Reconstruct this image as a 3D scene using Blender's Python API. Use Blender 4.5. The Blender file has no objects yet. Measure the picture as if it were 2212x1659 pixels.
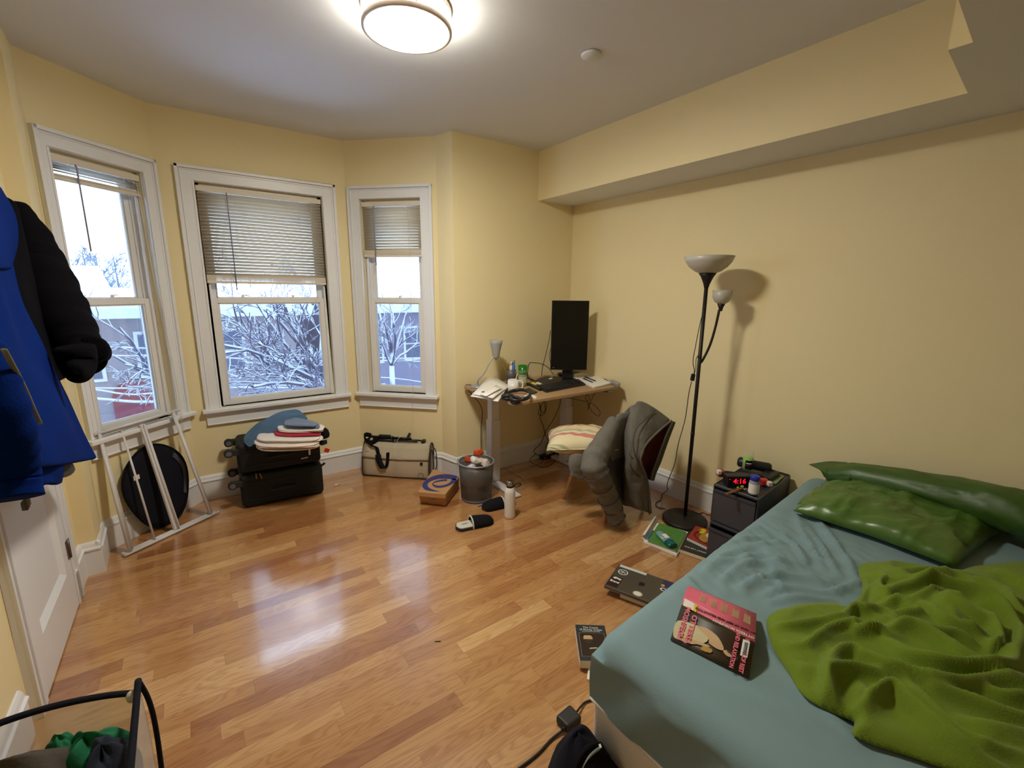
import bpy, bmesh, math, random
import numpy as np
from mathutils import Vector, Matrix
random.seed(7); rng = np.random.RandomState(7)
C = bpy.context.scene.collection
scene = bpy.context.scene
PI = math.pi

# ------------------------------------------------------------------ camera model (fitted to the photograph)
F_PX, PITCH, ROLL, YAW = 968.47, .2012, .0089, -.6232
CAM = np.array([0, 0, 1.5])
_c, _s = math.cos(YAW), math.sin(YAW)
FW = np.array([-_s*math.cos(PITCH), _c*math.cos(PITCH), -math.sin(PITCH)])
RT = np.array([_c, _s, 0.]); UPV = np.cross(RT, FW)
R2 = math.cos(ROLL)*RT + math.sin(ROLL)*UPV
U2 = -math.sin(ROLL)*RT + math.cos(ROLL)*UPV
def ray(u, v):
    return FW + R2*(u-1106)/F_PX - U2*(v-829.5)/F_PX
def PZ(u, v, z=0.): d = ray(u, v); return CAM + d*((z-1.5)/d[2])
def PX(u, v, x): d = ray(u, v); return CAM + d*(x/d[0])
def PY(u, v, y): d = ray(u, v); return CAM + d*(y/d[1])

# ------------------------------------------------------------------ room measures
HC, HS, YD, YM, XS, XR, XL, YB = 2.6155, 2.24, 3.0595, 3.756, 2.446, 2.842, -.60, -1.6
BL0, BL1 = (-.535, 3.30), (-.07, YM)
BR0, BR1 = (1.10, YM), (1.614, 3.23)
RL0, RR1 = (-.527, YD), (1.656, YD)

# ------------------------------------------------------------------ colours and materials
def lin(c):
    if isinstance(c, str):
        c = [int(c[i:i+2], 16)/255 for i in (0, 2, 4)]
        return tuple((x/12.92 if x <= .04045 else ((x+.055)/1.055)**2.4) for x in c)
    return tuple(c)
def new_mat(name):
    m = bpy.data.materials.new(name); m.use_nodes = True
    nt = m.node_tree; b = nt.nodes['Principled BSDF']
    return m, nt, b
def mat(name, col, rough=.55, metal=0., var=.06, vscale=8., bump=0., bscale=60., spec=.5, emit=None, estr=0., trans=0., alpha=1., sheen=0., stretch=None, coat=0.):
    m, nt, b = new_mat(name); N = nt.nodes; L = nt.links
    col = lin(col)
    b.inputs['Roughness'].default_value = rough; b.inputs['Metallic'].default_value = metal
    b.inputs['Specular IOR Level'].default_value = spec
    b.inputs['Transmission Weight'].default_value = trans; b.inputs['Alpha'].default_value = alpha
    b.inputs['Sheen Weight'].default_value = sheen; b.inputs['Coat Weight'].default_value = coat
    tc = N.new('ShaderNodeTexCoord'); mp = N.new('ShaderNodeMapping'); L.new(tc.outputs['Object'], mp.inputs[0])
    if stretch: mp.inputs['Scale'].default_value = stretch
    n = N.new('ShaderNodeTexNoise'); n.inputs['Scale'].default_value = vscale; n.inputs['Detail'].default_value = 4
    L.new(mp.outputs[0], n.inputs['Vector'])
    mx = N.new('ShaderNodeMix'); mx.data_type = 'RGBA'
    lo = tuple(max(0, x*(1-var)) for x in col)+(1,); hi = tuple(min(1, x*(1+var)) for x in col)+(1,)
    mx.inputs[6].default_value = lo; mx.inputs[7].default_value = hi
    L.new(n.outputs['Fac'], mx.inputs[0]); L.new(mx.outputs[2], b.inputs['Base Color'])
    if bump:
        n2 = N.new('ShaderNodeTexNoise'); n2.inputs['Scale'].default_value = bscale; n2.inputs['Detail'].default_value = 3
        L.new(mp.outputs[0], n2.inputs['Vector'])
        bp = N.new('ShaderNodeBump'); bp.inputs['Strength'].default_value = bump; bp.inputs['Distance'].default_value = .01
        L.new(n2.outputs['Fac'], bp.inputs['Height']); L.new(bp.outputs[0], b.inputs['Normal'])
    if emit:
        b.inputs['Emission Color'].default_value = lin(emit)+(1,); b.inputs['Emission Strength'].default_value = estr
    return m
def math_node(nt, op, a=None, b=None):
    n = nt.nodes.new('ShaderNodeMath'); n.operation = op
    for i, x in enumerate((a, b)):
        if x is None: continue
        if isinstance(x, (int, float)): n.inputs[i].default_value = x
        else: nt.links.new(x, n.inputs[i])
    return n.outputs[0]
def ramp(nt, fac, stops, interp='LINEAR'):
    r = nt.nodes.new('ShaderNodeValToRGB'); r.color_ramp.interpolation = interp
    e = r.color_ramp.elements
    while len(e) > 1: e.remove(e[-1])
    e[0].position = stops[0][0]; e[0].color = lin(stops[0][1])+(1,)
    for p, c in stops[1:]:
        x = e.new(p); x.color = lin(c)+(1,)
    nt.links.new(fac, r.inputs[0]); return r.outputs[0]

# ------------------------------------------------------------------ meshes
def spline(P, n=8, closed=False):
    P = np.asarray(P, float); k = len(P); out = []
    segs = k if closed else k-1
    for i in range(segs):
        if closed: p0, p1, p2, p3 = P[(i-1) % k], P[i], P[(i+1) % k], P[(i+2) % k]
        else:
            p1, p2 = P[i], P[i+1]
            p0 = P[i-1] if i > 0 else 2*p1-p2
            p3 = P[i+2] if i+2 < k else 2*p2-p1
        for t in np.linspace(0, 1, n, endpoint=False):
            out.append(.5*((2*p1)+(-p0+p2)*t+(2*p0-5*p1+4*p2-p3)*t*t+(-p0+3*p1-3*p2+p3)*t**3))
    if not closed: out.append(P[-1])
    return np.array(out)
class MB:
    def __init__(self): self.v = []; self.f = []; self.s = []; self.mi = []
    def add(self, vs, fs, smooth=False, mi=0):
        o = len(self.v); self.v += [tuple(map(float, p)) for p in vs]
        self.f += [tuple(o+i for i in q) for q in fs]; self.s += [smooth]*len(fs); self.mi += [mi]*len(fs)
        return self
    def hexa(self, q, mi=0):   # q: 8 points, bottom 4 then top 4 (counter-clockwise)
        return self.add(q, [(3,2,1,0),(4,5,6,7),(0,1,5,4),(1,2,6,5),(2,3,7,6),(3,0,4,7)], False, mi)
    def box(self, c, s, rz=0., M=None, mi=0):
        x, y, z = (a/2 for a in s)
        q = [Vector(p) for p in ((-x,-y,-z),(x,-y,-z),(x,y,-z),(-x,y,-z),(-x,-y,z),(x,-y,z),(x,y,z),(-x,y,z))]
        T = Matrix.Translation(Vector(c)) @ (M if M is not None else Matrix.Rotation(rz, 4, 'Z'))
        return self.hexa([T @ p for p in q], mi)
    def bb(self, x0, x1, y0, y1, z0, z1, mi=0):
        return self.box(((x0+x1)/2,(y0+y1)/2,(z0+z1)/2), (x1-x0,y1-y0,z1-z0), mi=mi)
    def slab(self, top, th, mi=0):     # top: 4 world points, extruded down
        t = [np.array(p, float) for p in top]
        n = np.cross(t[1]-t[0], t[3]-t[0])
        if n[2] < 0: t = t[::-1]
        b = [p-np.array([0,0,th]) for p in t]
        return self.hexa(b+t, mi)
    def prism(self, poly, z0, z1, mi=0, smooth=False):
        a = sum(poly[i][0]*poly[(i+1)%len(poly)][1]-poly[(i+1)%len(poly)][0]*poly[i][1] for i in range(len(poly)))
        if a < 0: poly = poly[::-1]
        n = len(poly); vs = [(p[0],p[1],z0) for p in poly]+[(p[0],p[1],z1) for p in poly]
        self.add(vs, [tuple(range(n-1,-1,-1)), tuple(range(n,2*n))], False, mi)
        return self.add(vs, [(i,(i+1)%n,n+(i+1)%n,n+i) for i in range(n)], smooth, mi)
    def tube(self, pts, r=.005, n=8, closed=False, smooth=True, mi=0, flat=1., cap=True):
        P = np.asarray(pts, float); k = len(P)
        R = np.full(k, r, float) if np.isscalar(r) else np.asarray(r, float)
        T = np.roll(P,-1,0)-np.roll(P,1,0)
        if not closed: T[0] = P[1]-P[0]; T[-1] = P[-1]-P[-2]
        T /= np.linalg.norm(T,axis=1)[:,None]+1e-12
        a = np.array([0,0,1.]) if abs(T[0][2]) < .9 else np.array([1.,0,0])
        N = np.cross(T[0],a); N /= np.linalg.norm(N); vs = []
        for i in range(k):
            N = N-T[i]*(N@T[i]); N /= np.linalg.norm(N)+1e-12; B = np.cross(T[i],N)
            for j in range(n):
                t = 2*PI*j/n; vs.append(P[i]+R[i]*(math.cos(t)*N+math.sin(t)*B*flat))
        fs = []
        for i in range(k if closed else k-1):
            i2 = (i+1)%k
            for j in range(n): fs.append((i*n+j,i*n+(j+1)%n,i2*n+(j+1)%n,i2*n+j))
        self.add(vs, fs, smooth, mi)
        if not closed and cap:
            self.add(vs[:n], [tuple(range(n-1,-1,-1))], False, mi); self.add(vs[-n:], [tuple(range(n))], False, mi)
        return self
    def cyl(self, p0, p1, r0, r1=None, n=20, mi=0):
        return self.tube([p0,p1], [r0, r0 if r1 is None else r1], n, mi=mi)
    def lathe(self, prof, n=32, c=(0,0,0), mi=0, M=None, smooth=True, caps=True):
        vs = []; k = len(prof)
        T = Matrix.Translation(Vector(c)) @ (M if M is not None else Matrix.Identity(4))
        for r, z in prof:
            for j in range(n):
                t = 2*PI*j/n; vs.append(T @ Vector((r*math.cos(t),r*math.sin(t),z)))
        fs = [(i*n+j,i*n+(j+1)%n,(i+1)*n+(j+1)%n,(i+1)*n+j) for i in range(k-1) for j in range(n)]
        self.add(vs, fs, smooth, mi)
        if caps:
            if prof[0][0] > 1e-4: self.add(vs[:n], [tuple(range(n-1,-1,-1))], False, mi)
            if prof[-1][0] > 1e-4: self.add(vs[-n:], [tuple(range(n))], False, mi)
        return self
    def ball(self, c, r, n=16, m=10, mi=0, M=None):
        r = (r,r,r) if np.isscalar(r) else r
        prof = [(math.sin(PI*i/m), -math.cos(PI*i/m)) for i in range(m+1)]
        S = Matrix.Diagonal((r[0],r[1],r[2],1))
        return self.lathe(prof, n, c, mi, (M @ S) if M is not None else S, caps=False)
    def grid(self, rows, smooth=True, mi=0, close_u=False):
        A = np.asarray(rows, float); a, b = A.shape[:2]
        vs = A.reshape(-1,3); fs = []
        for i in range(a-1):
            for j in range(b if close_u else b-1):
                j2 = (j+1)%b; fs.append((i*b+j,i*b+j2,(i+1)*b+j2,(i+1)*b+j))
        return self.add(vs, fs, smooth, mi)
def fine(rows, n=5, m=5):
    """a coarse grid of points made smooth"""
    A = np.asarray(rows, float)
    A = np.stack([spline(r, n) for r in A])
    return np.stack([spline(A[:,j], m) for j in range(A.shape[1])], 1)

ROOT = {}      # world matrices of the things' Empties
def link(name, mb, m=None, parent=None, world=False, bev=0., seg=2, solid=0., sub=0, offset=-1):
    me = bpy.data.meshes.new(name); me.from_pydata(mb.v, [], mb.f)
    ms = m if isinstance(m, (list,tuple)) else [m]
    for x in ms: me.materials.append(x)
    me.polygons.foreach_set('use_smooth', mb.s); me.polygons.foreach_set('material_index', mb.mi)
    bm = bmesh.new(); bm.from_mesh(me); bmesh.ops.remove_doubles(bm, verts=bm.verts, dist=1e-5)
    bmesh.ops.recalc_face_normals(bm, faces=bm.faces); bm.to_mesh(me); bm.free()
    o = bpy.data.objects.new(name, me); C.objects.link(o)
    if parent is not None:
        o.parent = parent
        if world:
            r = parent
            while r.parent is not None: r = r.parent
            me.transform(ROOT.get(r.name, Matrix.Identity(4)).inverted())
    if solid:
        d = o.modifiers.new('Solid','SOLIDIFY'); d.thickness = solid; d.offset = offset
    if bev:
        d = o.modifiers.new('Bevel','BEVEL'); d.width = bev; d.segments = seg; d.limit_method = 'ANGLE'; d.angle_limit = .6
        d.harden_normals = False
    if sub:
        d = o.modifiers.new('Sub','SUBSURF'); d.levels = sub; d.render_levels = sub
    return o
def tag(o, label, cat, group=None):
    o['label'] = label; o['category'] = cat
    if group: o['group'] = group
    return o
def thing(name, label, cat, loc=(0,0,0), rz=0., group=None):
    o = bpy.data.objects.new(name, None); C.objects.link(o)
    o.empty_display_size = .05; o.location = tuple(map(float,loc)); o.rotation_euler = (0,0,rz)
    ROOT[o.name] = Matrix.Translation(Vector(tuple(map(float,loc)))) @ Matrix.Rotation(rz,4,'Z')
    return tag(o, label, cat, group)
def single(name, mb, m, label, cat, group=None, **k):
    return tag(link(name, mb, m, **k), label, cat, group)
def struct(o): o['kind'] = 'structure'; return o
def copy_thing(root, loc, label, rz=None, group=None):
    r = root.copy(); C.objects.link(r); r.location = tuple(map(float,loc))
    if rz is not None: r.rotation_euler = (0,0,rz)
    r['label'] = label
    if group: r['group'] = group
    for ch in root.children:
        c = ch.copy(); C.objects.link(c); c.parent = r
        for g in ch.children:
            d = g.copy(); C.objects.link(d); d.parent = c
    return r
def frame(o, x, y):
    """matrix with origin o, local x along x, local y near y"""
    o, x, y = Vector(o), Vector(x).normalized(), Vector(y)
    z = x.cross(y).normalized(); y = z.cross(x)
    return Matrix(((x.x,y.x,z.x,o.x),(x.y,y.y,z.y,o.y),(x.z,y.z,z.z,o.z),(0,0,0,1)))
def text(name, body, size, M, m, parent, depth=.0003, align='CENTER', sx=1., shear=0., world=True, bold=0., spacing=1.):
    cu = bpy.data.curves.new('t','FONT'); cu.body = body; cu.size = size; cu.align_x = align; cu.align_y = 'CENTER'
    cu.extrude = depth; cu.resolution_u = 2; cu.shear = shear; cu.offset = bold; cu.space_line = spacing
    t = bpy.data.objects.new('t', cu); C.objects.link(t)
    me = bpy.data.meshes.new_from_object(t); bpy.data.objects.remove(t); bpy.data.curves.remove(cu)
    me.name = name; me.transform(M @ Matrix.Diagonal((sx,1,1,1)))
    me.materials.clear(); me.materials.append(m)
    o = bpy.data.objects.new(name, me); C.objects.link(o); o.parent = parent
    if world:
        r = parent
        while r.parent is not None: r = r.parent
        me.transform(ROOT.get(r.name, Matrix.Identity(4)).inverted())
    return o
def pillow_rows(w, d, h, n=26, p=.42, wr=.004, seed=1, ec=2.6):
    """rows of points for the top and bottom of a stuffed rectangular cushion centred on the origin"""
    r = np.random.RandomState(seed); ph = r.rand(6)*6
    U = np.linspace(-1,1,n); top = []; bot = []
    for v in U:
        a = []; b = []
        for u in U:
            e = max(0,(1-abs(u)**ec))*max(0,(1-abs(v)**ec))
            z = h/2*e**p
            pull = 1-.07*(1-abs(u))*abs(v)**3; pul2 = 1-.07*(1-abs(v))*abs(u)**3
            x = u*w/2*pul2; y = v*d/2*pull
            k = wr*e**.3*(math.sin(9*u+4*v+ph[0])*math.sin(7*v-3*u+ph[1])+.6*math.sin(17*u-11*v+ph[2]))
            a.append((x,y,z+k)); b.append((x,y,-z*.75+k*.4))
        top.append(a); bot.append(b)
    return np.array(top), np.array(bot)
# ------------------------------------------------------------------ material library
M = {}
def wall_paint():
    m = mat('yellow_wall_paint', (.81,.695,.415), .62, var=.012, vscale=3, bump=.05, bscale=260, spec=.3); return m

M['wall'] = wall_paint()
M['ceil'] = mat('white_ceiling_paint', (.71,.72,.745), .8, var=.012, vscale=3, bump=.04, bscale=200, spec=.2)
M['trim'] = mat('white_trim_paint', (.76,.765,.785), .38, var=.015, vscale=5, bump=.02, bscale=40)
M['vinyl'] = mat('white_sash_vinyl', (.76,.75,.745), .35, var=.015)
M['slat'] = mat('cream_blind_rail', 'd9cfbc', .5, var=.02)
def translucent(name, col, f):
    m, nt, b = new_mat(name); N, L = nt.nodes, nt.links; b.inputs['Base Color'].default_value = lin(col)+(1,); b.inputs['Roughness'].default_value = .5
    t = N.new('ShaderNodeBsdfTranslucent'); t.inputs[0].default_value = lin(col)+(1,); mx = N.new('ShaderNodeMixShader'); mx.inputs[0].default_value = f
    L.new(b.outputs[0], mx.inputs[1]); L.new(t.outputs[0], mx.inputs[2]); L.new(mx.outputs[0], N['Material Output'].inputs[0]); return m
M['slats'] = translucent('cream_translucent_slats', 'e2d8c6', .22)
M['white'] = mat('white_plastic', 'dedad2', .4, var=.02)
M['wmetal'] = mat('white_powder_coat', 'd2d0d2', .35, var=.02)
M['black'] = mat('black_plastic', '17161a', .42, var=.1)
M['blackm'] = mat('black_matt_metal', '1a1512', .48, var=.1, metal=.2)
M['rubber'] = mat('dark_rubber', '1d1c1d', .7, var=.1)
M['cable'] = mat('black_cable', '15110f', .5, var=.05)
M['wcable'] = mat('white_cable', 'cdc8be', .5, var=.05)
M['steel'] = mat('brushed_steel', 'a9a7a4', .25, metal=1., var=.05, stretch=(1,1,20))
M['chrome'] = mat('chrome', 'c8c6c4', .12, metal=1., var=.02)
M['nickel'] = mat('satin_nickel', 'c9b7a6', .35, metal=.6, var=.03)
M['paper'] = mat('white_paper', 'e6e1da', .75, var=.03, vscale=12)
M['page'] = mat('cream_page_edges', 'd8cfb4', .8, var=.12, vscale=10, stretch=(1,1,60))
M['wood_l'] = mat('beech_wood', 'c39a6c', .5, var=.12, vscale=9, stretch=(6,6,.6), bump=.03)
M['bag_black'] = mat('black_luggage_nylon', '0e0e10', .62, var=.2, bump=.12, bscale=300, spec=.35)
M['bag_green'] = mat('black_green_luggage_nylon', '101311', .62, var=.2, bump=.12, bscale=300, spec=.35)
M['navy_f'] = mat('navy_fabric', '14141f', .85, var=.2, bump=.12, bscale=200, spec=.2)
M['dark_f'] = mat('black_fabric', '0b0a0d', .9, var=.2, bump=.15, bscale=180, spec=.2)
M['khaki'] = mat('khaki_canvas', 'b3a68e', .8, var=.06, bump=.12, bscale=260)
M['khaki_d'] = mat('dark_brown_piping', '39302b', .7, var=.1)
M['card'] = mat('brown_cardboard', 'b58a5b', .75, var=.06, vscale=14, bump=.03, bscale=90)
M['ink_blue'] = mat('dark_blue_print', '2b3178', .6, var=.05)
M['denim'] = mat('washed_blue_cotton', '44607c', .85, var=.18, vscale=14, bump=.12, bscale=140)
M['linen'] = mat('off_white_cotton', 'd4cbc2', .85, var=.05, bump=.1, bscale=120)
M['linen2'] = mat('pinkish_white_cotton', 'd8c8bc', .85, var=.05, bump=.1, bscale=120)
M['red_f'] = mat('red_cotton', '9c2030', .85, var=.1, bump=.1, bscale=120)
M['grey_f'] = mat('blue_grey_cotton', '6a7588', .85, var=.1, bump=.1, bscale=120)
M['red_p'] = mat('red_plastic', 'b5221d', .4, var=.05)
M['orange_w'] = mat('orange_red_foil', 'c24a26', .4, var=.6, vscale=70)
M['green_w'] = mat('green_foil', '4f8a50', .3, var=.25, vscale=40)
M['blue_p'] = mat('blue_plastic', '20289a', .35, var=.05)
M['blue_pen'] = mat('sky_blue_plastic', '3f78b8', .35, var=.05)
M['felt'] = mat('charcoal_felt', '15151a', .95, var=.2, bump=.25, bscale=220, spec=.2)
M['fleece'] = mat('cream_fleece', 'cfc9bd', .95, var=.06, bump=.4, bscale=260, sheen=.3)
M['desk_top'] = mat('tan_desk_laminate', 'a98a66', .45, var=.08, vscale=6, stretch=(1,14,1))
M['grey_p'] = mat('grey_plastic', '5b5c62', .4, var=.05)
M['silver_p'] = mat('silver_plastic', '9a9ba0', .35, var=.05, metal=.3)
M['monitor'] = mat('monitor_glass', '0c0a08', .28, var=.05, spec=.4)
M['frost'] = mat('frosted_lamp_shade', 'c4c0ba', .5, var=.02, trans=.35)
M['shade'] = mat('milk_white_lamp_shade', 'b9b3a9', .35, var=.02)
M['bulb'] = mat('unlit_bulb_glass', 'e9e2c8', .3, var=.02)
M['green_glass'] = mat('green_tumbler_plastic', '1f8a1e', .2, var=.1, trans=.25)
M['green_lid'] = mat('green_jar_lid', '3f7a45', .4, var=.05)
M['clear_g'] = mat('clear_plastic', 'd6d8d2', .08, var=.0, alpha=.22)
M['jar_g'] = mat('jar_of_beige_contents', '8f8a6a', .3, var=.2, vscale=40)
M['navy_p'] = mat('navy_folder', '1d1f52', .45, var=.08)
M['tan'] = mat('tan_leather', '9a7034', .6, var=.15)
M['brown_l'] = mat('brown_leather', '7b4a1c', .55, var=.15)
M['drawer'] = mat('smoked_grey_drawer_plastic', '34343a', .35, var=.08)
M['drawer_f'] = mat('smoked_translucent_drawer_front', '3e3e45', .3, var=.15, vscale=5)
M['led'] = mat('red_clock_digits', 'ff1530', .4, emit='ff1030', estr=.7)
M['led_w'] = mat('white_power_light', 'ffffff', .4, emit='cfe0ff', estr=.5)
M['lime'] = mat('lime_green_foam', '9ad020', .6, var=.15, vscale=60)
M['olive_p'] = mat('green_patterned_paper', '7f9160', .7, var=.5, vscale=60)
M['capblue'] = mat('royal_blue_cap', '1d2a9c', .35, var=.05)
M['gear'] = mat('space_grey_aluminium', '5a5349', .40, metal=.4, var=.03)
M['ink_black'] = mat('black_ink', '080808', .5)
M['ink_white'] = mat('white_print', 'd8d8d0', .5, var=.03)
M['maroon'] = mat('maroon_print', '2e0e12', .5, var=.1)
M['purple_p'] = mat('purple_print', '2f2a55', .5, var=.1)
M['skin_p'] = mat('peach_print', 'c98e64', .5, var=.1)
M['flesh_p'] = mat('pale_flesh_print', 'c7a377', .5, var=.15, vscale=30)
M['cream_p'] = mat('cream_print', 'c9bb8f', .5, var=.15, vscale=30)
M['dbrown_p'] = mat('dark_brown_print', '3b2e1e', .45, var=.25, vscale=10)
M['dbrown2_p'] = mat('umber_print', '2a1a12', .45, var=.25, vscale=10)
M['pink_p'] = mat('pink_cover', 'd9657a', .45, var=.05)
M['pinkink'] = mat('pink_print', 'e0687c', .45)
M['yellow_p'] = mat('yellow_label', 'd9c21e', .5)
M['navy_c'] = mat('navy_book_cover', '232b38', .45, var=.08)
M['green_c'] = mat('green_speckled_cover', '4c8438', .5, var=.7, vscale=130)
M['teal_p'] = mat('teal_plastic', '0c5a5e', .3, var=.05)
M['teal_c'] = mat('pale_teal_plastic', '86b0b0', .25, var=.1, trans=.2)
M['black_c'] = mat('charcoal_book_cover', '26241f', .5, var=.1)
M['redyel_c'] = mat('red_book_cover', '9c2f22', .5, var=.2, vscale=20)
M['gold_p'] = mat('ochre_print', 'b0893a', .5, var=.25, vscale=30)
M['quilt'] = mat('grey_quilted_cotton', '68645c', .9, var=.16, vscale=24, bump=.7, bscale=22)
M['lining'] = mat('dark_red_lining', '4a0d0a', .9, var=.1, bump=.1)
M['blue_sw'] = mat('royal_blue_fleece', '032064', .95, var=.12, vscale=10, bump=.12, bscale=200, spec=.05)
M['black_j'] = mat('black_fleece', '0a090d', .95, var=.2, bump=.2, bscale=150, spec=.06)
M['cord'] = mat('grey_zip_tape', '6f7468', .6, var=.2, vscale=90)
M['box_spring'] = mat('off_white_ticking', 'e4ded2', .85, var=.04, bump=.15, bscale=200)
M['dirty'] = mat('brown_grey_fabric', '4b443e', .9, var=.25, vscale=25, bump=.25, bscale=70)
M['green_f'] = mat('green_jersey', '12704a', .85, var=.15, bump=.2, bscale=70)
M['plaid'] = mat('navy_plaid_flannel', '171f33', .9, var=.5, vscale=22, bump=.2, bscale=70)
M['brick'] = mat('adapter_black', '1c1e1c', .55, var=.1)
M['hinge'] = mat('bronze_hinge', '6e5d50', .45, metal=.6, var=.1)
M['green_screen'] = mat('circuit_green', '4c5a3c', .4, var=.4, vscale=60)

def sheet_mat():
    return mat('sage_blue_cotton_sheet', '7a959a', .85, var=.05, vscale=5, bump=.06, bscale=240, sheen=.06)
M['sheet'] = sheet_mat()
M['throw'] = mat('lime_green_fleece_throw', '6b8216', .95, var=.12, vscale=12, bump=.22, bscale=260, sheen=.15)
M['satin'] = mat('dark_green_satin', '4d6e2a', .34, var=.08, vscale=6, bump=.10, bscale=22, spec=.7)
M['satin2'] = mat('deep_green_satin', '3c5a20', .42, var=.08, vscale=6, bump=.10, bscale=22, spec=.5)

def floor_mat():
    m, nt, b = new_mat('oak_strip_floor'); N, L = nt.nodes, nt.links
    tc = N.new('ShaderNodeTexCoord'); sp = N.new('ShaderNodeSeparateXYZ'); L.new(tc.outputs['Object'], sp.inputs[0])
    W = .0715
    yy = math_node(nt,'DIVIDE', math_node(nt,'ADD', sp.outputs['Y'], 10.), W)
    row = math_node(nt,'FLOOR', yy); fy = math_node(nt,'FRACT', yy)
    wn = N.new('ShaderNodeTexWhiteNoise'); wn.noise_dimensions = '1D'; L.new(row, wn.inputs['W'])
    ln = math_node(nt,'ADD', math_node(nt,'MULTIPLY', wn.outputs['Value'], .5), .45)       # board length of this row
    xx = math_node(nt,'DIVIDE', math_node(nt,'ADD', sp.outputs['X'], math_node(nt,'MULTIPLY', wn.outputs['Value'], 37.7)), ln)
    col = math_node(nt,'FLOOR', xx); fx = math_node(nt,'FRACT', xx)
    cv = N.new('ShaderNodeCombineXYZ'); L.new(row, cv.inputs[0]); L.new(col, cv.inputs[1])
    w2 = N.new('ShaderNodeTexWhiteNoise'); w2.noise_dimensions = '2D'; L.new(cv.outputs[0], w2.inputs['Vector'])
    base = ramp(nt, w2.outputs['Value'], [(0,'a06c44'),(.15,'b47f50'),(.5,'c0905c'),(.85,'ca9d68'),(1,'d9b07c')])
    # grain: cathedral rings, shifted per board
    gv = N.new('ShaderNodeCombineXYZ')
    L.new(math_node(nt,'ADD', math_node(nt,'MULTIPLY', sp.outputs['X'], 1.3), math_node(nt,'MULTIPLY', w2.outputs['Value'], 91.)), gv.inputs[0])
    L.new(math_node(nt,'ADD', math_node(nt,'MULTIPLY', sp.outputs['Y'], 9.), math_node(nt,'MULTIPLY', w2.outputs['Value'], 53.)), gv.inputs[1])
    n1 = N.new('ShaderNodeTexNoise'); n1.inputs['Scale'].default_value = 1.6; n1.inputs['Detail'].default_value = 2.5; n1.inputs['Distortion'].default_value = .6
    L.new(gv.outputs[0], n1.inputs['Vector'])
    rings = math_node(nt,'SINE', math_node(nt,'MULTIPLY', n1.outputs['Fac'], 72.))
    rings = math_node(nt,'POWER', math_node(nt,'ADD', math_node(nt,'MULTIPLY', rings, .5), .5), 2.2)
    n2 = N.new('ShaderNodeTexNoise'); n2.inputs['Scale'].default_value = 6; n2.inputs['Detail'].default_value = 6
    mp = N.new('ShaderNodeMapping'); mp.inputs['Scale'].default_value = (2.5,60,1); L.new(tc.outputs['Object'], mp.inputs[0]); L.new(mp.outputs[0], n2.inputs['Vector'])
    fac = math_node(nt,'ADD', math_node(nt,'MULTIPLY', rings, .30), math_node(nt,'MULTIPLY', n2.outputs['Fac'], .34))
    mx = N.new('ShaderNodeMix'); mx.data_type = 'RGBA'; mx.blend_type = 'MULTIPLY'
    L.new(base, mx.inputs[6]); mx.inputs[7].default_value = lin('b58352')+(1,); L.new(fac, mx.inputs[0])
    # seams
    ey = math_node(nt,'MINIMUM', fy, math_node(nt,'SUBTRACT', 1., fy))
    ex = math_node(nt,'MULTIPLY', math_node(nt,'MINIMUM', fx, math_node(nt,'SUBTRACT', 1., fx)), 8.)
    seam = math_node(nt,'LESS_THAN', math_node(nt,'MINIMUM', ey, ex), .014)
    m2 = N.new('ShaderNodeMix'); m2.data_type = 'RGBA'; m2.blend_type = 'MULTIPLY'
    L.new(math_node(nt,'MULTIPLY', seam, .28), m2.inputs[0]); L.new(mx.outputs[2], m2.inputs[6]); m2.inputs[7].default_value = (.12,.06,.03,1)
    L.new(m2.outputs[2], b.inputs['Base Color'])
    b.inputs['Roughness'].default_value = .28; b.inputs['Specular IOR Level'].default_value = .5
    b.inputs['Coat Weight'].default_value = 1.; b.inputs['Coat Roughness'].default_value = .13; b.inputs['Coat IOR'].default_value = 1.8
    n3 = N.new('ShaderNodeTexNoise'); n3.inputs['Scale'].default_value = 5.; n3.inputs['Detail'].default_value = 3; L.new(tc.outputs['Object'], n3.inputs['Vector'])
    h = math_node(nt,'ADD', math_node(nt,'MULTIPLY', n3.outputs['Fac'], .9), math_node(nt,'MULTIPLY', n2.outputs['Fac'], .10))
    h = math_node(nt,'SUBTRACT', h, math_node(nt,'MULTIPLY', seam, .05))
    bp = N.new('ShaderNodeBump'); bp.inputs['Strength'].default_value = .12; bp.inputs['Distance'].default_value = .012
    L.new(h, bp.inputs['Height']); L.new(bp.outputs[0], b.inputs['Normal'])
    return m
M['floor'] = floor_mat()
def glass_mat():
    m = bpy.data.materials.new('window_glass'); m.use_nodes = True; nt = m.node_tree; N = nt.nodes
    N.remove(N['Principled BSDF']); out = N['Material Output']
    t = N.new('ShaderNodeBsdfTransparent'); t.inputs[0].default_value = (.95,.97,1,1)
    g = N.new('ShaderNodeBsdfGlossy'); g.inputs['Roughness'].default_value = .02
    fr = N.new('ShaderNodeFresnel'); fr.inputs[0].default_value = 1.45
    mx = N.new('ShaderNodeMixShader'); nt.links.new(fr.outputs[0], mx.inputs[0]); nt.links.new(t.outputs[0], mx.inputs[1]); nt.links.new(g.outputs[0], mx.inputs[2])
    nt.links.new(mx.outputs[0], out.inputs[0]); return m
M['glass'] = glass_mat()
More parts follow.
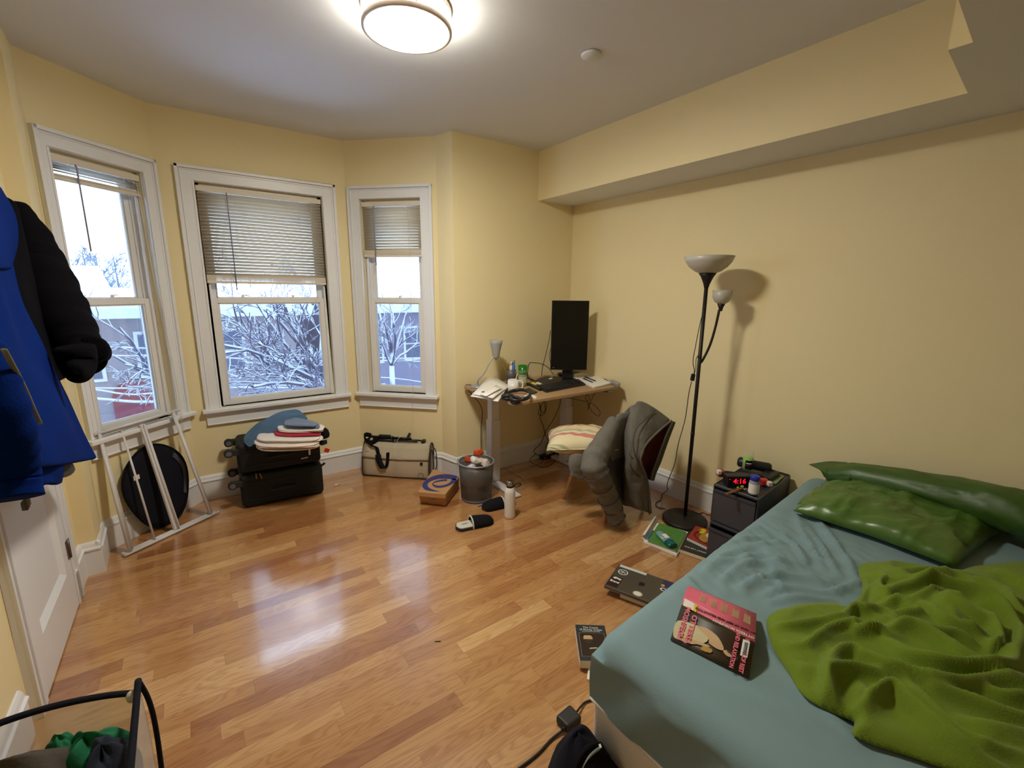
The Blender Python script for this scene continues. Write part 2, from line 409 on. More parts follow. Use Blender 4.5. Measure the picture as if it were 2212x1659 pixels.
def mesh_mat(name, col, holes, alpha_lo, metal=.5, rough=.4, scale=260.):
    """woven net or perforated sheet: a see-through grid"""
    m, nt, b = new_mat(name); N, L = nt.nodes, nt.links
    b.inputs['Base Color'].default_value = lin(col)+(1,); b.inputs['Metallic'].default_value = metal; b.inputs['Roughness'].default_value = rough
    tc = N.new('ShaderNodeTexCoord'); n = N.new('ShaderNodeTexNoise'); n.inputs['Scale'].default_value = scale; n.inputs['Detail'].default_value = 0
    L.new(tc.outputs['Object'], n.inputs['Vector'])
    r = N.new('ShaderNodeMapRange'); r.inputs[1].default_value = .3; r.inputs[2].default_value = .7; r.inputs[3].default_value = alpha_lo; r.inputs[4].default_value = 1.
    r.inputs[3].default_value = max(0, holes-.2); r.inputs[4].default_value = min(1, holes+.2)
    L.new(n.outputs['Fac'], r.inputs[0]); L.new(r.outputs[0], b.inputs['Alpha'])
    return m
M['wire'] = mat('perforated_steel_mesh', '6c6660', .45, metal=.4, alpha=.66)
M['net'] = mat('white_polyester_net', 'd6d4d4', .8, alpha=.42)
M['net2'] = mesh_mat('dark_net', '3c3c44', .8, .5, 0., .8)
def snow_top(name, under, thr=.15, snow='eef2fa', var=.2):
    m, nt, b = new_mat(name); N, L = nt.nodes, nt.links
    g = N.new('ShaderNodeNewGeometry'); sp = N.new('ShaderNodeSeparateXYZ'); L.new(g.outputs['Normal'], sp.inputs[0])
    n = N.new('ShaderNodeTexNoise'); n.inputs['Scale'].default_value = 3.; tc = N.new('ShaderNodeTexCoord'); L.new(tc.outputs['Object'], n.inputs['Vector'])
    a = math_node(nt,'ADD', sp.outputs['Z'], math_node(nt,'MULTIPLY', math_node(nt,'SUBTRACT', n.outputs['Fac'], .5), 1.2))
    r = N.new('ShaderNodeMapRange'); r.inputs[1].default_value = thr-.1; r.inputs[2].default_value = thr+.1; L.new(a, r.inputs[0])
    mx = N.new('ShaderNodeMix'); mx.data_type = 'RGBA'; mx.inputs[6].default_value = lin(under)+(1,); mx.inputs[7].default_value = lin(snow)+(1,)
    L.new(r.outputs[0], mx.inputs[0]); L.new(mx.outputs[2], b.inputs['Base Color']); b.inputs['Roughness'].default_value = .9
    return m
def screen_mat():
    m = bpy.data.materials.new('insect_screen'); m.use_nodes = True; nt = m.node_tree; N = nt.nodes
    b = N['Principled BSDF']; b.inputs['Base Color'].default_value = (.10,.10,.13,1); b.inputs['Roughness'].default_value = .7; b.inputs['Alpha'].default_value = .52
    return m
M['screen'] = screen_mat()
M['snow'] = mat('snow', 'eef1f7', .9, var=.03, vscale=2)
M['bark'] = snow_top('snow_covered_bark', '5a5064', .05)
M['bark_far'] = snow_top('frosted_twigs', '47505f', .75, '8d97a8')
M['siding'] = mat('grey_beige_siding', '8d8698', .9, var=.12, vscale=6, stretch=(1,1,20))
M['siding2'] = mat('tan_siding', '9a8f92', .9, var=.1, vscale=6, stretch=(1,1,20))
M['siding3'] = mat('grey_siding', '6f7188', .9, var=.12, vscale=6, stretch=(1,1,20))
M['pane_d'] = mat('dark_house_pane', '5b6078', .2, var=.1)
M['chim'] = mat('brick_chimney', '7c6f7a', .9, var=.2, vscale=20)
M['pole'] = snow_top('snowy_wire', 'a9a7b4', -.3)
M['reddoor'] = mat('red_garage_paint', '8a3440', .7, var=.1)
def stripes_mat():
    m, nt, b = new_mat('pink_green_cream_striped_cotton'); N, L = nt.nodes, nt.links
    tc = N.new('ShaderNodeTexCoord'); sp = N.new('ShaderNodeSeparateXYZ'); L.new(tc.outputs['Object'], sp.inputs[0])
    n = N.new('ShaderNodeTexNoise'); n.inputs['Scale'].default_value = 3.; L.new(tc.outputs['Object'], n.inputs['Vector'])
    t = math_node(nt,'ADD', math_node(nt,'MULTIPLY', sp.outputs['X'], 4.4), math_node(nt,'MULTIPLY', sp.outputs['Y'], 3.2))
    t = math_node(nt,'ADD', t, math_node(nt,'MULTIPLY', n.outputs['Fac'], .25))
    fr = math_node(nt,'FRACT', math_node(nt,'ADD', t, 10.08))
    c = ramp(nt, fr, [(0,'d9cba6'),(.22,'c47f72'),(.40,'d9cba6'),(.55,'8f9a7c'),(.585,'d9cba6'),(.62,'8f9a7c'),(.66,'d9cba6'),(.70,'a8ab88'),(.76,'dccda8')], 'CONSTANT')
    L.new(c, b.inputs['Base Color']); b.inputs['Roughness'].default_value = .85
    return m
M['stripes'] = stripes_mat()
# ================================================================== THE ROOM
def plan_poly(): # inner outline, counter-clockwise from above
    return [(XL,YB),(XR,YB),(XR,YD),RR1,BR1,BR0,BL1,BL0,RL0,(XL,YD)]
b = MB(); b.prism([(XL-.3,YB-.3),(XR+.3,YB-.3),(XR+.3,YD+.2),(2.2,YD+.4),(1.3,YM+.2),(-.2,YM+.2),(XL-.3,YD+.4)], -.06, 0)
struct(link('floor', b, M['floor']))
b = MB(); b.prism([(XL-.3,YB-.3),(XR+.3,YB-.3),(XR+.3,YD+.2),(2.2,YD+.4),(1.3,YM+.2),(-.2,YM+.2),(XL-.3,YD+.4)], HC, HC+.1)
struct(link('ceiling', b, M['ceil']))
# boxed-in beam along the right wall, stepping out towards the middle of the room
b = MB()
SOF = [(XR+.05,YD+.02),(XS,YD+.02),(XS,.52),(1.985,.487),(1.985,.432),(1.68,.41),(1.68,YB-.05),(XR+.05,YB-.05)]
n = len(SOF); a2 = SOF[::-1] if sum(SOF[i][0]*SOF[(i+1)%n][1]-SOF[(i+1)%n][0]*SOF[i][1] for i in range(n)) < 0 else SOF
b.add([(x,y,HS) for x,y in a2]+[(x,y,HC+.01) for x,y in a2], [tuple(range(n-1,-1,-1))], False, 1)
o_ = len(b.v)-2*n
b.f += [(i,(i+1)%n,n+(i+1)%n,n+i) for i in range(n)]; b.s += [False]*n; b.mi += [0]*n
struct(link('trim_soffit', b, [M['wall'], M['ceil']]))

def wall(name, p0, p1, opening=None, th=.14):
    """wall whose inner face runs p0 -> p1 (room on the right-hand side of that direction)"""
    p0, p1 = np.array(p0), np.array(p1); Ln = np.linalg.norm(p1-p0); ang = math.atan2(*(p1-p0)[::-1])
    b = MB()
    if opening is None: b.bb(0,Ln,0,th,0,HC)
    else:
        u0,u1,z0,z1 = opening
        b.bb(0,u0,0,th,0,HC); b.bb(u1,Ln,0,th,0,HC); b.bb(u0,u1,0,th,0,z0); b.bb(u0,u1,0,th,z1,HC)
    o = link(name, b, M['wall']); o.location = (p0[0],p0[1],0); o.rotation_euler = (0,0,ang)
    return struct(o), Ln, ang
def baseboard(name, segs):
    b = MB()
    for p0, p1 in segs:
        p0, p1 = np.array(p0), np.array(p1); d = (p1-p0)/np.linalg.norm(p1-p0); nr = np.array([d[1],-d[0]])   # towards the room
        prof = [(0,0),(.018,0),(.018,.138),(.024,.142),(.024,.150),(.016,.156),(.012,.172),(.006,.182),(0,.184)]
        k = len(prof); vs = [(*(p+nr*w),z) for p in (p0,p1) for w,z in prof]
        b.add(vs, [tuple(range(k)), tuple(range(2*k-1,k-1,-1))]+[(i,(i+1)%k,k+(i+1)%k,k+i) for i in range(k)])
    return struct(link(name, b, M['trim']))
WZ0, WZ1 = .675, 2.192
wall('wall_left', (XL,YB), (XL,YD)); wall('wall_front_left', (XL,YD), RL0); wall('wall_return_left', RL0, BL0)
_, LBL, ABL = wall('wall_bay_left', BL0, BL1, (.07,.555,WZ0,WZ1))
_, LBM, ABM = wall('wall_bay_middle', BL1, BR0, (.198,.986,WZ0,WZ1))
_, LBR, ABR = wall('wall_bay_right', BR0, BR1, (.113,.607,WZ0,WZ1))
wall('wall_return_right', BR1, RR1); wall('wall_front', RR1, (XR,YD)); wall('wall_right', (XR,YD), (XR,YB)); wall('wall_back', (XR,YB), (XL,YB))
def inset(p, q, a, c):
    p, q = np.array(p), np.array(q); d = (q-p)/np.linalg.norm(q-p); return tuple(p+d*a), tuple(q-d*c)
baseboard('baseboard_left', [((XL,2.80),(XL,YD)), ((XL,YB),(XL,1.98))]); baseboard('baseboard_front_left', [((XL,YD),(RL0[0]+.016,YD))])
baseboard('baseboard_return_left', [((RL0[0],YD-.016),BL0)])
baseboard('baseboard_bay_left', [(BL0,BL1)]); baseboard('baseboard_bay_middle', [(BL1,BR0)]); baseboard('baseboard_bay_right', [(BR0,BR1)])
baseboard('baseboard_return_right', [(BR1,(RR1[0],YD-.016))]); baseboard('baseboard_front', [((RR1[0]-.016,YD),(XR,YD))]); baseboard('baseboard_right', [((XR,YD),(XR,YB))])

# ------------------------------------------------------------------ windows
def window(name, org, ang, u0, u1, cl, cr, locks, zr):
    w = bpy.data.objects.new(name, None); C.objects.link(w); w.location = (*org,0); w.rotation_euler = (0,0,ang); struct(w)
    ROOT[w.name] = Matrix.Translation((*org,0)) @ Matrix.Rotation(ang,4,'Z')
    z0, z1 = WZ0, WZ1; t = .092
    b = MB()   # casing: flat board, outer band, inner bead
    for (a0,a1,c0,c1) in ((u0-cl,u0,z0,z1+t),(u1,u1+cr,z0,z1+t),(u0,u1,z1,z1+t)): b.bb(a0,a1,-.018,.0,c0,c1)
    b.bb(u0-cl,u0-cl+.018,-.031,0,z0,z1+t); b.bb(u1+cr-.018,u1+cr,-.031,0,z0,z1+t); b.bb(u0-cl,u1+cr,-.031,0,z1+t-.018,z1+t)
    b.bb(u0-cl+.024,u0-cl+.030,-.023,0,z0,z1+t-.024); b.bb(u1+cr-.030,u1+cr-.024,-.023,0,z0,z1+t-.024); b.bb(u0-cl+.024,u1+cr-.024,-.023,0,z1+t-.030,z1+t-.024)
    b.bb(u0-.012,u0-.004,-.023,0,z0,z1+.004); b.bb(u1+.004,u1+.012,-.023,0,z0,z1+.004); b.bb(u0-.004,u1+.004,-.023,0,z1+.004,z1+.012)
    link('casing', b, M['trim'], w, bev=.002)
    b = MB(); b.bb(u0-cl-.02,u1+cr+.02,-.058,0.,z0-.028,z0); b.bb(u0,u1,-.0,.14,z0-.028,z0); link('sill', b, M['trim'], w, bev=.006)
    b = MB(); b.bb(u0-cl,u1+cr,-.018,0,z0-.12,z0-.028); b.bb(u0-cl,u1+cr,-.028,0,z0-.046,z0-.028); b.bb(u0-cl,u1+cr,-.023,0,z0-.12,z0-.112); link('apron', b, M['trim'], w, bev=.002)
    b = MB()   # jamb liners
    for s, a in ((1,u0),(-1,u1)):
        lo, hi = sorted((a, a+s*.016)); b.bb(lo,hi,.03,.14,z0,z1); lo, hi = sorted((a, a+s*.026)); b.bb(lo,hi,.076,.084,z0,z1); b.bb(lo,hi,.03,.042,z0,z1)
    b.bb(u0,u1,.03,.14,z1-.016,z1)
    link('jamb', b, M['vinyl'], w, bev=.0015)
    s0, s1 = u0+.017, u1-.017; sw = .04
    def sash(nm, d0, d1, a, c, bot, top):
        b = MB(); b.bb(s0,s0+sw,d0,d1,a,c); b.bb(s1-sw,s1,d0,d1,a,c); b.bb(s0+sw,s1-sw,d0,d1,a,a+bot); b.bb(s0+sw,s1-sw,d0,d1,c-top,c)
        for q in (d0+.006,): b.bb(s0+sw,s0+sw+.008,q,d1-.004,a+bot,c-top); b.bb(s1-sw-.008,s1-sw,q,d1-.004,a+bot,c-top); b.bb(s0+sw,s1-sw,q,d1-.004,a+bot,a+bot+.008); b.bb(s0+sw,s1-sw,q,d1-.004,c-top-.008,c-top)
        s_ = link(nm, b, M['vinyl'], w, bev=.0015)
        g = MB(); g.bb(s0+sw,s1-sw,(d0+d1)/2-.002,(d0+d1)/2+.002,a+bot,c-top); link('pane', g, M['glass'], s_)
        return s_
    sash('upper_sash', .086, .116, zr-.014, z1-.016, .034, .04)
    ls = sash('lower_sash', .044, .076, z0, zr+.02, .045, .036)
    g = MB(); g.bb(u0+.018,u1-.018,.128,.129,z0,zr); link('insect_screen', g, M['screen'], w)
    for f in locks:
        b = MB(); x = s0+(s1-s0)*f; b.bb(x-.028,x+.028,.046,.075,zr+.02,zr+.028); b.cyl((x,.062,zr+.028),(x,.062,zr+.04),.010,n=12); b.bb(x-.006,x+.03,.056,.068,zr+.036,zr+.043)
        link('sash_lock', b, M['vinyl'], w, bev=.0015)
    return w
window('window_1', BL0, ABL, .07, .555, .062, .09, (.52,), 1.425)
window('window_2', BL1, ABM, .198, .986, .096, .098, (.26,.70), 1.425)
window('window_3', BR0, ABR, .113, .607, .092, .092, (.55,), 1.425)

def blind(label, org, ang, u0, u1, bottom, raised, wand_f, wand_z, group='window blinds'):
    t = thing('venetian_blind', label, 'blind', (*org,0), ang, group)
    zt = WZ1-.018; a, c = u0+.005, u1-.005; d = .020
    b = MB(); b.bb(a,c,d-.014,d+.014,zt-.034,zt); link('headrail', b, M['slat'], t, bev=.002)
    b = MB(); pitch = .0215; z = zt-.05; k = 0
    def slat(z, tilt, x0, x1):
        w = .0125; ct, st = math.cos(tilt), math.sin(tilt); vs = []
        for x in (x0,x1):
            for q in (-1,-.4,.4,1):
                bow = .0018*(1-q*q); vs.append((x, d+q*w*ct-bow*st, z+q*w*st+bow*ct))
        b.add(vs, [(i,i+1,5+i,4+i) for i in range(3)], True)
    if raised:
        for i in range(3): slat(z-.004-i*.012, -.15, a+.003, c-.003)
        zs = z-.045
    else:
        n = int((z-bottom-.055)/pitch)
        for i in range(n+1): slat(z-i*pitch, -.84, a+.003, c-.003)
        zs = z-n*pitch-.008
    link('slats', b, M['slats'], t, solid=.0006, offset=0)
    b = MB(); zz = bottom+.019
    while zz < zs: b.bb(a+.003,c-.003,d-.0125+.0008*math.sin(zz*3000),d+.0125,zz,zz+.0027); zz += .0033
    link('stacked_slats', b, M['slat'], t)
    b = MB(); b.bb(a+.002,c-.002,d-.013,d+.013,bottom,bottom+.018); link('bottom_rail', b, M['slat'], t, bev=.003)
    for f in (.2,.8):
        x = a+(c-a)*f; b = MB(); b.tube([(x,d-.0135,zt-.03),(x,d-.0135,bottom+.01)],.0009,5); b.tube([(x,d+.0135,zt-.03),(x,d+.0135,bottom+.01)],.0009,5); link('ladder_cord', b, M['white'], t)
    x = a+(c-a)*wand_f; b = MB(); b.tube([(x,d-.02,zt-.03),(x,d-.026,zt-.05),(x,d-.026,wand_z)],.0042,6); link('tilt_wand', b, mat('grey_clear_wand','8c8494',.3), t)
    return t
bl1 = blind('cream blind pulled almost fully up over the window behind the drying rack', BL0, ABL, .07, .555, 2.052, True, .25, 1.70)
bl2 = blind('wide cream blind lowered halfway over the broad middle window', BL1, ABM, .198, .986, 1.545, False, .22, 1.50)
bl3 = blind('narrow cream blind lowered a third over the window nearest the desk', BR0, ABR, .113, .607, 1.765, False, .22, 1.70)
def wl(org, ang, u, d, z): return np.array([org[0]+u*math.cos(ang)-d*math.sin(ang), org[1]+u*math.sin(ang)+d*math.cos(ang), z])
b = MB(); b.tube(spline([wl(BL0,ABL,.52,-.002,2.14),wl(BL0,ABL,.53,-.02,1.5),wl(BL0,ABL,.525,-.065,.8),wl(BL0,ABL,.53,-.066,.52)],8),.0012,5)
b.tube(spline([wl(BL0,ABL,.535,-.002,2.14),wl(BL0,ABL,.545,-.02,1.5),wl(BL0,ABL,.54,-.065,.8),wl(BL0,ABL,.535,-.066,.52)],8),.0012,5)
link('pull_cord', b, M['wcable'], bl1, world=True)
b = MB(); p = wl(BL0,ABL,.533,-.066,.50); b.cyl(p-np.array([0,0,.02]),p+np.array([0,0,.02]),.008,.006,10); b.tube(spline([p-np.array([0,0,.02]),wl(BL0,ABL,.545,-.068,.40),wl(BL0,ABL,.57,-.07,.31)],5),.001,5); link('cord_tassel', b, M['white'], bl1, world=True)
b = MB(); b.tube(spline([wl(BR0,ABR,.50,.004,2.14),wl(BR0,ABR,.50,-.0,1.6),wl(BR0,ABR,.505,-.02,.9),wl(BR0,ABR,.51,-.062,.672),wl(BR0,ABR,.50,-.085,.45),wl(BR0,ABR,.47,-.30,.36),PY(868,990,3.19),PY(855,985,3.21),PY(853,950,3.33)],8),.0013,5)
link('pull_cord', b, M['wcable'], bl3, world=True)
b = MB(); b.tube(spline([wl(BL1,ABM,.90,-.002,2.14),wl(BL1,ABM,.90,-.004,1.45),wl(BL1,ABM,.90,-.0,1.40)],5),.0011,5); link('pull_cord', b, M['wcable'], bl2, world=True)

# ------------------------------------------------------------------ closet door on the left wall
d = bpy.data.objects.new('door_1', None); C.objects.link(d); struct(d); d.location = (XL,2.45,0); ROOT['door_1'] = Matrix.Translation((XL,2.45,0))
b = MB(); dx = .022
y0, y1, zt = 2.135, 2.765, 2.03
def door_part(a0,a1,c0,c1,dd=dx): b.bb(XL,XL+dd,a0,a1,c0,c1)
door_part(y0,y0+.095,.008,zt); door_part(y1-.095,y1,.008,zt); door_part(y0+.095,y1-.095,.008,.215); door_part(y0+.095,y1-.095,.90,1.02); door_part(y0+.095,y1-.095,zt-.11,zt)
for c0,c1 in ((.215,.90),(1.02,zt-.11)):
    A0,A1 = y0+.095,y1-.095; q = .028
    out = [(XL+dx,A0,c0),(XL+dx,A1,c0),(XL+dx,A1,c1),(XL+dx,A0,c1)]; inn = [(XL+.006,A0+q,c0+q),(XL+.006,A1-q,c0+q),(XL+.006,A1-q,c1-q),(XL+.006,A0+q,c1-q)]
    b.add(out+inn, [(0,1,5,4),(1,2,6,5),(2,3,7,6),(3,0,4,7),(4,5,6,7)])
link('door_leaf', b, M['trim'], d, world=True)
b = MB(); b.bb(XL,XL+.026,y1+.004,y1+.034,0,zt+.06); b.bb(XL,XL+.018,y1+.034,y1+.09,0,zt+.06); b.bb(XL,XL+.03,y1+.075,y1+.09,0,zt+.06)
b.bb(XL,XL+.026,y0-.034,y0-.004,0,zt+.06); b.bb(XL,XL+.018,y0-.09,y0-.034,0,zt+.06); b.bb(XL,XL+.03,y0-.09,y0-.075,0,zt+.06); b.bb(XL,XL+.02,y0-.09,y1+.09,zt+.004,zt+.09)
link('door_casing', b, M['trim'], d, world=True, bev=.002)
b = MB(); b.cyl((XL+.026,y1+.002,.255),(XL+.026,y1+.002,.345),.006,n=10); b.bb(XL+.0225,XL+.0245,y1-.026,y1,.255,.345); b.bb(XL+.026,XL+.0275,y1+.003,y1+.026,.255,.345)
for z in (.27,.3,.33): b.ball((XL+.0245,y1-.013,z),(.002,.004,.004),8,6)
link('hinge', b, M['hinge'], d, world=True)

b = MB(); p = PX(146,1112,XL); b.bb(XL,XL+.006,2.875-.036,2.875+.036,.36,.475)
wo = thing('wall_outlet', 'white outlet plate low on the yellow wall beside the white door', 'outlet', (XL,2.875,.36)); link('plate', b, M['white'], wo, world=True, bev=.002)
b = MB(); [b.bb(XL+.006,XL+.008,2.875-.016,2.875+.016,z-.014,z+.014) for z in (.395,.44)]; link('socket', b, mat('white_socket','c9c5bd',.5), wo, world=True, bev=.003)
p = PY(1052,930,YD); wo = thing('wall_outlet', 'white outlet plate on the yellow wall behind the white desk leg', 'outlet', p)
b = MB(); b.bb(-.036,.036,-.006,0,-.058,.058); link('plate', b, M['white'], wo, bev=.002)
b = MB(); [b.bb(-.016,.016,-.008,-.006,z-.014,z+.014) for z in (-.022,.022)]; link('socket', b, mat('white_socket','c9c5bd',.5), wo, bev=.003)

# ------------------------------------------------------------------ ceiling lamp and cover plate
LX, LY = .848, 1.925
t = thing('ceiling_light', 'round flush ceiling light, lit, with two brushed metal rings', 'ceiling light', (LX,LY,HC))
glow = mat('lit_acrylic_diffuser', 'fff6e0', .4, emit=(1.,.95,.81), estr=60.)
glow2 = mat('lit_acrylic_side', 'fff6e0', .4, emit=(1.,.95,.81), estr=15.)
b = MB(); b.lathe([(.0,-.092),(.10,-.0905),(.145,-.086),(.163,-.078)], 48, caps=False); b.lathe([(.163,-.078),(.163,-.004)], 48, mi=1, caps=False); link('diffuser', b, [glow, glow2], t)
for z0, z1 in ((-.020,0.),(-.088,-.070)):
    b = MB(); b.lathe([(.166,z0),(.178,z0),(.178,z1),(.166,z1),(.166,z0)], 48, caps=False); link('ring', b, M['nickel'], t, bev=.002)
for a in (.3,2.4,4.5):
    b = MB(); x, y = .172*math.cos(a), .172*math.sin(a); b.bb(x-.003,x+.003,y-.003,y+.003,-.075,-.015); link('post', b, M['nickel'], t)
p = PZ(1277,116,HC); t = thing('sprinkler_cover', 'small white round cover plate on the bare ceiling', 'cover plate', p)
b = MB(); b.lathe([(.0,-.014),(.042,-.014),(.047,-.010),(.047,-.002)], 32); link('plate', b, M['ceil'], t)
b = MB(); b.lathe([(.030,-.003),(.030,0)], 24); link('cup', b, M['blackm'], t)
# ================================================================== OUTSIDE: SNOWY STREET
GZ = -4.2
b = MB(); b.add([(-90,4.6,GZ),(110,4.6,GZ),(110,150,GZ),(-90,150,GZ)],[(0,1,2,3)]); struct(link('ground_snow', b, M['snow']))
def house(label, x0, x1, y0, y1, ze, zr, rz, wall_m, wins, door=None, chim=None, ridge='x', ground=GZ):
    cx, cy = (x0+x1)/2, (y0+y1)/2
    t = thing('house', label, 'house', (cx,cy,ground), rz)
    a, d = (x1-x0)/2, (y1-y0)/2; H = ze-ground
    b = MB(); b.bb(-a,a,-d,d,0,H)
    if ridge == 'y': b.add([(-a,-d,H),(a,-d,H),(0,-d,zr-ground)],[(0,1,2)]); b.add([(-a,d,H),(a,d,H),(0,d,zr-ground)],[(0,2,1)])
    else: b.add([(-a,-d,H),(-a,d,H),(-a,0,zr-ground)],[(0,1,2)]); b.add([(a,-d,H),(a,d,H),(a,0,zr-ground)],[(0,2,1)])
    link('walls', b, wall_m, t)
    o = .45; R = zr-ground; b = MB(); th = .28
    if ridge == 'y': pr = [(-a-o,H-.25),(0,R),(a+o,H-.25)]; b.add([(x,y,z+e) for e in (0,th) for y in (-d-o,d+o) for x,z in pr], [(0,1,4,3),(1,2,5,4),(6,9,10,7),(7,10,11,8),(0,6,7,1),(1,7,8,2),(3,4,10,9),(4,5,11,10),(0,3,9,6),(2,8,11,5)])
    else: pr = [(-d-o,H-.25),(0,R),(d+o,H-.25)]; b.add([(x,y,z+e) for e in (0,th) for x in (-a-o,a+o) for y,z in pr], [(0,1,4,3),(1,2,5,4),(6,9,10,7),(7,10,11,8),(0,6,7,1),(1,7,8,2),(3,4,10,9),(4,5,11,10),(0,3,9,6),(2,8,11,5)])
    link('snowy_roof', b, M['snow'], t)
    for (wx, wz, ww, wh) in wins:
        z = wz-ground; f = MB(); q = .09
        f.bb(wx-ww/2-q,wx+ww/2+q,-d-.05,-d,z-wh/2-q,z+wh/2+q); fo = link('window', f, M['trim'], t)
        g = MB(); g.bb(wx-ww/2,wx+ww/2,-d-.07,-d-.05,z-wh/2,z-.03); g.bb(wx-ww/2,wx+ww/2,-d-.07,-d-.05,z+.03,z+wh/2); link('pane', g, M['pane_d'], fo)
    if door:
        x, z, w, h = door; f = MB(); z -= ground
        f.prism([(x+w/2*math.cos(k*PI/10), h*.45*math.sin(k*PI/10)) for k in range(11)]+[(x-w/2,-h*.55),(x+w/2,-h*.55)], 0, .06)
        f.v = [(p[0],-d-.06+p[2],z+p[1]) for p in f.v]; link('garage_door', f, M['reddoor'], t)
    if chim:
        x, y, w, h = chim; c = MB(); c.bb(x-w/2,x+w/2,y-w/2,y+w/2,H,R+h); k = link('chimney', c, M['chim'], t)
        c = MB(); c.bb(x-w/2-.06,x+w/2+.06,y-w/2-.06,y+w/2+.06,R+h,R+h+.2); link('snow_cap', c, M['snow'], k)
    return t
# left window looks along about +0.15 x; middle along +0.2..+0.45 x; right along +0.5 x per metre of y
hl = PY(210,760,17.); hm = PY(585,760,19.); hr = PY(870,720,17.)
house('tan house with a red arched door seen through the window behind the rack', -3.6, 3.1, 17., 23., PY(220,668,17.)[2], PY(220,640,20.)[2], .0, M['siding2'], [(-2.3,-.4,.8,1.2),(-.6,-.4,.8,1.2),(1.2,-.4,.8,1.2)], door=(-1.3,-1.65,.95,1.2))
e_ = PY(196,625,27.); r_ = PY(186,587,30.)
house('white sloping roof of a house standing behind the tan house', -14., e_[0]-.4, 27., 33., e_[2], r_[2], .0, M['siding2'], [(4.,1.2,.9,1.2)])
house('grey house with snow roof and brick chimney behind the middle window tree', 4.2, 15.6, 18.5, 27., .9, 3.1, .06, M['siding'], [(-4.2,-.7,.9,1.3),(-2.2,-.7,.9,1.3),(.4,-.7,.9,1.3),(3.2,-.7,.9,1.3),(-4.2,-3.0,.9,1.2),(-1.4,-3.0,.9,1.2),(2.,-3.0,.9,1.2)], chim=(.6,-1.2,1.2,.2))
house('grey low house with a deep snow slope seen through the narrow window', 17.6, 29., 15.5, 25., -1.75, 1.15, -.35, M['siding3'], [(-2.6,-2.6,.8,1.0),(-1.3,-2.6,.8,1.0),(1.6,-2.6,.8,1.0)])
house('far snow-roofed house under the distant trees of the narrow window', 24., 44., 34., 42., 1.0, 3.0, -.3, M['siding'], [(-4,-.8,1,1.3),(2,-.8,1,1.3)])

def tree_mesh(base, mains, depth, seed, spread=.55, r0=.10, minr=.006, droop=.0, kids=(3,5), lens=(.45,.7), sides=4):
    r = np.random.RandomState(seed); b = MB()
    def grow(p, d, L, rad, lev):
        n = 5; pts = [p]; q = p.copy(); dd = d.copy()
        for i in range(n):
            dd = dd+r.normal(0,.13,3)+np.array([0,0,-droop*lev*.3]); dd /= np.linalg.norm(dd); q = q+dd*L/n; pts.append(q.copy())
        R = np.linspace(rad, max(minr, rad*.5), n+1); b.tube(pts, R, sides if lev > 0 else 7, cap=False)
        if lev >= depth: return
        for k in range(r.randint(kids[0], kids[1]+1)):
            i = r.randint(1, n+1); e = pts[i]; ax = r.normal(0,1,3); ax -= dd*(ax@dd); ax /= np.linalg.norm(ax)
            nd = dd+ax*spread*(.6+.8*r.rand()); nd /= np.linalg.norm(nd)
            grow(e, nd, L*(lens[0]+(lens[1]-lens[0])*r.rand()), max(minr, R[i]*.62), lev+1)
    for p, d, L, rad in mains: grow(np.array(p,float), np.array(d,float)/np.linalg.norm(d), L, rad, 0)
    return b
# the big snow-laden tree outside the middle window
def tree(label, base, top, mains, depth, seed, m, trunk_r=.16, **k):
    t = thing('bare_tree', label, 'tree', base)
    b = MB(); b.tube(spline([base, (np.array(base)+np.array(top))/2+np.array([.05,0,0]), top],4), np.linspace(trunk_r,trunk_r*.7,9), 9); link('trunk', b, m, t, world=True)
    link('branches', tree_mesh(base, mains, depth, seed, **k), m, t, world=True)
    return t
T0 = PY(715,880,9.5); T1 = np.array([T0[0],9.5,GZ]); fk = PY(708,845,9.5)
def toward(u, v, y): return PY(u,v,y)
mains = []
for (u,v,y,L) in ((470,690,8.6,None),(540,650,9.0,None),(600,640,9.6,None),(660,630,10.4,None),(480,790,8.2,None),(520,740,9.2,None),(700,640,9.0,None),(740,700,9.8,None),(570,800,8.4,None),(620,740,10.,None),(465,730,10.,None),(490,850,8.6,None)):
    e = toward(u,v,y) if True else None; mains.append((fk, e-fk, np.linalg.norm(e-fk)*.95, .05))
tree('big snow-laden tree with branches filling the middle window', tuple(T1), tuple(fk), mains, 3, 11, M['bark'], .17, kids=(4,6), lens=(.3,.6), spread=.7, minr=.0085)
T0 = PY(842,860,11.); fk = PY(846,790,11.); mains = []
for (u,v,y) in ((830,690,11.),(870,640,11.5),(905,650,10.6),(890,720,11.2),(920,610,11.4),(850,650,11.2),(820,740,10.8)):
    e = PY(u,v,y); mains.append((fk, e-fk, np.linalg.norm(e-fk)*.95, .035))
tree('slim snowy tree standing outside the narrow window beside the desk', (T0[0],11.,GZ), tuple(fk), mains, 3, 5, M['bark'], .09, kids=(3,5), lens=(.3,.55), spread=.7, minr=.007)
T0 = PY(420,900,11.5); fk = PY(395,830,11.5); mains = []
for (u,v,y) in ((230,710,11.),(290,690,11.5),(250,790,11.),(330,680,12.),(215,740,11.4),(300,770,10.8)):
    e = PY(u,v,y); mains.append((fk, e-fk, np.linalg.norm(e-fk)*.95, .04))
tree('snowy tree reaching its branches across the window behind the rack', (T0[0],11.5,GZ), tuple(fk), mains, 3, 8, M['bark'], .10, kids=(3,5), lens=(.3,.55), spread=.7, minr=.007)
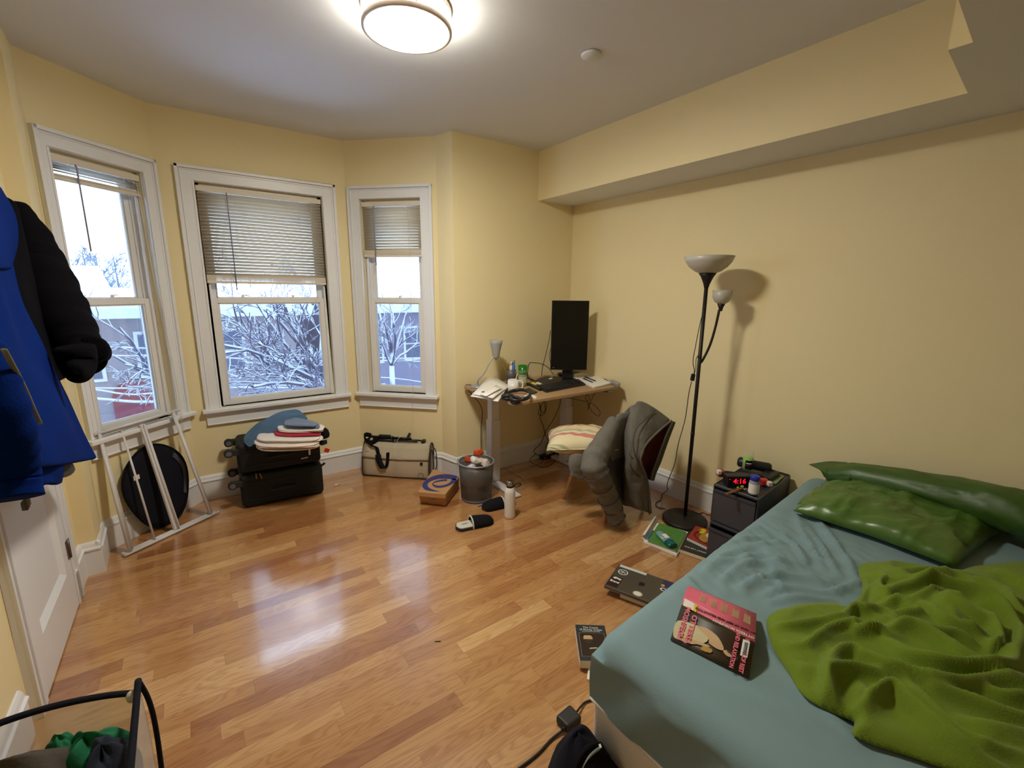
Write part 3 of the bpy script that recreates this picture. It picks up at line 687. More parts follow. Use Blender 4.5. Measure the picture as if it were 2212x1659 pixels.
# far trees on the skyline
FAR = [(145,548,36.,'leftmost thin bare tree on the skyline above the tan house'),(178,545,38.,'tall bare tree on the skyline just beside the white gable'),(205,546,37.,'bare tree in the middle of the skyline over the tan house'),(243,548,38.,'bare tree at the far end of the tan house skyline'),
       (838,598,60.,'pale skyline tree at the near edge of the narrow window'),(868,600,62.,'pale skyline tree in the middle of the narrow window'),(897,612,60.,'pale skyline tree at the far edge of the narrow window'),(640,618,60.,'pale skyline tree above the grey house roof')]
for i, (u,v,y,lab) in enumerate(FAR):
    y += 9*(i%4)
    e = PY(u,v,y); h = e[2]-GZ; base = (e[0],y,GZ); t = thing('bare_tree', lab, 'tree', base, 0, 'bare trees on the skyline')
    b = MB(); b.tube([(e[0],y,GZ),(e[0]+.1,y,GZ+h*.5),(e[0],y,GZ+h)], [.16,.12,.03], 6); link('trunk', b, M['bark_far'], t, world=True)
    r = np.random.RandomState(i+20); mains = []
    for k in range(26):
        z = GZ+h*(.35+.6*k/25); a = r.rand()*6.28; mains.append(((e[0],y,z),(math.cos(a),math.sin(a),.75),h*(.26-.17*k/25)*(1 if y < 50 else 1.3),.035))
    link('branches', tree_mesh(base, mains, 2, i, r0=.03, minr=.018, kids=(3,4), lens=(.4,.6), spread=.6), M['bark_far'], t, world=True)
# utility wires across the street
for wi, (pts, lab) in enumerate((([(150,745),(300,752),(480,760)], 'uppermost snowy wire across the window behind the rack'), ([(150,838),(290,852),(440,838)], 'sagging snowy wire crossing in front of the red arched door'),
                   ([(150,858),(300,868),(430,866)], 'thick snowy wire below the red arched door'), ([(440,772),(600,777),(760,778)], 'straight snowy wire at mid height of the middle window'),
                   ([(440,838),(600,832),(760,838)], 'lower snowy wire near the bottom of the middle window'), ([(790,772),(860,774),(960,772)], 'snowy wire at mid height of the narrow window'),
                   ([(790,812),(860,818),(960,832)], 'lower sloping snowy wire in the narrow window'))):
    yy = 12.3+.5*wi; a = [PY(u,v,yy) for u,v in pts]; d = (a[2]-a[0]); a = [a[0]-d*1.2]+a+[a[2]+d*1.2]
    b = MB(); b.tube(spline(a,8), .022 if 'thick' not in lab else .035, 6); single('utility_wire', b, M['pole'], lab, 'wire', 'snowy utility wires')
# ================================================================== LIGHT, SKY, CAMERA
w = bpy.data.worlds.new('overcast_winter_sky'); scene.world = w; w.use_nodes = True
bg = w.node_tree.nodes['Background']; bg.inputs[0].default_value = (.56,.77,1.05,1); bg.inputs[1].default_value = 3.6
def portal(name, org, ang, u0, u1, z0, z1):
    l = bpy.data.lights.new(name,'AREA'); l.shape = 'RECTANGLE'; l.size = u1-u0; l.size_y = z1-z0; l.energy = 1; l.cycles.is_portal = True
    o = bpy.data.objects.new(name, l); C.objects.link(o); p = wl(org, ang, (u0+u1)/2, .13, (z0+z1)/2); o.location = tuple(p); o.rotation_euler = (-PI/2,0,ang)
    return o
portal('sky_portal', BL0, ABL, .07, .555, WZ0, WZ1); portal('sky_portal', BL1, ABM, .198, .986, WZ0, WZ1); portal('sky_portal', BR0, ABR, .113, .607, WZ0, WZ1)
cam = bpy.data.cameras.new('camera'); co = bpy.data.objects.new('camera', cam); C.objects.link(co)
cam.sensor_fit = 'HORIZONTAL'; cam.sensor_width = 36.; cam.lens = 36.*F_PX/2212; cam.clip_start = .02; cam.clip_end = 400
co.matrix_world = Matrix(((R2[0],U2[0],-FW[0],CAM[0]),(R2[1],U2[1],-FW[1],CAM[1]),(R2[2],U2[2],-FW[2],CAM[2]),(0,0,0,1)))
scene.camera = co
vs = scene.view_settings; vs.view_transform = 'Standard'; vs.look = 'None'; vs.gamma = 1; vs.use_curve_mapping = False; vs.exposure = 1.33
cy = scene.cycles; cy.use_denoising = True; cy.max_bounces = 10; cy.diffuse_bounces = 5; cy.glossy_bounces = 4; cy.transmission_bounces = 8; cy.transparent_max_bounces = 16
cy.sample_clamp_indirect = 6.; cy.caustics_reflective = False; cy.caustics_refractive = False
# ================================================================== BED
BA, BB_, BC, BD = np.array([.885,.805]), np.array([2.825,.975]), np.array([2.825,-.70]), np.array([.905,-.72])
BTOP = .50
def bxy(s, t): return BA*(1-s)*(1-t)+BB_*s*(1-t)+BC*s*t+BD*(1-s)*t
def b_inv(x, y):     # inverse of the near-affine map
    ex = BB_-BA; ey = BD-BA; A = np.array([ex,ey]).T; return np.linalg.solve(A, np.array([x,y])-BA)
bed = thing('bed', 'low bed with a sage blue fitted sheet over a white box spring', 'bed', (1.85,.1,0))
b = MB()
q = [bxy(.004,.004),bxy(.996,.004),bxy(.996,.996),bxy(.004,.996)]
b.prism([tuple(p) for p in q], .03, .285)
link('box_spring', b, M['box_spring'], bed, world=True, bev=.022, seg=4)
for i, (s,t) in enumerate(((.06,.08),(.94,.08),(.94,.92),(.06,.92))):
    p = bxy(s,t); b = MB(); b.cyl((*p,0),(*p,.03),.03,n=12); link('foot', b, M['black'], bed, world=True)
b = MB()
qs = [bxy(.0015,.0015),bxy(.9985,.0015),bxy(.9985,.9985),bxy(.0015,.9985)]
for z in (.268,):
    pts = []
    for i in range(4):
        p0, p1 = qs[i], qs[(i+1)%4]
        for k in range(12): pts.append((*(p0+(p1-p0)*k/12), z))
    b.tube(pts, .005, 6, closed=True)
link('piping', b, M['linen'], bed, world=True)

def seg_dist(P, poly):
    """distance of points P (n,2) to an open polyline; also the signed side"""
    best = np.full(len(P), 9.); side = np.zeros(len(P)); fr = np.zeros(len(P)); L = 0; tot = sum(np.linalg.norm(poly[i+1]-poly[i]) for i in range(len(poly)-1))
    for i in range(len(poly)-1):
        a, c = poly[i], poly[i+1]; d = c-a; l2 = d@d+1e-12
        t = np.clip(((P-a)@d)/l2, 0, 1); e = P-(a+t[:,None]*d); ds = np.hypot(e[:,0],e[:,1]); m = ds < best
        sd = np.sign(d[0]*e[:,1]-d[1]*e[:,0]); best = np.where(m,ds,best); side = np.where(m,sd,side); fr = np.where(m,(L+t*math.sqrt(l2))/tot,fr); L += math.sqrt(l2)
    return best, side, fr
def vnoise(P, sc, seed):
    r = np.random.RandomState(seed); G = r.rand(64,64); X = P*sc; i = np.floor(X).astype(int); f = X-i; f = f*f*(3-2*f)
    g = lambda a,c: G[a % 64, c % 64]
    return (g(i[:,0],i[:,1])*(1-f[:,0])+g(i[:,0]+1,i[:,1])*f[:,0])*(1-f[:,1])+(g(i[:,0],i[:,1]+1)*(1-f[:,0])+g(i[:,0]+1,i[:,1]+1)*f[:,0])*f[:,1]
# mattress in its fitted sheet
LEN = np.linalg.norm(BB_-BA); WID = np.linalg.norm(BD-BA); RD = .07; DROP = .235
WR = [  # wrinkle ridges traced along the sheet: points in the picture, height, width
 ([(1500,1215),(1540,1180),(1600,1165),(1650,1160)],.010,.012), ([(1520,1235),(1560,1200),(1610,1190)],.008,.012), ([(1560,1255),(1600,1225),(1670,1215),(1730,1225)],.012,.014),
 ([(1600,1270),(1660,1245),(1740,1250),(1800,1265)],.012,.014), ([(1640,1290),(1700,1270),(1770,1280),(1830,1275)],.010,.014), ([(1620,1180),(1680,1175),(1740,1190)],.010,.013),
 ([(1740,1130),(1765,1170),(1790,1210),(1810,1240)],.012,.014), ([(1770,1125),(1800,1170),(1830,1210),(1850,1250)],.012,.015), ([(1720,1110),(1735,1150),(1780,1230)],.010,.014),
 ([(1560,1170),(1590,1150),(1640,1140)],.008,.012), ([(1480,1240),(1500,1270),(1530,1290)],.008,.014), ([(1440,1270),(1470,1290),(1500,1300)],.006,.014),
 ([(1660,1300),(1720,1295),(1800,1295)],.010,.015), ([(1640,1380),(1700,1460),(1790,1540),(1850,1600)],.006,.02), ([(1560,1480),(1680,1530),(1820,1600)],.004,.03), ([(1800,1280),(1840,1265),(1860,1255)],.012,.012),
 ([(1600,1205),(1650,1200),(1700,1235)],.010,.011), ([(1590,1240),(1650,1262),(1700,1262)],.010,.012), ([(1690,1150),(1720,1185),(1740,1215)],.010,.012), ([(1540,1215),(1580,1212),(1640,1222)],.008,.011)]
WRW = [(np.array([PZ(u,v,BTOP)[:2] for u,v in spline(p,5)]),h,wd) for p,h,wd in WR]
def drop(d):     # horizontal inset and height for arc length d beyond the edge of the top
    if d <= 0: return d, 0.
    a = d/RD
    if a < PI/2: return RD*math.sin(a), -RD*(1-math.cos(a))
    return RD, -RD-(d-RD*PI/2)
nu, nv = 190, 150; arc = RD*PI/2+DROP-RD
us = np.linspace(-arc, LEN-2*RD+arc, nu); vs_ = np.linspace(-arc, WID-2*RD+arc, nv); rows = []; tops = []
for v in vs_:
    row = []
    for u in us:
        fu = fv = 0.
        if u < 0: du, zu = drop(-u); x = RD-du
        elif u > LEN-2*RD: du, zu = drop(u-(LEN-2*RD)); x = LEN-RD+du
        else: x, zu = u+RD, 0.
        if v < 0: dv, zv = drop(-v); y = RD-dv
        elif v > WID-2*RD: dv, zv = drop(v-(WID-2*RD)); y = WID-RD+dv
        else: y, zv = v+RD, 0.
        z = min(zu, zv) if min(zu,zv) < -RD else -RD*(1-math.sqrt(max(0,1-min(1,math.hypot(1-(-zu/RD) if False else math.sqrt(max(0,1-(1+zu/RD)**2)), math.sqrt(max(0,1-(1+zv/RD)**2)))**2)))) if (zu < 0 and zv < 0) else min(zu,zv)
        p = bxy(x/LEN, y/WID); row.append((p[0],p[1],BTOP+z))
    rows.append(row)
A = np.array(rows); P = A.reshape(-1,3); top = P[:,2] > BTOP-.05; h = np.zeros(len(P))
for poly, hh, wd in WRW:
    d, s, f = seg_dist(P[:,:2], poly); h += 1.7*hh*np.exp(-(d/(wd*.8))**2)*np.sin(np.clip(f*.9+.05,0,1)*PI)**.5 - .35*hh*np.exp(-((d-wd*1.6)/wd)**2)*(s > 0)
crumple = np.exp(-(((P[:,0]-1.75)/.38)**2+((P[:,1]-.66)/.22)**2))
q = P[:,:2]+.03*np.stack([vnoise(P[:,:2],9,1),vnoise(P[:,:2],9,2)],1)
rn = 1-np.abs(2*vnoise(np.stack([q[:,0]*.6+q[:,1]*.8, q[:,1]*.5-q[:,0]*.9],1)*np.array([1.,2.2]),11,3)-1)
h += crumple*.020*(rn**2-.3)+.002*(vnoise(P[:,:2],7,4)-.5)
P[:,2] += np.where(top, h*np.clip((P[:,2]-(BTOP-.05))/.05,0,1), 0)
side = (P[:,2] < BTOP-.06)
P[:,0] += np.where(side & (P[:,0] < 1.1), .004*np.sin(P[:,1]*26+P[:,2]*22), 0); P[:,1] += np.where(side & (P[:,1] > .7), .004*np.sin(P[:,0]*30-P[:,2]*20), 0)
b = MB(); b.grid(P.reshape(nv,nu,3)); link('fitted_sheet', b, M['sheet'], bed, world=True)
b = MB(); b.prism([tuple(bxy(s,t)) for s,t in ((.01,.015),(.99,.015),(.99,.985),(.01,.985))], .285, .45); link('mattress', b, M['linen'], bed, world=True, bev=.03)

# ------------------------------------------------------------------ lime throw, crumpled
OUT = [(1655,1345),(1668,1322),(1705,1310),(1760,1303),(1803,1304),(1822,1312),(1850,1296),(1862,1270),(1855,1240),(1858,1219),(1900,1214),(1960,1219),(2055,1233),(2100,1224),(2170,1216),(2300,1220),(2420,1330),(2420,1700),(2250,1740),(2100,1680),(1990,1641),(1850,1592),(1846,1560),(1832,1552),(1775,1527),(1735,1500),(1700,1448),(1668,1395)]
BO = np.array([PZ(u,v,BTOP+.012)[:2] for u,v in spline(OUT,4,closed=True)])
def inside(P, poly):
    c = np.zeros(len(P),bool); n = len(poly)
    for i in range(n):
        a, d = poly[i], poly[i-1]; m = (a[1] > P[:,1]) != (d[1] > P[:,1])
        with np.errstate(divide='ignore', invalid='ignore'): x = (d[0]-a[0])*(P[:,1]-a[1])/(d[1]-a[1])+a[0]
        c ^= m & (P[:,0] < x)
    return c
FOLDS = [
 ([(2185,1420),(2175,1360),(2140,1315),(2080,1290),(2010,1272),(1950,1276),(1900,1292)],.050,.022), ([(1868,1262),(1940,1262),(2030,1278),(2110,1300),(2170,1345)],.040,.016),
 ([(2190,1400),(2180,1440),(2120,1452),(2040,1440),(1970,1420),(1915,1385)],.050,.020), ([(1905,1358),(1960,1362),(2030,1390),(2090,1425),(2140,1432)],.035,.016),
 ([(1690,1375),(1740,1388),(1785,1352),(1850,1346),(1910,1368),(1940,1375)],.032,.014), ([(1665,1340),(1710,1335),(1770,1335),(1820,1325)],.030,.016),
 ([(1775,1525),(1778,1470),(1800,1412),(1838,1400),(1862,1418),(1930,1450),(2040,1474),(2140,1470),(2230,1452)],.045,.018), ([(1740,1490),(1775,1498),(1780,1445)],.032,.013),
 ([(1848,1570),(1846,1530),(1880,1495),(1918,1482),(1960,1515),(2030,1570),(2110,1622),(2180,1650)],.045,.018), ([(1830,1540),(1800,1500),(1790,1455),(1830,1440),(1890,1450),(1910,1462)],.040,.014),
 ([(1862,1470),(1870,1500),(1905,1480)],.030,.010), ([(1930,1455),(1985,1500),(2050,1560),(2130,1600),(2220,1620)],.028,.016), ([(1858,1228),(1872,1258),(1862,1285),(1850,1296)],.045,.014),
 ([(1900,1300),(1935,1305),(1960,1325),(1980,1335)],.040,.011), ([(1910,1325),(1940,1330),(1975,1330)],.036,.010), ([(2010,1300),(2050,1320),(2100,1345),(2140,1362)],.050,.015), ([(1985,1310),(2020,1350),(2070,1372),(2130,1380)],.038,.013),
 ([(1960,1350),(2000,1370),(2050,1380),(2110,1402)],.036,.011), ([(2090,1240),(2140,1262),(2190,1310),(2230,1350)],.042,.016), ([(2150,1228),(2200,1255),(2280,1285)],.040,.018), ([(1935,1232),(2010,1238),(2070,1250),(2120,1285)],.036,.014),
 ([(2100,1480),(2160,1502),(2230,1500)],.036,.014), ([(1985,1475),(2060,1500),(2150,1530),(2250,1545)],.036,.016), ([(2060,1540),(2140,1565),(2240,1575)],.03,.018), ([(1880,1232),(1905,1250),(1900,1280),(1930,1290)],.04,.011),
 ([(1800,1330),(1830,1312),(1860,1318),(1900,1322),(1935,1345)],.040,.012), ([(1830,1345),(1850,1362),(1900,1352)],.034,.010), ([(1960,1300),(2000,1292),(2050,1305),(2110,1340),(2150,1385),(2130,1415)],.045,.012), ([(1700,1420),(1760,1440),(1800,1440)],.018,.02)]
FW_ = [(np.array([PZ(u,v,BTOP+.04)[:2] for u,v in spline(p,6)]),h_,wd) for p,h_,wd in FOLDS]
mn, mx_ = BO.min(0)-.01, BO.max(0)+.01; st = .0062
xs, ys = np.arange(mn[0],min(mx_[0],2.80),st), np.arange(mn[1],mx_[1],st)
G = np.array([[(x,y) for x in xs] for y in ys]); GP = G.reshape(-1,2); ins = inside(GP, BO)
dist, _, _ = seg_dist(GP, np.vstack([BO,BO[:1]]))
cl = np.vstack([BO,BO[:1]])
def nearest(P):
    best = np.full(len(P),9.); out = P.copy()
    for i in range(len(cl)-1):
        a, c = cl[i], cl[i+1]; d = c-a; t = np.clip(((P-a)@d)/(d@d+1e-12),0,1); e = a+t[:,None]*d; ds = np.hypot(*(P-e).T); m = ds < best; best = np.where(m,ds,best); out[m] = e[m]
    return out
wp = GP+.02*np.stack([vnoise(GP,13,5),vnoise(GP,13,6)],1)
h = np.zeros(len(GP)); hs = []
for poly, hh, wd in FW_:
    d, s, f = seg_dist(wp, poly); wd2 = np.where(s > 0, wd*.62, wd*1.2)
    k = hh*np.exp(-(d/wd2)**2)*np.sin(np.clip(f*.92+.04,0,1)*PI)**.6; hs.append(k); h = np.maximum(h,k)*1.0+.30*np.minimum(h,k)
rn = (1-np.abs(2*vnoise(wp,9,9)-1))**2; rn2 = (1-np.abs(2*vnoise(wp@np.array([[.8,.6],[-.6,.8]])*np.array([1.,2.]),8,10)-1))**2
cen = np.exp(-(((GP[:,0]-PZ(2010,1340,.52)[0])/.26)**2+((GP[:,1]-PZ(2010,1340,.52)[1])/.20)**2))
h += .010+.016*rn*(.5+cen)+.015*rn2*(.5+cen)+.018*cen
edge = 1-np.exp(-dist/.022); Zt = BTOP+.010+h*edge+.006*np.sqrt(np.clip(dist/.02,0,1))
idx = -np.ones(len(GP),int); nx = len(xs); ny = len(ys); quads = []; used = set()
I = ins.reshape(ny,nx)
for j in range(ny-1):
    for i in range(nx-1):
        if I[j,i] or I[j,i+1] or I[j+1,i] or I[j+1,i+1]: q = (j*nx+i,j*nx+i+1,(j+1)*nx+i+1,(j+1)*nx+i); quads.append(q); used.update(q)
used = sorted(used); NP = GP.copy(); o_ = ~ins; NP[o_] = nearest(GP[o_]); Zt = np.where(ins, Zt, BTOP+.009)
mp_ = {g:k for k,g in enumerate(used)}
b = MB(); b.add([(NP[g,0],NP[g,1],Zt[g]) for g in used], [tuple(mp_[g] for g in q) for q in quads], True)
thr = single('throw_blanket', b, M['throw'], 'lime green fleece throw lying crumpled on the sage blue bed', 'blanket', solid=.006)
sm = thr.modifiers.new('Smooth','SMOOTH'); sm.iterations = 1; sm.factor = .5

# ------------------------------------------------------------------ pillows
def satin_pillow(name, corners, H, matn, label, seed, wr):
    """corners: four world points of the seam outline (front-far, front-near, back-near, back-far)"""
    t, bt = pillow_rows(2,2,2,44,.42,0,seed); c = [np.array(p,float) for p in corners]; r = np.random.RandomState(seed); ph = r.rand(12)*6
    out = []
    for part, sg in ((t,1.),(bt,-1.)):
        A = part.reshape(-1,3); u, v = (A[:,0]+1)/2, (A[:,1]+1)/2
        B = (1-u)[:,None]*(1-v)[:,None]*c[0]+u[:,None]*(1-v)[:,None]*c[1]+u[:,None]*v[:,None]*c[2]+(1-u)[:,None]*v[:,None]*c[3]
        e = np.clip(np.abs(A[:,2]),0,1)
        Q = np.stack([u,v],1); Qw = Q+.10*np.stack([vnoise(Q,5,31),vnoise(Q,5,32)],1); rg = (1-np.abs(2*vnoise(Qw*np.array([1.3,.9]),7,33)-1))**3; rg2 = (1-np.abs(2*vnoise(Qw@np.array([[.6,.8],[-.8,.6]]),13,34)-1))**2; k = wr*e**.35*(1.6*rg+.8*rg2-.8+1.5*(vnoise(Q,3,35)-.5)) if sg > 0 else 0
        B[:,2] += H*(A[:,2] if sg > 0 else A[:,2]*.25)+k; out.append(B.reshape(part.shape))
    return out
cor = [PZ(1713,1103,.525), PZ(2062,1226,.525), PZ(2225,1120,.53), PZ(1775,1045,.53)]
tp, bt = satin_pillow('pillow', cor, .088, M['satin'], '', 3, .012)
t = thing('pillow', 'flat green satin pillow lying in front of the rolled one', 'pillow', cor[0])
b = MB(); b.grid(tp); b.grid(bt); link('pillowcase', b, M['satin'], t, world=True)
b = MB(); fl = [[PZ(1752,1062,.56),PZ(1765,1052,.575),PZ(1800,1048,.58)],[PZ(1735,1074,.555),PZ(1762,1066,.572),PZ(1805,1058,.592)],[PZ(1722,1088,.545),PZ(1752,1082,.565),PZ(1800,1075,.598)]]
b.grid(fine(fl)); link('hem_flap', b, M['satin'], t, world=True, solid=.004)
# rolled pillow against the wall
ax = [PX(1790,1022,2.68),PX(1850,1032,2.685),PX(1930,1045,2.69),PX(2020,1062,2.69),PX(2110,1082,2.69),PX(2200,1110,2.68),PX(2290,1150,2.66)]
rd = [.045,.075,.083,.088,.094,.10,.09]
S = spline(np.hstack([np.array(ax),np.array(rd)[:,None]]),7)
for i in range(len(S)): S[i,2] = max(S[i,2], BTOP+.03+S[i,3]*.86)
b = MB(); rowsR = []
for i, (x,y,z,r_) in enumerate(S):
    dd = S[min(i+1,len(S)-1)]-S[max(i-1,0)]; tng = dd[:3]/np.linalg.norm(dd[:3]); nn = np.cross(tng,[0,0,1]); nn /= np.linalg.norm(nn); up_ = np.cross(nn,tng)
    row = []
    for k in range(40):
        a = 2*PI*(k if k < 39.5 else 0)/40; pq = np.array([[i*.05+.3*math.sin(a),a*.45]]); wv = 1+.16*(vnoise(pq,2.2,41)[0]-.5)+.10*((1-abs(2*vnoise(pq+np.array([[.25*a,0]]),4.5,42)[0]-1))**3-.3); rr = r_*wv
        row.append(np.array([x,y,z])+nn*rr*1.15*math.cos(a)+up_*rr*.95*math.sin(a))
    rowsR.append(row)
b.grid(rowsR, close_u=True)
for e in (0,-1): b.add(rowsR[e], [tuple(range(40))], True)
t = thing('pillow', 'rolled dark green satin pillow propped against the yellow wall', 'pillow', S[10][:3])
link('pillowcase', b, M['satin2'], t, world=True)
b = MB(); fl = [[PX(1748,1004,2.72),PX(1790,998,2.74),PX(1830,1000,2.74)],[PX(1772,1016,2.66),PX(1800,1020,2.64),PX(1840,1022,2.62)],[PX(1782,1030,2.66),PX(1806,1042,2.62),PX(1835,1050,2.61)]]
b.grid(fine(fl)); link('open_end', b, M['satin2'], t, world=True, solid=.004)

# ------------------------------------------------------------------ open paperback lying face down on the sheet
zb = BTOP+.004
ridge = [PZ(1476,1292,.56), PZ(1632,1372,.56)]      # spine line left -> right
near = [PZ(1448,1382,zb), PZ(1618,1466,zb)]; far = [PZ(1487,1265,.525), PZ(1634,1325,.525)]
spn = [PZ(1473,1306,.555), PZ(1631,1388,.555)]     # lower edge of the spine
bk = thing('paperback_book', 'pink and brown library paperback lying open face down on the sheet', 'book', near[0])
def sheet_quad(p, q, r_, s, m, name, th, bow=0.):
    rows = []
    for v in np.linspace(0,1,9):
        a = np.array(p)*(1-v)+np.array(s)*v; c = np.array(q)*(1-v)+np.array(r_)*v; z = np.array([0,0,bow*4*v*(1-v)])
        rows.append([a+z,(a+c)/2+z,c+z])
    b = MB(); b.grid(rows); return link(name, b, m, bk, world=True, solid=th)
fc = sheet_quad(near[0],near[1],spn[1],spn[0],M['dbrown_p'],'front_cover',.0015,.004)
sp_ = sheet_quad(spn[0],spn[1],ridge[1],ridge[0],M['pink_p'],'spine',.0015)
sheet_quad(ridge[0],ridge[1],far[1],far[0],M['pink_p'],'back_cover',.0015,.004)
dn = np.array([0,0,-.003])
b = MB(); cN = [np.array(p)+dn for p in near]; cS = [np.array(p)+dn for p in spn]; fl0 = [np.array([*(p[:2]*.5+s[:2]*.5),zb-.002]) for p, s in zip(near,spn)]
b.hexa([np.array([*(near[0][:2]*.97+spn[0][:2]*.03),zb-.002]),np.array([*(near[1][:2]*.97+spn[1][:2]*.03),zb-.002]),np.array([*spn[1][:2],.525]),np.array([*spn[0][:2],.525]),near[0]*.97+spn[0]*.03+dn,near[1]*.97+spn[1]*.03+dn,spn[1]+dn,spn[0]+dn]); link('page_block', b, M['page'], bk, world=True)
# print on the front cover: frame with x along the spine, y from near edge to spine
ex = near[1]-near[0]; Wc = np.linalg.norm(ex); eyv = spn[0]-near[0]; Hc_ = np.linalg.norm(eyv)
def cov(u, v, lift=.0026):
    p = near[0]*(1-u)*(1-v)+near[1]*u*(1-v)+spn[1]*u*v+spn[0]*(1-u)*v; n = np.cross(ex,eyv); n /= np.linalg.norm(n)
    return p+n*lift+np.array([0,0,.004*4*v*(1-v)])
def patch(name, pts, m, lift, n=4):
    P = spline(pts,n,closed=True); b = MB(); c = cov(*P.mean(0),lift); b.add([cov(u,v,lift) for u,v in P]+[c], [(i,(i+1)%len(P),len(P)) for i in range(len(P))]); return link(name, b, m, bk, world=True)
# plain stand-in picture: a pale draped figure shape on dark brown
patch('cover_art', [(.02,.12),(.02,.50),(.25,.62),(.42,.60),(.45,.36),(.30,.14),(.12,.08)], M['cream_p'], .0030)
patch('cover_art', [(.28,.60),(.40,.68),(.55,.62),(.64,.46),(.66,.34),(.58,.30),(.48,.34),(.46,.44),(.38,.52)], M['flesh_p'], .0034)
patch('cover_art', [(.10,.10),(.30,.16),(.48,.24),(.47,.28),(.30,.24),(.12,.18)], M['flesh_p'], .0034)
patch('cover_art', [(.66,.32),(.70,.38),(.76,.36),(.77,.28),(.71,.25)], M['flesh_p'], .0036)
patch('cover_art', [(.70,.36),(.76,.40),(.84,.34),(.83,.24),(.75,.22),(.78,.30)], M['dbrown2_p'], .0040)
patch('cover_art', [(.40,.10),(.52,.13),(.53,.23),(.42,.22)], M['gold_p'], .0034, 2)
patch('barcode_label', [(.86,.42),(.945,.44),(.945,.92),(.86,.90)], M['ink_white'], .0040, 1)
patch('barcode_bars', [(.885,.48),(.925,.49),(.925,.85),(.885,.84)], M['grey_p'], .0046, 1)
yv = -(ex/Wc)     # lettering reads turned a quarter turn
def ctext(name, body, size, u, v, m, sx=1.):
    o = cov(u,v,.0046); d = -(eyv/Hc_); text(name, body, size, frame(o, d, ex/Wc), m, bk, sx=sx, bold=.0006)
ctext('cover_text','OTTESSA',.0200,.215,.45,M['pinkink'],1.12); ctext('cover_text','MOSHFEGH',.0200,.105,.52,M['pinkink'],1.02)
ctext('cover_text','AND RELAXATION',.0150,.790,.50,M['pinkink'],.82); ctext('cover_text','MY YEAR OF REST',.0150,.905,.46,M['pinkink'],.80)
nS = np.cross(ridge[1]-ridge[0], ridge[0]-spn[0]); nS /= np.linalg.norm(nS); nS *= np.sign(nS[2])
def spp(u, v, l=.0016): return spn[0]*(1-u)*(1-v)+spn[1]*u*(1-v)+ridge[1]*u*v+ridge[0]*(1-u)*v+nS*l
text('spine_text','OTTESSA MOSHFEGH',.0115,frame(spp(.72,.26), -(ex/Wc), -(ridge[0]-spn[0])),M['ink_white'],bk,bold=.0003)
nB = np.cross(ex, far[0]-ridge[0]); nB /= np.linalg.norm(nB); nB *= np.sign(nB[2])
def bkp(u, v, l=.0022): return ridge[0]*(1-u)*(1-v)+ridge[1]*u*(1-v)+far[1]*u*v+far[0]*(1-u)*v+nB*l+np.array([0,0,.004*4*v*(1-v)])
text('spine_text','MY YEAR OF REST AND RELAXATION',.0098,frame(spp(.60,.80), -(ex/Wc), -(ridge[0]-spn[0])),M['ink_black'],bk,bold=.0003)
b = MB()
for c in range(5):
    for r_ in range(7):
        u0 = .22+c*.155; L_ = .11*(.7+.3*((c*7+r_*3) % 5)/4); u = u0+r_*.013
        b.add([bkp(u,.25),bkp(u+.006,.25),bkp(u+.006,.25+L_*4.2),bkp(u,.25+L_*4.2)],[(0,1,2,3)])
link('back_blurb', b, M['cream_p'], bk, world=True)
b = MB(); b.add([spp(.02,-.1,.002),spp(.17,-.1,.002),spp(.17,1.0,.002),spp(.02,1.0,.002)],[(0,1,2,3)]); link('call_number_label', b, M['paper'], bk, world=True)
b = MB(); b.add([spp(.17,-.1,.002),spp(.215,-.1,.002),spp(.215,1.0,.002),spp(.17,1.0,.002)],[(0,1,2,3)]); link('yellow_label', b, M['yellow_p'], bk, world=True)
# ================================================================== DESK CORNER
DZ = .775
_PZ = PZ
def PZ(u, v, z=0.):
    p = _PZ(u, v, z)
    return np.array([p[0]*2.975/p[1],2.975,z]) if (p[1] > 2.975 and .5 < z < 1.2) else p
desk = thing('standing_desk', 'tan topped standing desk with white metal legs in the room corner', 'desk', (2.30,2.74,0))
b = MB(); b.bb(1.715,2.765,2.355,3.035,DZ-.024,DZ); link('desktop', b, M['desk_top'], desk, world=True, bev=.004)
for x in (1.85,2.62):
    b = MB(); b.bb(x-.035,x+.035,2.79,2.85,.33,DZ-.07); link('inner_column', b, M['wmetal'], desk, world=True, bev=.004)
    b = MB(); b.bb(x-.042,x+.042,2.782,2.858,.03,.53 if x < 2 else .53); link('outer_column', b, M['wmetal'], desk, world=True, bev=.004)
    b = MB(); b.hexa([(x-.035,2.49,0.004),(x+.035,2.49,0.004),(x+.035,3.03,0.004),(x-.035,3.03,0.004),(x-.035,2.49,.020),(x+.035,2.49,.020),(x+.035,3.03,.030),(x-.035,3.03,.030)]); link('foot', b, M['wmetal'], desk, world=True, bev=.004)
    b = MB(); xs_ = x-.06
    prof = [(2.39,DZ-.025),(3.02,DZ-.025),(3.02,DZ-.04),(2.88,DZ-.085),(2.76,DZ-.085),(2.60,DZ-.04),(2.39,DZ-.032)]; k = len(prof)
    b.add([(x-.03,y,z) for y,z in prof]+[(x+.03,y,z) for y,z in prof], [tuple(range(k)),tuple(range(2*k-1,k-1,-1))]+[(i,(i+1)%k,k+(i+1)%k,k+i) for i in range(k)]); link('side_bracket', b, M['wmetal'], desk, world=True, bev=.002)
b = MB(); b.bb(1.88,2.59,2.79,2.85,DZ-.062,DZ-.026); link('crossbar', b, M['wmetal'], desk, world=True, bev=.003)
b = MB(); b.bb(2.62,2.69,2.357,2.43,DZ-.043,DZ-.025); link('height_controller', b, M['grey_p'], desk, world=True, bev=.005)
b = MB(); [b.ball((2.633+.014*i,2.356,DZ-.033),(.003,.002,.003),8,6) for i in range(4)]; link('button', b, M['ink_white'], desk, world=True)

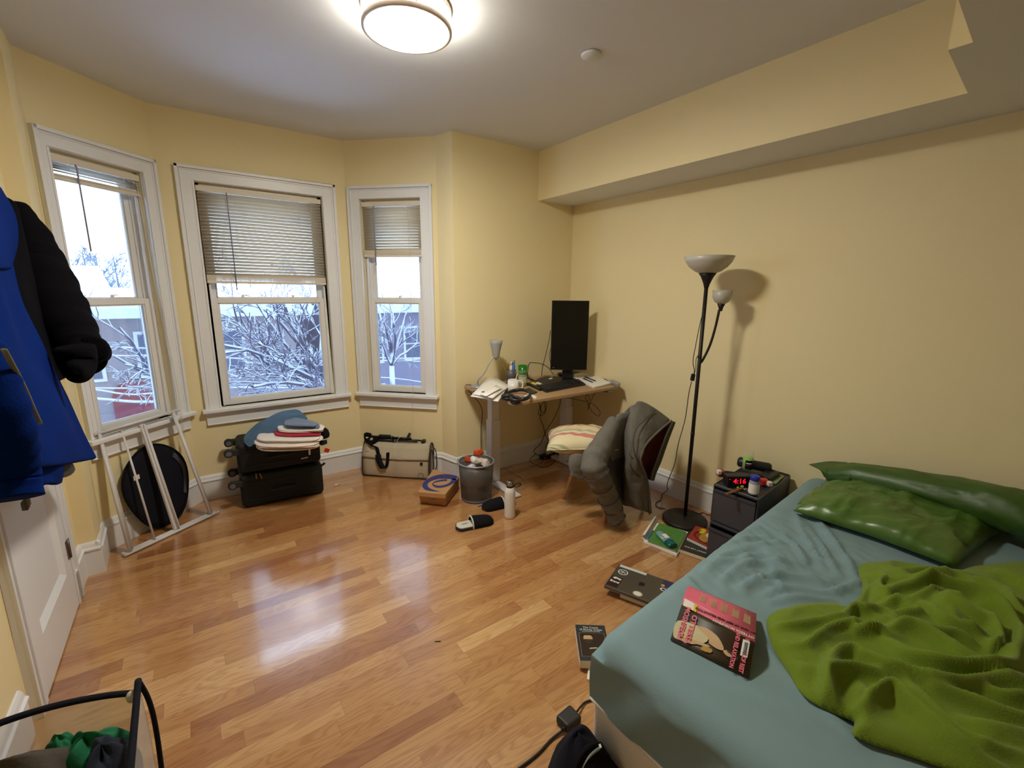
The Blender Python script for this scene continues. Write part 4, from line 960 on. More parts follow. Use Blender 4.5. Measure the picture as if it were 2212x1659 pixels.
# --- monitor, turned upright
mc = np.array([2.555,2.745,0]); th = YAW; Rm = Matrix.Rotation(th,4,'Z')
mon = thing('computer_monitor', 'tall black monitor turned to portrait at the back of the desk', 'monitor', (mc[0],mc[1],DZ), th)
b = MB(); b.bb(-.152,.152,-.012,.012,.093,.665); link('bezel', b, M['black'], mon, bev=.003)
b = MB(); b.bb(-.146,.146,-.0135,-.012,.101,.659); link('screen', b, M['monitor'], mon)
b = MB(); b.bb(-.075,.075,.012,.045,.25,.55); link('back_shell', b, M['black'], mon, bev=.012)
b = MB(); b.bb(-.045,.045,.03,.06,.012,.40); link('stand_neck', b, M['black'], mon, bev=.006)
b = MB(); b.bb(-.12,.12,-.06,.13,.0,.012); link('stand_base', b, M['black'], mon, bev=.004)
b = MB(); b.ball((-.128,-.0135,.113),(.002,.001,.002),8,6); link('power_light', b, M['led_w'], mon)

# --- keyboard
kz = DZ+.001; kc = [PZ(1180,845,kz+.012),PZ(1265,829,kz+.012),PZ(1250,819,kz+.018),PZ(1157,833,kz+.018)]
kc = [np.array(p) for p in kc]; kb = thing('keyboard', 'black full-size keyboard near the front edge of the desk', 'keyboard', (kc[0]+kc[2])/2*np.array([1,1,0])+np.array([0,0,kz]))
b = MB(); b.hexa([np.array([p[0],p[1],kz]) for p in kc]+kc); link('case', b, M['black'], kb, world=True, bev=.004)
r = np.random.RandomState(3)
b = MB()
for j in range(5):
    for i in range(19):
        if i in (13,16) : continue
        u0, u1, v0, v1 = .02+i*.0505, .02+i*.0505+.044, .08+j*.17, .08+j*.17+.14
        if j == 0 and 4 <= i <= 9: u1 = u0+.0505
        P4 = [kc[0]*(1-u)*(1-v)+kc[1]*u*(1-v)+kc[2]*u*v+kc[3]*(1-u)*v+np.array([0,0,.007]) for u,v in ((u0,v0),(u1,v0),(u1,v1),(u0,v1))]
        b.slab(P4,.008)
link('keys', b, mat('black_keycaps','222126',.5,var=.15), kb, world=True)

# --- papers
def sheet(label, pts, m=None, lift=.0, curl=.006, name='paper_sheet', group='loose papers on the desk', cat='paper', n=5):
    c = [np.array(p,float) for p in pts]; rows = []
    for v in np.linspace(0,1,n):
        row = []
        for u in np.linspace(0,1,n):
            p = c[0]*(1-u)*(1-v)+c[1]*u*(1-v)+c[2]*u*v+c[3]*(1-u)*v; p = p+np.array([0,0,curl*math.sin(3*u+1.5*v+lift*40)*(u+v)/2]); row.append(p)
        rows.append(row)
    b = MB(); b.grid(rows); return single(name, b, m or M['paper'], label, cat, group, solid=.0008)
b = MB(); z = DZ+.001; b.slab([PZ(1022,845,z+.012),PZ(1079,859,z+.012),PZ(1098,826,z+.012),PZ(1058,812,z+.012)],.012)
tp_ = single('folder', b, M['navy_p'], 'dark blue folder at the bottom of the paper heap on the desk', 'folder', bev=.001)
def lay(pxs, z, k=None):
    q = [_PZ(u,v,z) for u,v in pxs]; k = k or min(1,2.99/max(p[1] for p in q)); return [np.array([p[0]*k,p[1]*k,z]) for p in q]
sheet('white sheet lying straight on the dark blue folder', lay([(1019,842),(1076,852),(1096,824),(1060,808)],DZ+.017,.93), lift=.1, curl=.003)
sheet('white sheet skewed across the middle of the paper heap', lay([(1016,841),(1066,848),(1100,822),(1054,804)],DZ+.024,.93), lift=.2, curl=.004)
sheet('creased white sheet with faint print on top of the paper heap', lay([(1020,836),(1064,846),(1102,818),(1060,800)],DZ+.034,.93), lift=.3, curl=.010)
t3 = sheet('small white slip resting uppermost on the paper heap', lay([(1036,836),(1050,841),(1085,824),(1072,818)],DZ+.047,.93), lift=.4, curl=.003)
b = MB(); b.add([PZ(u,v,DZ+.0515)*np.array([.93,.93,1]) for u,v in ((1039,833),(1046,832),(1047,830),(1040,831))],[(0,1,2,3)]); link('faint_print', b, M['grey_p'], t3, world=True); 
sheet('white note poking out under the headphones at the desk corner', lay([(1132,856),(1157,861),(1161,856),(1140,849)],DZ+.0012), lift=.3, curl=.001)
sheet('white card beside the headphones at the left desk edge', lay([(1056,857),(1079,865),(1092,858),(1072,850)],DZ+.0012), lift=.3, curl=.001)
# --- desk lamp
dl = thing('desk_lamp', 'small bent-neck desk lamp with frosted shade behind the papers', 'lamp', (1.775,2.93,DZ))
b = MB(); b.lathe([(.055,0),(.055,.010),(.03,.018),(.012,.022),(.0,.022)],24); link('base', b, M['silver_p'], dl)
st = [(1.775,2.93,DZ+.02),(1.778,2.92,DZ+.06)]+[PY(u,v,2.90) for u,v in ((1046,806),(1056,786),(1065,772),(1070,767))]
b = MB(); b.tube(spline(st,6),.0055,10); link('gooseneck', b, M['silver_p'], dl, world=True)
c0 = PY(1071.5,770,2.90); sc = .0033
b = MB(); b.lathe([(.020,-.012),(.026,0),(.034,.045),(.046,.10),(.053,.128),(.050,.128),(.043,.10),(.031,.045),(.018,.004)],28,tuple(c0)); link('lamp_shade', b, M['frost'], dl, world=True)
b = MB(); b.lathe([(.012,.005),(.014,.03),(.026,.065),(.029,.085),(.022,.105),(.008,.112),(0,.113)],20,tuple(c0)); link('bulb', b, M['bulb'], dl, world=True)
b = MB(); b.cyl(c0+np.array([.0,0,-.026]),c0+np.array([0,0,-.010]),.004,n=8); link('switch', b, M['black'], dl, world=True)
b = MB(); b.tube(spline([(1.765,2.98,DZ+.005),(1.745,3.02,DZ+.008),(1.742,3.045,DZ-.02),PY(1040,880,3.03),PY(1039,930,3.03),PY(1040,985,3.03),PY(1046,1010,3.02)],6),.003,6); link('power_cord', b, M['cable'], dl, world=True)
# --- mug
p = PZ(1108,846,DZ); mug = thing('mug', 'white mug with red inside and a spoon in it', 'mug', p)
b = MB(); b.lathe([(.0,.001),(.036,.001),(.040,.006),(.040,.092)],32); b.lathe([(.040,.092),(.0365,.092)],32,caps=False); link('body', b, M['white'], mug)
b = MB(); b.lathe([(.0366,.0925),(.0362,.02),(.0,.018)],32,caps=False); link('inside', b, mat('red_glaze','9c1220',.3), mug)
d_ = RT; b = MB(); b.tube(spline([d_*.038+np.array([0,0,.080]),d_*.062+np.array([0,0,.080]),d_*.074+np.array([0,0,.055]),d_*.064+np.array([0,0,.025]),d_*.038+np.array([0,0,.018])],6),.006,10); link('handle', b, M['white'], mug)
b = MB(); b.tube([RT*.0-np.array([0,0,-.02]),RT*.032+np.array([0,0,.135])],[.003,.004],8,flat=.5); sp = single('spoon', b, M['linen2'], 'pale spoon standing in the red and white mug', 'spoon'); sp.location = tuple(p)
# --- jar, bottle, green tumbler, pen cup
p = PZ(1129,834,DZ); jar = thing('jar', 'glass jar with green lid behind the white mug', 'jar', p)
b = MB(); b.lathe([(.0,.001),(.031,.001),(.034,.008),(.034,.088),(.030,.098),(.030,.106)],28); link('glass', b, M['jar_g'], jar)
b = MB(); b.lathe([(.0345,.030),(.0345,.078)],28,caps=False); link('label', b, mat('pale_label','b5b59c',.6,var=.2,vscale=60), jar)
b = MB(); b.lathe([(.0325,.100),(.0335,.104),(.0335,.120),(.030,.123),(0,.123)],28); link('lid', b, M['green_lid'], jar)
p = PZ(1106,818,DZ); sb = thing('spray_bottle', 'slim white spray bottle standing in front of the pen cup', 'bottle', p)
b = MB(); b.lathe([(.0,.001),(.021,.001),(.023,.005),(.023,.115),(.019,.130),(.012,.138)],24); link('bottle', b, M['white'], sb)
b = MB(); b.lathe([(.0132,.137),(.0132,.162),(.011,.166),(0,.166)],20); link('cap', b, M['white'], sb)
b = MB(); 
for k in range(9): z = .028+k*.009; a0 = YAW-PI/2-.75; b.add([(.0234*math.cos(a0+1.3*t),.0234*math.sin(a0+1.3*t),z+e) for e in (0,.004) for t in (0,.33,.66,1)],[(0,1,5,4),(1,2,6,5),(2,3,7,6)])
link('fine_print', b, M['grey_p'], sb)
p = PZ(1129,817,DZ); gt = thing('tumbler', 'green plastic tumbler behind the green-lidded jar', 'cup', p)
b = MB(); b.lathe([(.0,.001),(.028,.001),(.040,.125),(.0375,.125),(.026,.008),(0,.008)],28); link('cup', b, M['green_glass'], gt)
p = PZ(1104,812,DZ); pc = thing('pen_cup', 'grey mesh pen cup full of pens behind the spray bottle', 'pen cup', p)
b = MB(); b.lathe([(.0,.001),(.036,.001),(.040,.10),(.038,.10),(.034,.004),(0,.004)],24); link('cup', b, M['grey_p'], pc)
pens = [(-.020,.0,-.055,.02,.150,'yellow pencil leaning out of the grey pen cup','pencil',M['yellow_p']),(-.008,.01,-.018,.01,.158,'orange pencil standing in the grey pen cup','pencil',mat('orange_pencil','b8652c',.5)),
 (.002,-.01,.004,-.01,.168,'dark blue pen upright in the grey pen cup','pen',M['navy_p']),(.012,.0,.022,.0,.172,'blue marker tallest in the grey pen cup','marker',M['blue_pen']),(.018,.012,.034,.012,.178,'slate pen at the side of the grey pen cup','pen',M['grey_p'])]
for (x0,y0,x1,y1,h,lab,cat,m) in pens:
    b = MB(); q0 = RT*x0+np.array([0,y0,.012]); q1 = RT*x1+np.array([0,y1,h]); b.tube([q0,q0*.08+q1*.92,q1],[.004,.004,.0015],8); o = single(cat, b, m, lab, cat, 'pens in the pen cup'); o.location = tuple(p)
b = MB(); q = RT*.012+np.array([0,-.012,.02]); b.lathe([(.012,0),(.014,.09),(.014,.118),(.010,.126),(0,.126)],16,tuple(q)); o = single('glue_stick', b, M['blue_pen'], 'fat blue and white stick standing in the grey pen cup', 'glue stick'); o.location = tuple(p)
# --- headphones
h0, h1 = PZ(1096,858,DZ+.02), PZ(1113,865,DZ+.02); hp = thing('headphones', 'black over-ear headphones lying at the front left desk corner', 'headphones', (h0+h1)/2*np.array([1,1,0])+np.array([0,0,DZ]))
for q, rot in ((h0,-.15),(h1,.15)):
    b = MB(); T = Matrix.Rotation(rot,4,'X'); b.lathe([(.0,-.018),(.030,-.018),(.038,-.012),(.040,0)],28,tuple(q),M=T); link('ear_cup', b, M['black'], hp, world=True)
    b = MB(); ring = [(Vector(q)+T @ Vector((.029*math.cos(a),.033*math.sin(a),.012))) for a in np.linspace(0,2*PI,24,endpoint=False)]; b.tube(ring,.012,8,closed=True); link('ear_pad', b, mat('black_leatherette','19181b',.45,var=.1), hp, world=True)
hb = [PZ(1112,862,DZ+.02),PZ(1128,863,DZ+.025),PZ(1143,857,DZ+.035),PZ(1143,847,DZ+.038),PZ(1127,842,DZ+.032),PZ(1106,845,DZ+.022),PZ(1094,851,DZ+.02)]
b = MB(); b.tube(spline(hb,6),.010,8,flat=1.4); link('headband', b, M['black'], hp, world=True)
b = MB(); q = PZ(1126,857,DZ+.036); b.ball(q,(.012,.006,.004),10,8); link('hinge', b, M['silver_p'], hp, world=True)
# --- phone, flat laptop, wallet, cards
b = MB(); b.slab(lay([(1128,842),(1147,851),(1161,846),(1143,837)],DZ+.0085),.0075); ph_ = single('phone', b, M['monitor'], 'black phone lying between the headphones and the keyboard', 'phone', bev=.002)
L4 = [np.array(q) for q in lay([(1138,827),(1166,840),(1216,822),(1183,811)],DZ+.018)]; lp = thing('laptop', 'closed black laptop with stickers lying behind the keyboard', 'laptop', (L4[0]+L4[2])/2*np.array([1,1,0])+np.array([0,0,DZ]))
b = MB(); b.slab(L4,.017); link('lid', b, M['black'], lp, world=True, bev=.003)
def l4(u,v,l=.0006): return L4[0]*(1-u)*(1-v)+L4[1]*u*(1-v)+L4[2]*u*v+L4[3]*(1-u)*v+np.array([0,0,l])
for nm, (u0,u1,v0,v1), m in (('yellow_sticker',(.12,.5,.08,.2),M['yellow_p']),('round_sticker',(.30,.62,.2,.32),M['ink_white']),('blue_sticker',(.72,.95,.25,.48),M['ink_blue']),('white_sticker',(.35,.48,.78,.92),M['ink_white'])):
    b = MB(); b.add([l4(u0,v0),l4(u1,v0),l4(u1,v1),l4(u0,v1)],[(0,1,2,3)]); link(nm, b, m, lp, world=True, solid=.0003, offset=1)
b = MB(); b.slab(lay([(1160,812),(1175,818),(1192,810),(1176,805)],DZ+.016),.015); single('wallet', b, M['tan'], 'small tan wallet at the foot of the upright monitor', 'wallet', bev=.004)
b = MB(); b.tube(spline(lay([(1139,808),(1148,812),(1158,816),(1168,819)],DZ+.012),5),[.006]*5+[.009]*5+[.007]*6,8); single('headset_case', b, M['black'], 'black strap-like pouch between the jar and the tan wallet', 'pouch')
p = PZ(1211,812,DZ+.001); b = MB(); b.ball(p+np.array([0,0,.015]),(.03,.05,.0155),18,10,M=Matrix.Rotation(YAW,4,'Z')); mo = thing('computer_mouse', 'black mouse resting just under the monitor', 'mouse', p); link('shell', b, M['black'], mo, world=True)
b = MB(); b.cyl(p+np.array([-.01,-.022,.027]),p+np.array([0.0,-.03,.025]),.004,n=10); link('scroll_wheel', b, M['grey_p'], mo, world=True)
b = MB(); b.slab(lay([(1216,812),(1232,820),(1247,812),(1232,805)],DZ+.006),.005); single('notepad', b, mat('mauve_card','5a4654',.6,var=.2,vscale=30), 'mauve card lying between the mouse and the open notebook', 'card')
b = MB(); b.slab(lay([(1222,806),(1240,810),(1252,802),(1236,799)],DZ+.022),.020); single('small_box', b, M['green_screen'], 'dark green patterned box lying under the monitor edge', 'box', bev=.002)
# --- open notebook with pens
nb = thing('notebook', 'open white notebook lying at the right end of the desk', 'notebook', PZ(1282,820,DZ))
b = MB(); b.slab(lay([(1236,814),(1283,836),(1321,827),(1282,808)],DZ+.014),.013); link('pages', b, M['paper'], nb, world=True, bev=.001)
b = MB(); c = lay([(1238,812),(1250,805.5),(1290,804),(1296,812)],DZ+.02); rows = [[PZ(1239,814,DZ+.016),PZ(1262,811,DZ+.017),PZ(1284,809,DZ+.017)],[PZ(1241,808,DZ+.035),PZ(1263,806,DZ+.030),PZ(1286,806,DZ+.024)],[PZ(1248,806,DZ+.022),PZ(1268,803,DZ+.02),PZ(1289,804,DZ+.018)]]
b.grid(fine(rows)); link('curled_page', b, M['paper'], nb, world=True, solid=.002)
def pen(label, a, c, z, m, r_=.0045, cat='pen', group=None, cap=None):
    t = thing(cat, label, cat, PZ(*a,z), group=group); a, c = PZ(*a,z+r_), PZ(*c,z+r_); d = c-a
    b = MB(); b.tube([a,a+d*.06,a+d*.94,c],[.0015,r_,r_,r_*.8],10); link('barrel', b, m, t, world=True)
    b = MB(); b.tube([a+d*.62,a+d*.99],[r_*1.15,r_*1.15],10); link('cap', b, cap or m, t, world=True)
    b = MB(); b.tube([a+d*.64+np.array([0,0,r_*1.3]),a+d*.95+np.array([0,0,r_*1.3])],r_*.3,6); link('clip', b, m, t, world=True); return t
pen('black pen lying across the open notebook', (1287,823),(1263,814),DZ+.0142,M['ink_black'],group='pens by the notebook'); pen('dark blue pen lying beside the black one on the notebook', (1281,826),(1260,817.5),DZ+.0142,M['navy_p'],group='pens by the notebook')
pen('black pen lying past the notebook next to the wall', (1313,823),(1298,815),DZ+.001,M['ink_black'],group='pens by the notebook')
b = MB(); b.slab(lay([(1316,822),(1334,831),(1340,827),(1323,819)],DZ+.024),.023); pb = thing('power_adapter', 'grey adapter block at the wall end of the desk', 'adapter', PZ(1328,826,DZ)); link('case', b, M['silver_p'], pb, world=True, bev=.003)
b = MB(); q = PZ(1336,829,DZ+.012); b.ball(q,(.004,.004,.004),8,6); link('socket', b, M['black'], pb, world=True)
# --- cables of the desk
def cable(label, pts, r_=.0028, m=None, cat='cable', name='cable', group=None, n=7): 
    b = MB(); b.tube(spline(pts,n),r_,7); return single(name, b, m or M['cable'], label, cat, group)
cable('black cable running down beside the left edge of the monitor', [PY(1189,714,2.87),PY(1186,735,2.9),PY(1178,770,2.9),PY(1172,793,2.9),PZ(1170,805,DZ+.003)], group='monitor cables')
cable('thin black cable bowed behind the lower monitor edge', [PY(1190,752,2.87),PY(1187,765,2.88),PY(1188,780,2.87),PY(1192,790,2.86)], .0022, group='monitor cables')
cable('black cable arching from the green tumbler to the monitor base', [PZ(1139,808,DZ+.02),PY(1143,786,2.9),PY(1157,784,2.9),PY(1172,787,2.88),PY(1185,795,2.86),PZ(1196,802,DZ+.01)], group='monitor cables')
yy = 2.66
cable('black cable coiled and hung under the middle of the desk', [PY(1154,867,yy),PY(1164,869,yy),PY(1166,880,yy),PY(1163,892,yy-.02),PY(1168,898,yy-.02),PY(1178,890,yy-.02),PY(1180,870,yy),PY(1174,868,yy),PY(1168,880,yy-.02),PY(1172,892,yy-.03),PY(1178,884,yy-.02),PY(1176,868,yy),PY(1190,863,yy)], .0024, group='cables hanging under the desk')
cable('black cable hanging from the coil down to the power strip', [PY(1166,872,yy),PY(1168,890,2.7),PY(1167,905,2.75),PY(1174,920,2.8),PY(1177,937,2.83),PY(1185,952,2.86),PY(1198,964,2.9),PY(1206,985,2.95)], group='cables hanging under the desk')
cable('black cable slanting from the desk underside to a loop on the floor', [PY(1211,862,yy),PY(1208,878,2.7),PY(1196,905,2.76),PY(1180,930,2.82),PY(1168,958,2.88),PY(1155,970,2.92),PY(1154,978,2.95),PY(1165,984,2.97),PY(1178,983,2.98)], group='cables hanging under the desk')
cable('black cable looped on the floor by the white plug', [PY(1158,980,2.97),PY(1145,992,2.90),PZ(1150,1000,.004),PZ(1170,1009,.004),PZ(1190,1004,.004),PZ(1200,990,.01)], group='cables hanging under the desk')
cable('black cable arched above the white plug near the baseboard', [PY(1178,968,2.95),PY(1182,958,2.95),PY(1194,952,2.94),PY(1206,957,2.95),PY(1210,970,2.98)], group='cables hanging under the desk')
cable('black cable tied in a knot under the right end of the desk', [PY(1219,858,2.62),PY(1245,863,2.6),PY(1265,867,2.58),PY(1274,862,2.57),PY(1270,853,2.56),PY(1265,860,2.55),PY(1272,875,2.55),PY(1280,890,2.55),PY(1293,899,2.55),PY(1296,890,2.55),PY(1285,876,2.55),PY(1273,871,2.55),PY(1270,886,2.55),PY(1274,873,2.56),PY(1282,855,2.58),PY(1289,845,2.60)], .0022, group='cables hanging under the desk')
cable('white cable trailing over the floor from the plug under the desk', [PY(1179,990,3.0),PZ(1172,1003,.003),PZ(1150,1011,.003),PZ(1120,1008,.003),PZ(1100,1000,.003),PY(1085,978,3.03)], .002, M['wcable'])
cable('grey cable curving over the floor past the white desk foot', [PZ(1088,1010,.003),PZ(1112,1024,.003),PZ(1130,1036,.003),PZ(1135,1050,.003),PZ(1122,1060,.003),PZ(1112,1058,.003)], .003, M['silver_p'])
pa = PY(1186,980,3.0); t = thing('plug_adapter', 'square white plug adapter in the power strip under the desk', 'adapter', pa); b = MB(); b.box((0,0,0),(.062,.035,.066)); link('case', b, M['white'], t, bev=.004)
b = MB(); [b.cyl((x,-.0175,.012),(x,-.0195,.012),.004,n=8) for x in (-.012,.012)]; link('socket', b, M['grey_p'], t)
p = PZ(1215,995,.0); t = thing('power_strip', 'black power strip lying along the baseboard under the desk', 'power strip', (2.66,3.0,0)); b = MB(); b.bb(-.17,.16,-.028,.028,.002,.042); link('housing', b, M['black'], t, bev=.006)
b = MB(); b.bb(-.150,-.130,-.030,-.0275,.012,.030); link('switch', b, M['red_p'], t)
PZ = _PZ
# ================================================================== CHAIR WITH CUSHION AND JACKET
ch = thing('chair', 'chair with splayed beech legs, hidden under a grey quilted jacket', 'chair', (2.33,2.06,0))
b = MB()
SW = .42
def seat_pt(u, v): return (2.33+u*.20, 2.07+v*.20, .415+.012*(u*u+v*v))
rows = [[seat_pt(u,v) for u in np.linspace(-1,1,11)] for v in np.linspace(-1,1,11)]
b.grid(rows); link('seat', b, mat('grey_shell_plastic','6a6864',.5,var=.05), ch, world=True, solid=.012, bev=.004)
b = MB(); rows = []
for t_ in np.linspace(0,1,8):
    z = .43+t_*.33; y = 1.875-.05*t_**1.5; w_ = .19-.02*t_
    rows.append([(2.33+u*w_, y+.03*u*u*t_, z-.015*u*u*t_) for u in np.linspace(-1,1,11)])
b.grid(rows); link('backrest', b, bpy.data.materials['grey_shell_plastic'], ch, world=True, solid=.012)
for (x0,y0,x1,y1) in ((2.20,2.20,2.125,2.285),(2.20,1.94,2.118,1.868),(2.46,2.20,2.53,2.285),(2.46,1.94,2.53,1.868)):
    b = MB(); b.tube([(x1,y1,0),(x0,y0,.41)],[.011,.017],14); link('leg', b, M['wood_l'], ch, world=True)
# cushion on the seat
cu = thing('cushion', 'cream cushion with pink and green stripes on the chair seat', 'cushion', (2.20,2.17,.435))
tp, bt = pillow_rows(.46,.42,.18,30,.55,.004,5)
Rc = Matrix.Rotation(-.72,4,'Z') @ Matrix.Rotation(-.05,4,'Y')
def xf(A): return np.array([[tuple(Matrix.Translation((2.15,2.16,.490)) @ Rc @ Vector(p)) for p in r_] for r_ in A])
b = MB(); b.grid(xf(tp)); b.grid(xf(bt)); link('cover', b, M['stripes'], cu, world=True)
b = MB(); e = [tuple(p) for p in xf(tp)[0]]+[tuple(p) for p in xf(tp)[1:,-1]]+[tuple(p) for p in xf(tp)[-1,::-1][1:]]+[tuple(p) for p in xf(tp)[::-1,0][1:-1]]; b.tube(e,.004,6,closed=True); link('seam', b, M['stripes'], cu, world=True)
# jacket: draped shell, sleeve, lining
jk = thing('jacket', 'grey quilted jacket with dark red lining thrown over the chair back', 'jacket', (2.40,1.78,.05))
G = [  # rows from the collar down: (u, v, y)
 [(1312,936,1.95),(1334,902,1.90),(1350,884,1.86),(1369,871,1.83),(1388,868,1.80),(1418,885,1.76),(1450,909,1.72)],
 [(1293,957,1.96),(1322,935,1.90),(1344,925,1.90),(1360,915,1.80),(1382,912,1.75),(1406,914,1.72),(1428,927,1.70)],
 [(1272,977,1.97),(1312,968,1.88),(1342,970,1.92),(1356,962,1.78),(1372,958,1.73),(1386,955,1.71),(1397,958,1.70)],
 [(1257,1000,1.98),(1308,1003,1.86),(1341,1012,1.93),(1354,1008,1.78),(1368,1002,1.73),(1378,996,1.71),(1386,990,1.70)],
 [(1262,1028,1.97),(1314,1038,1.86),(1343,1048,1.92),(1357,1046,1.79),(1373,1040,1.74),(1385,1033,1.72),(1394,1024,1.71)],
 [(1285,1056,1.95),(1322,1068,1.88),(1345,1078,1.90),(1360,1078,1.80),(1377,1076,1.75),(1391,1070,1.73),(1401,1060,1.72)],
 [(1305,1082,1.92),(1332,1090,1.88),(1349,1094,1.88),(1366,1095,1.80),(1381,1100,1.75),(1395,1106,1.73),(1407,1110,1.715)]]
rows = [[PY(*p) for p in r_] for r_ in G]
b = MB(); F_ = fine(rows,6,6)
for i in range(F_.shape[0]):
    for j in range(F_.shape[1]): F_[i,j] += (vnoise(np.array([[i*.16+j*.03,j*.13]]),1.,51)[0]-.5)*np.array([.012,.034,.008])+(vnoise(np.array([[i*.38,j*.33-i*.1]]),1.,52)[0]-.5)*np.array([.004,.014,.004])
b.grid(F_); link('body', b, M['quilt'], jk, world=True, solid=.018, offset=0, sub=1)
# sleeve hanging down in front
ax = [(1330,905,1.90,.045),(1300,965,1.86,.072),(1283,1000,1.83,.080),(1292,1030,1.81,.078),(1308,1062,1.80,.070),(1322,1092,1.79,.063),(1332,1118,1.775,.056),(1335,1131,1.765,.052)]
S = spline([np.append(PY(u,v,y),r_) for u,v,y,r_ in ax],7); S[:,2] = np.maximum(S[:,2], .065)
rr = S[:,3]*(1+.05*np.sin(np.arange(len(S))*1.7)); b = MB(); b.tube(S[:,:3],rr,26); b.v = [tuple(np.array(p)+(vnoise(np.array([[p[0]*16+p[2]*6,p[2]*19]]),1.,53)[0]-.5)*np.array([.03,.022,.012])) for p in b.v]; link('sleeve', b, M['quilt'], jk, world=True, sub=1)
for f_ in (.40,.52,.64,.76,.86):
    i = int(f_*(len(S)-1)); c = S[i,:3]; t_ = S[i+1,:3]-S[i-1,:3]; t_ /= np.linalg.norm(t_); a_ = np.cross(t_,[0,1,0]); a_ /= np.linalg.norm(a_); bb_ = np.cross(t_,a_)
    b = MB(); b.tube([c+(a_*math.cos(q)+bb_*math.sin(q))*rr[i]*1.0 for q in np.linspace(0,2*PI,30,endpoint=False)],.0028,6,closed=True); link('quilting_seam', b, mat('dark_seam','3e3b37',.9) if 'dark_seam' not in bpy.data.materials else bpy.data.materials['dark_seam'], jk, world=True)
seam = bpy.data.materials['dark_seam']
def seamline(pts, r_=.0026, m=None, nm='quilting_seam'):
    b = MB(); b.tube(spline([PY(*p) for p in pts],6),r_,6); link(nm, b, m or seam, jk, world=True)
seamline([(1416,886,1.745),(1395,905,1.725),(1376,925,1.725),(1368,950,1.715),(1370,975,1.71),(1378,1000,1.70)])
seamline([(1357,985,1.76),(1364,1010,1.735),(1380,1028,1.715),(1392,1024,1.70)],.004); seamline([(1350,960,1.80),(1362,985,1.74),(1374,995,1.715)])
seamline([(1258,984,1.94),(1290,985,1.80),(1320,988,1.79)],.003)
seamline([(1450,909,1.705),(1428,927,1.685),(1412,942,1.685),(1397,958,1.685),(1388,975,1.685),(1384,992,1.685),(1388,1010,1.69),(1396,1030,1.70),(1401,1060,1.705),(1406,1108,1.70)],.008,M['quilt'],'front_edge')
# lining and far front panel
rows = [[PY(1448,911,1.72),PY(1451,912,1.70),PY(1453,911,1.68)],[PY(1424,931,1.715),PY(1432,938,1.70),PY(1440,938,1.68)],[PY(1396,960,1.715),PY(1414,968,1.72),PY(1430,966,1.68)],[PY(1386,990,1.715),PY(1404,998,1.72),PY(1420,994,1.68)],[PY(1392,1020,1.72),PY(1403,1024,1.72),PY(1410,1016,1.68)],[PY(1400,1035,1.725),PY(1403,1037,1.71),PY(1406,1036,1.68)]]
b = MB(); b.grid(fine(rows,5,5)); link('lining', b, M['lining'], jk, world=True, solid=.004)
rows = [[PY(1452,909,1.67),PY(1455,911,1.685)],[PY(1438,938,1.67),PY(1444,940,1.685)],[PY(1427,966,1.67),PY(1434,968,1.685)],[PY(1417,994,1.67),PY(1424,997,1.685)],[PY(1408,1018,1.67),PY(1414,1020,1.685)],[PY(1404,1037,1.67),PY(1409,1037,1.685)]]
b = MB(); b.grid(fine(rows,4,5)); link('far_edge', b, mat('olive_quilt_edge','3c3b2c',.9,var=.15), jk, world=True, solid=.014)
# the tucked lower back part under the cushion
rows = [[(1236,982,2.02),(1250,980,1.98),(1266,984,1.96)],[(1232,1000,2.02),(1247,1000,1.97),(1262,1004,1.95)],[(1231,1016,2.01),(1246,1018,1.98),(1262,1022,1.95)],[(1230,1029,2.0),(1246,1031,1.98),(1264,1033,1.95)]]
b = MB(); b.grid(fine([[PY(*p) for p in r_] for r_ in rows],4,4)); link('second_sleeve', b, M['quilt'], jk, world=True, solid=.03, sub=1)
b = MB(); rows = [[(1266,1030,1.96),(1285,1042,1.93),(1305,1050,1.92)],[(1278,1050,1.95),(1296,1060,1.92),(1312,1070,1.92)],[(1296,1072,1.93),(1308,1080,1.92),(1318,1086,1.91)]]
b.grid(fine([[PY(*p) for p in r_] for r_ in rows],4,4)); link('back_hem', b, mat('slate_lining','3d4150',.9,var=.15,bump=.1), jk, world=True, solid=.02, sub=1)
b = MB(); b.cyl(PY(1402,1106,1.70),PY(1403,1112,1.70),.004,n=8); link('zip_pull', b, M['black'], jk, world=True)
# ================================================================== FLOOR LAMP
fl = thing('floor_lamp', 'black floor lamp with two white bowl shades near the right wall', 'floor lamp', (2.560,1.565,0))
b = MB(); b.lathe([(.0,.001),(.138,.001),(.142,.006),(.142,.028),(.136,.034),(.03,.042),(.012,.05),(0,.05)],48); link('base', b, M['blackm'], fl)
b = MB(); b.cyl((0,0,.045),(0,0,1.62),.0115,n=16); link('pole', b, M['blackm'], fl)
for z in (.62,1.12):
    b = MB(); b.cyl((0,0,z-.008),(0,0,z+.008),.0128,n=16); link('pole_joint', b, M['blackm'], fl)
b = MB(); b.lathe([(.012,1.535),(.018,1.56),(.035,1.60),(.053,1.628)],32); link('shade_holder', b, M['blackm'], fl)
b = MB(); b.lathe([(.045,1.622),(.075,1.635),(.108,1.66),(.130,1.69),(.142,1.72),(.139,1.72),(.126,1.692),(.104,1.664),(.07,1.64),(.02,1.63),(0,1.63)],48); link('lamp_shade', b, M['shade'], fl)
d = R2*np.array([1,1,0]); d /= np.linalg.norm(d)
arm = [(0,0,1.075),tuple(d*.02+np.array([0,0,1.10])),tuple(d*.055+np.array([0,0,1.19])),tuple(d*.078+np.array([0,0,1.30])),tuple(d*.092+np.array([0,0,1.41]))]
b = MB(); b.tube(spline(arm,8),.0075,12); link('reading_arm', b, M['blackm'], fl)
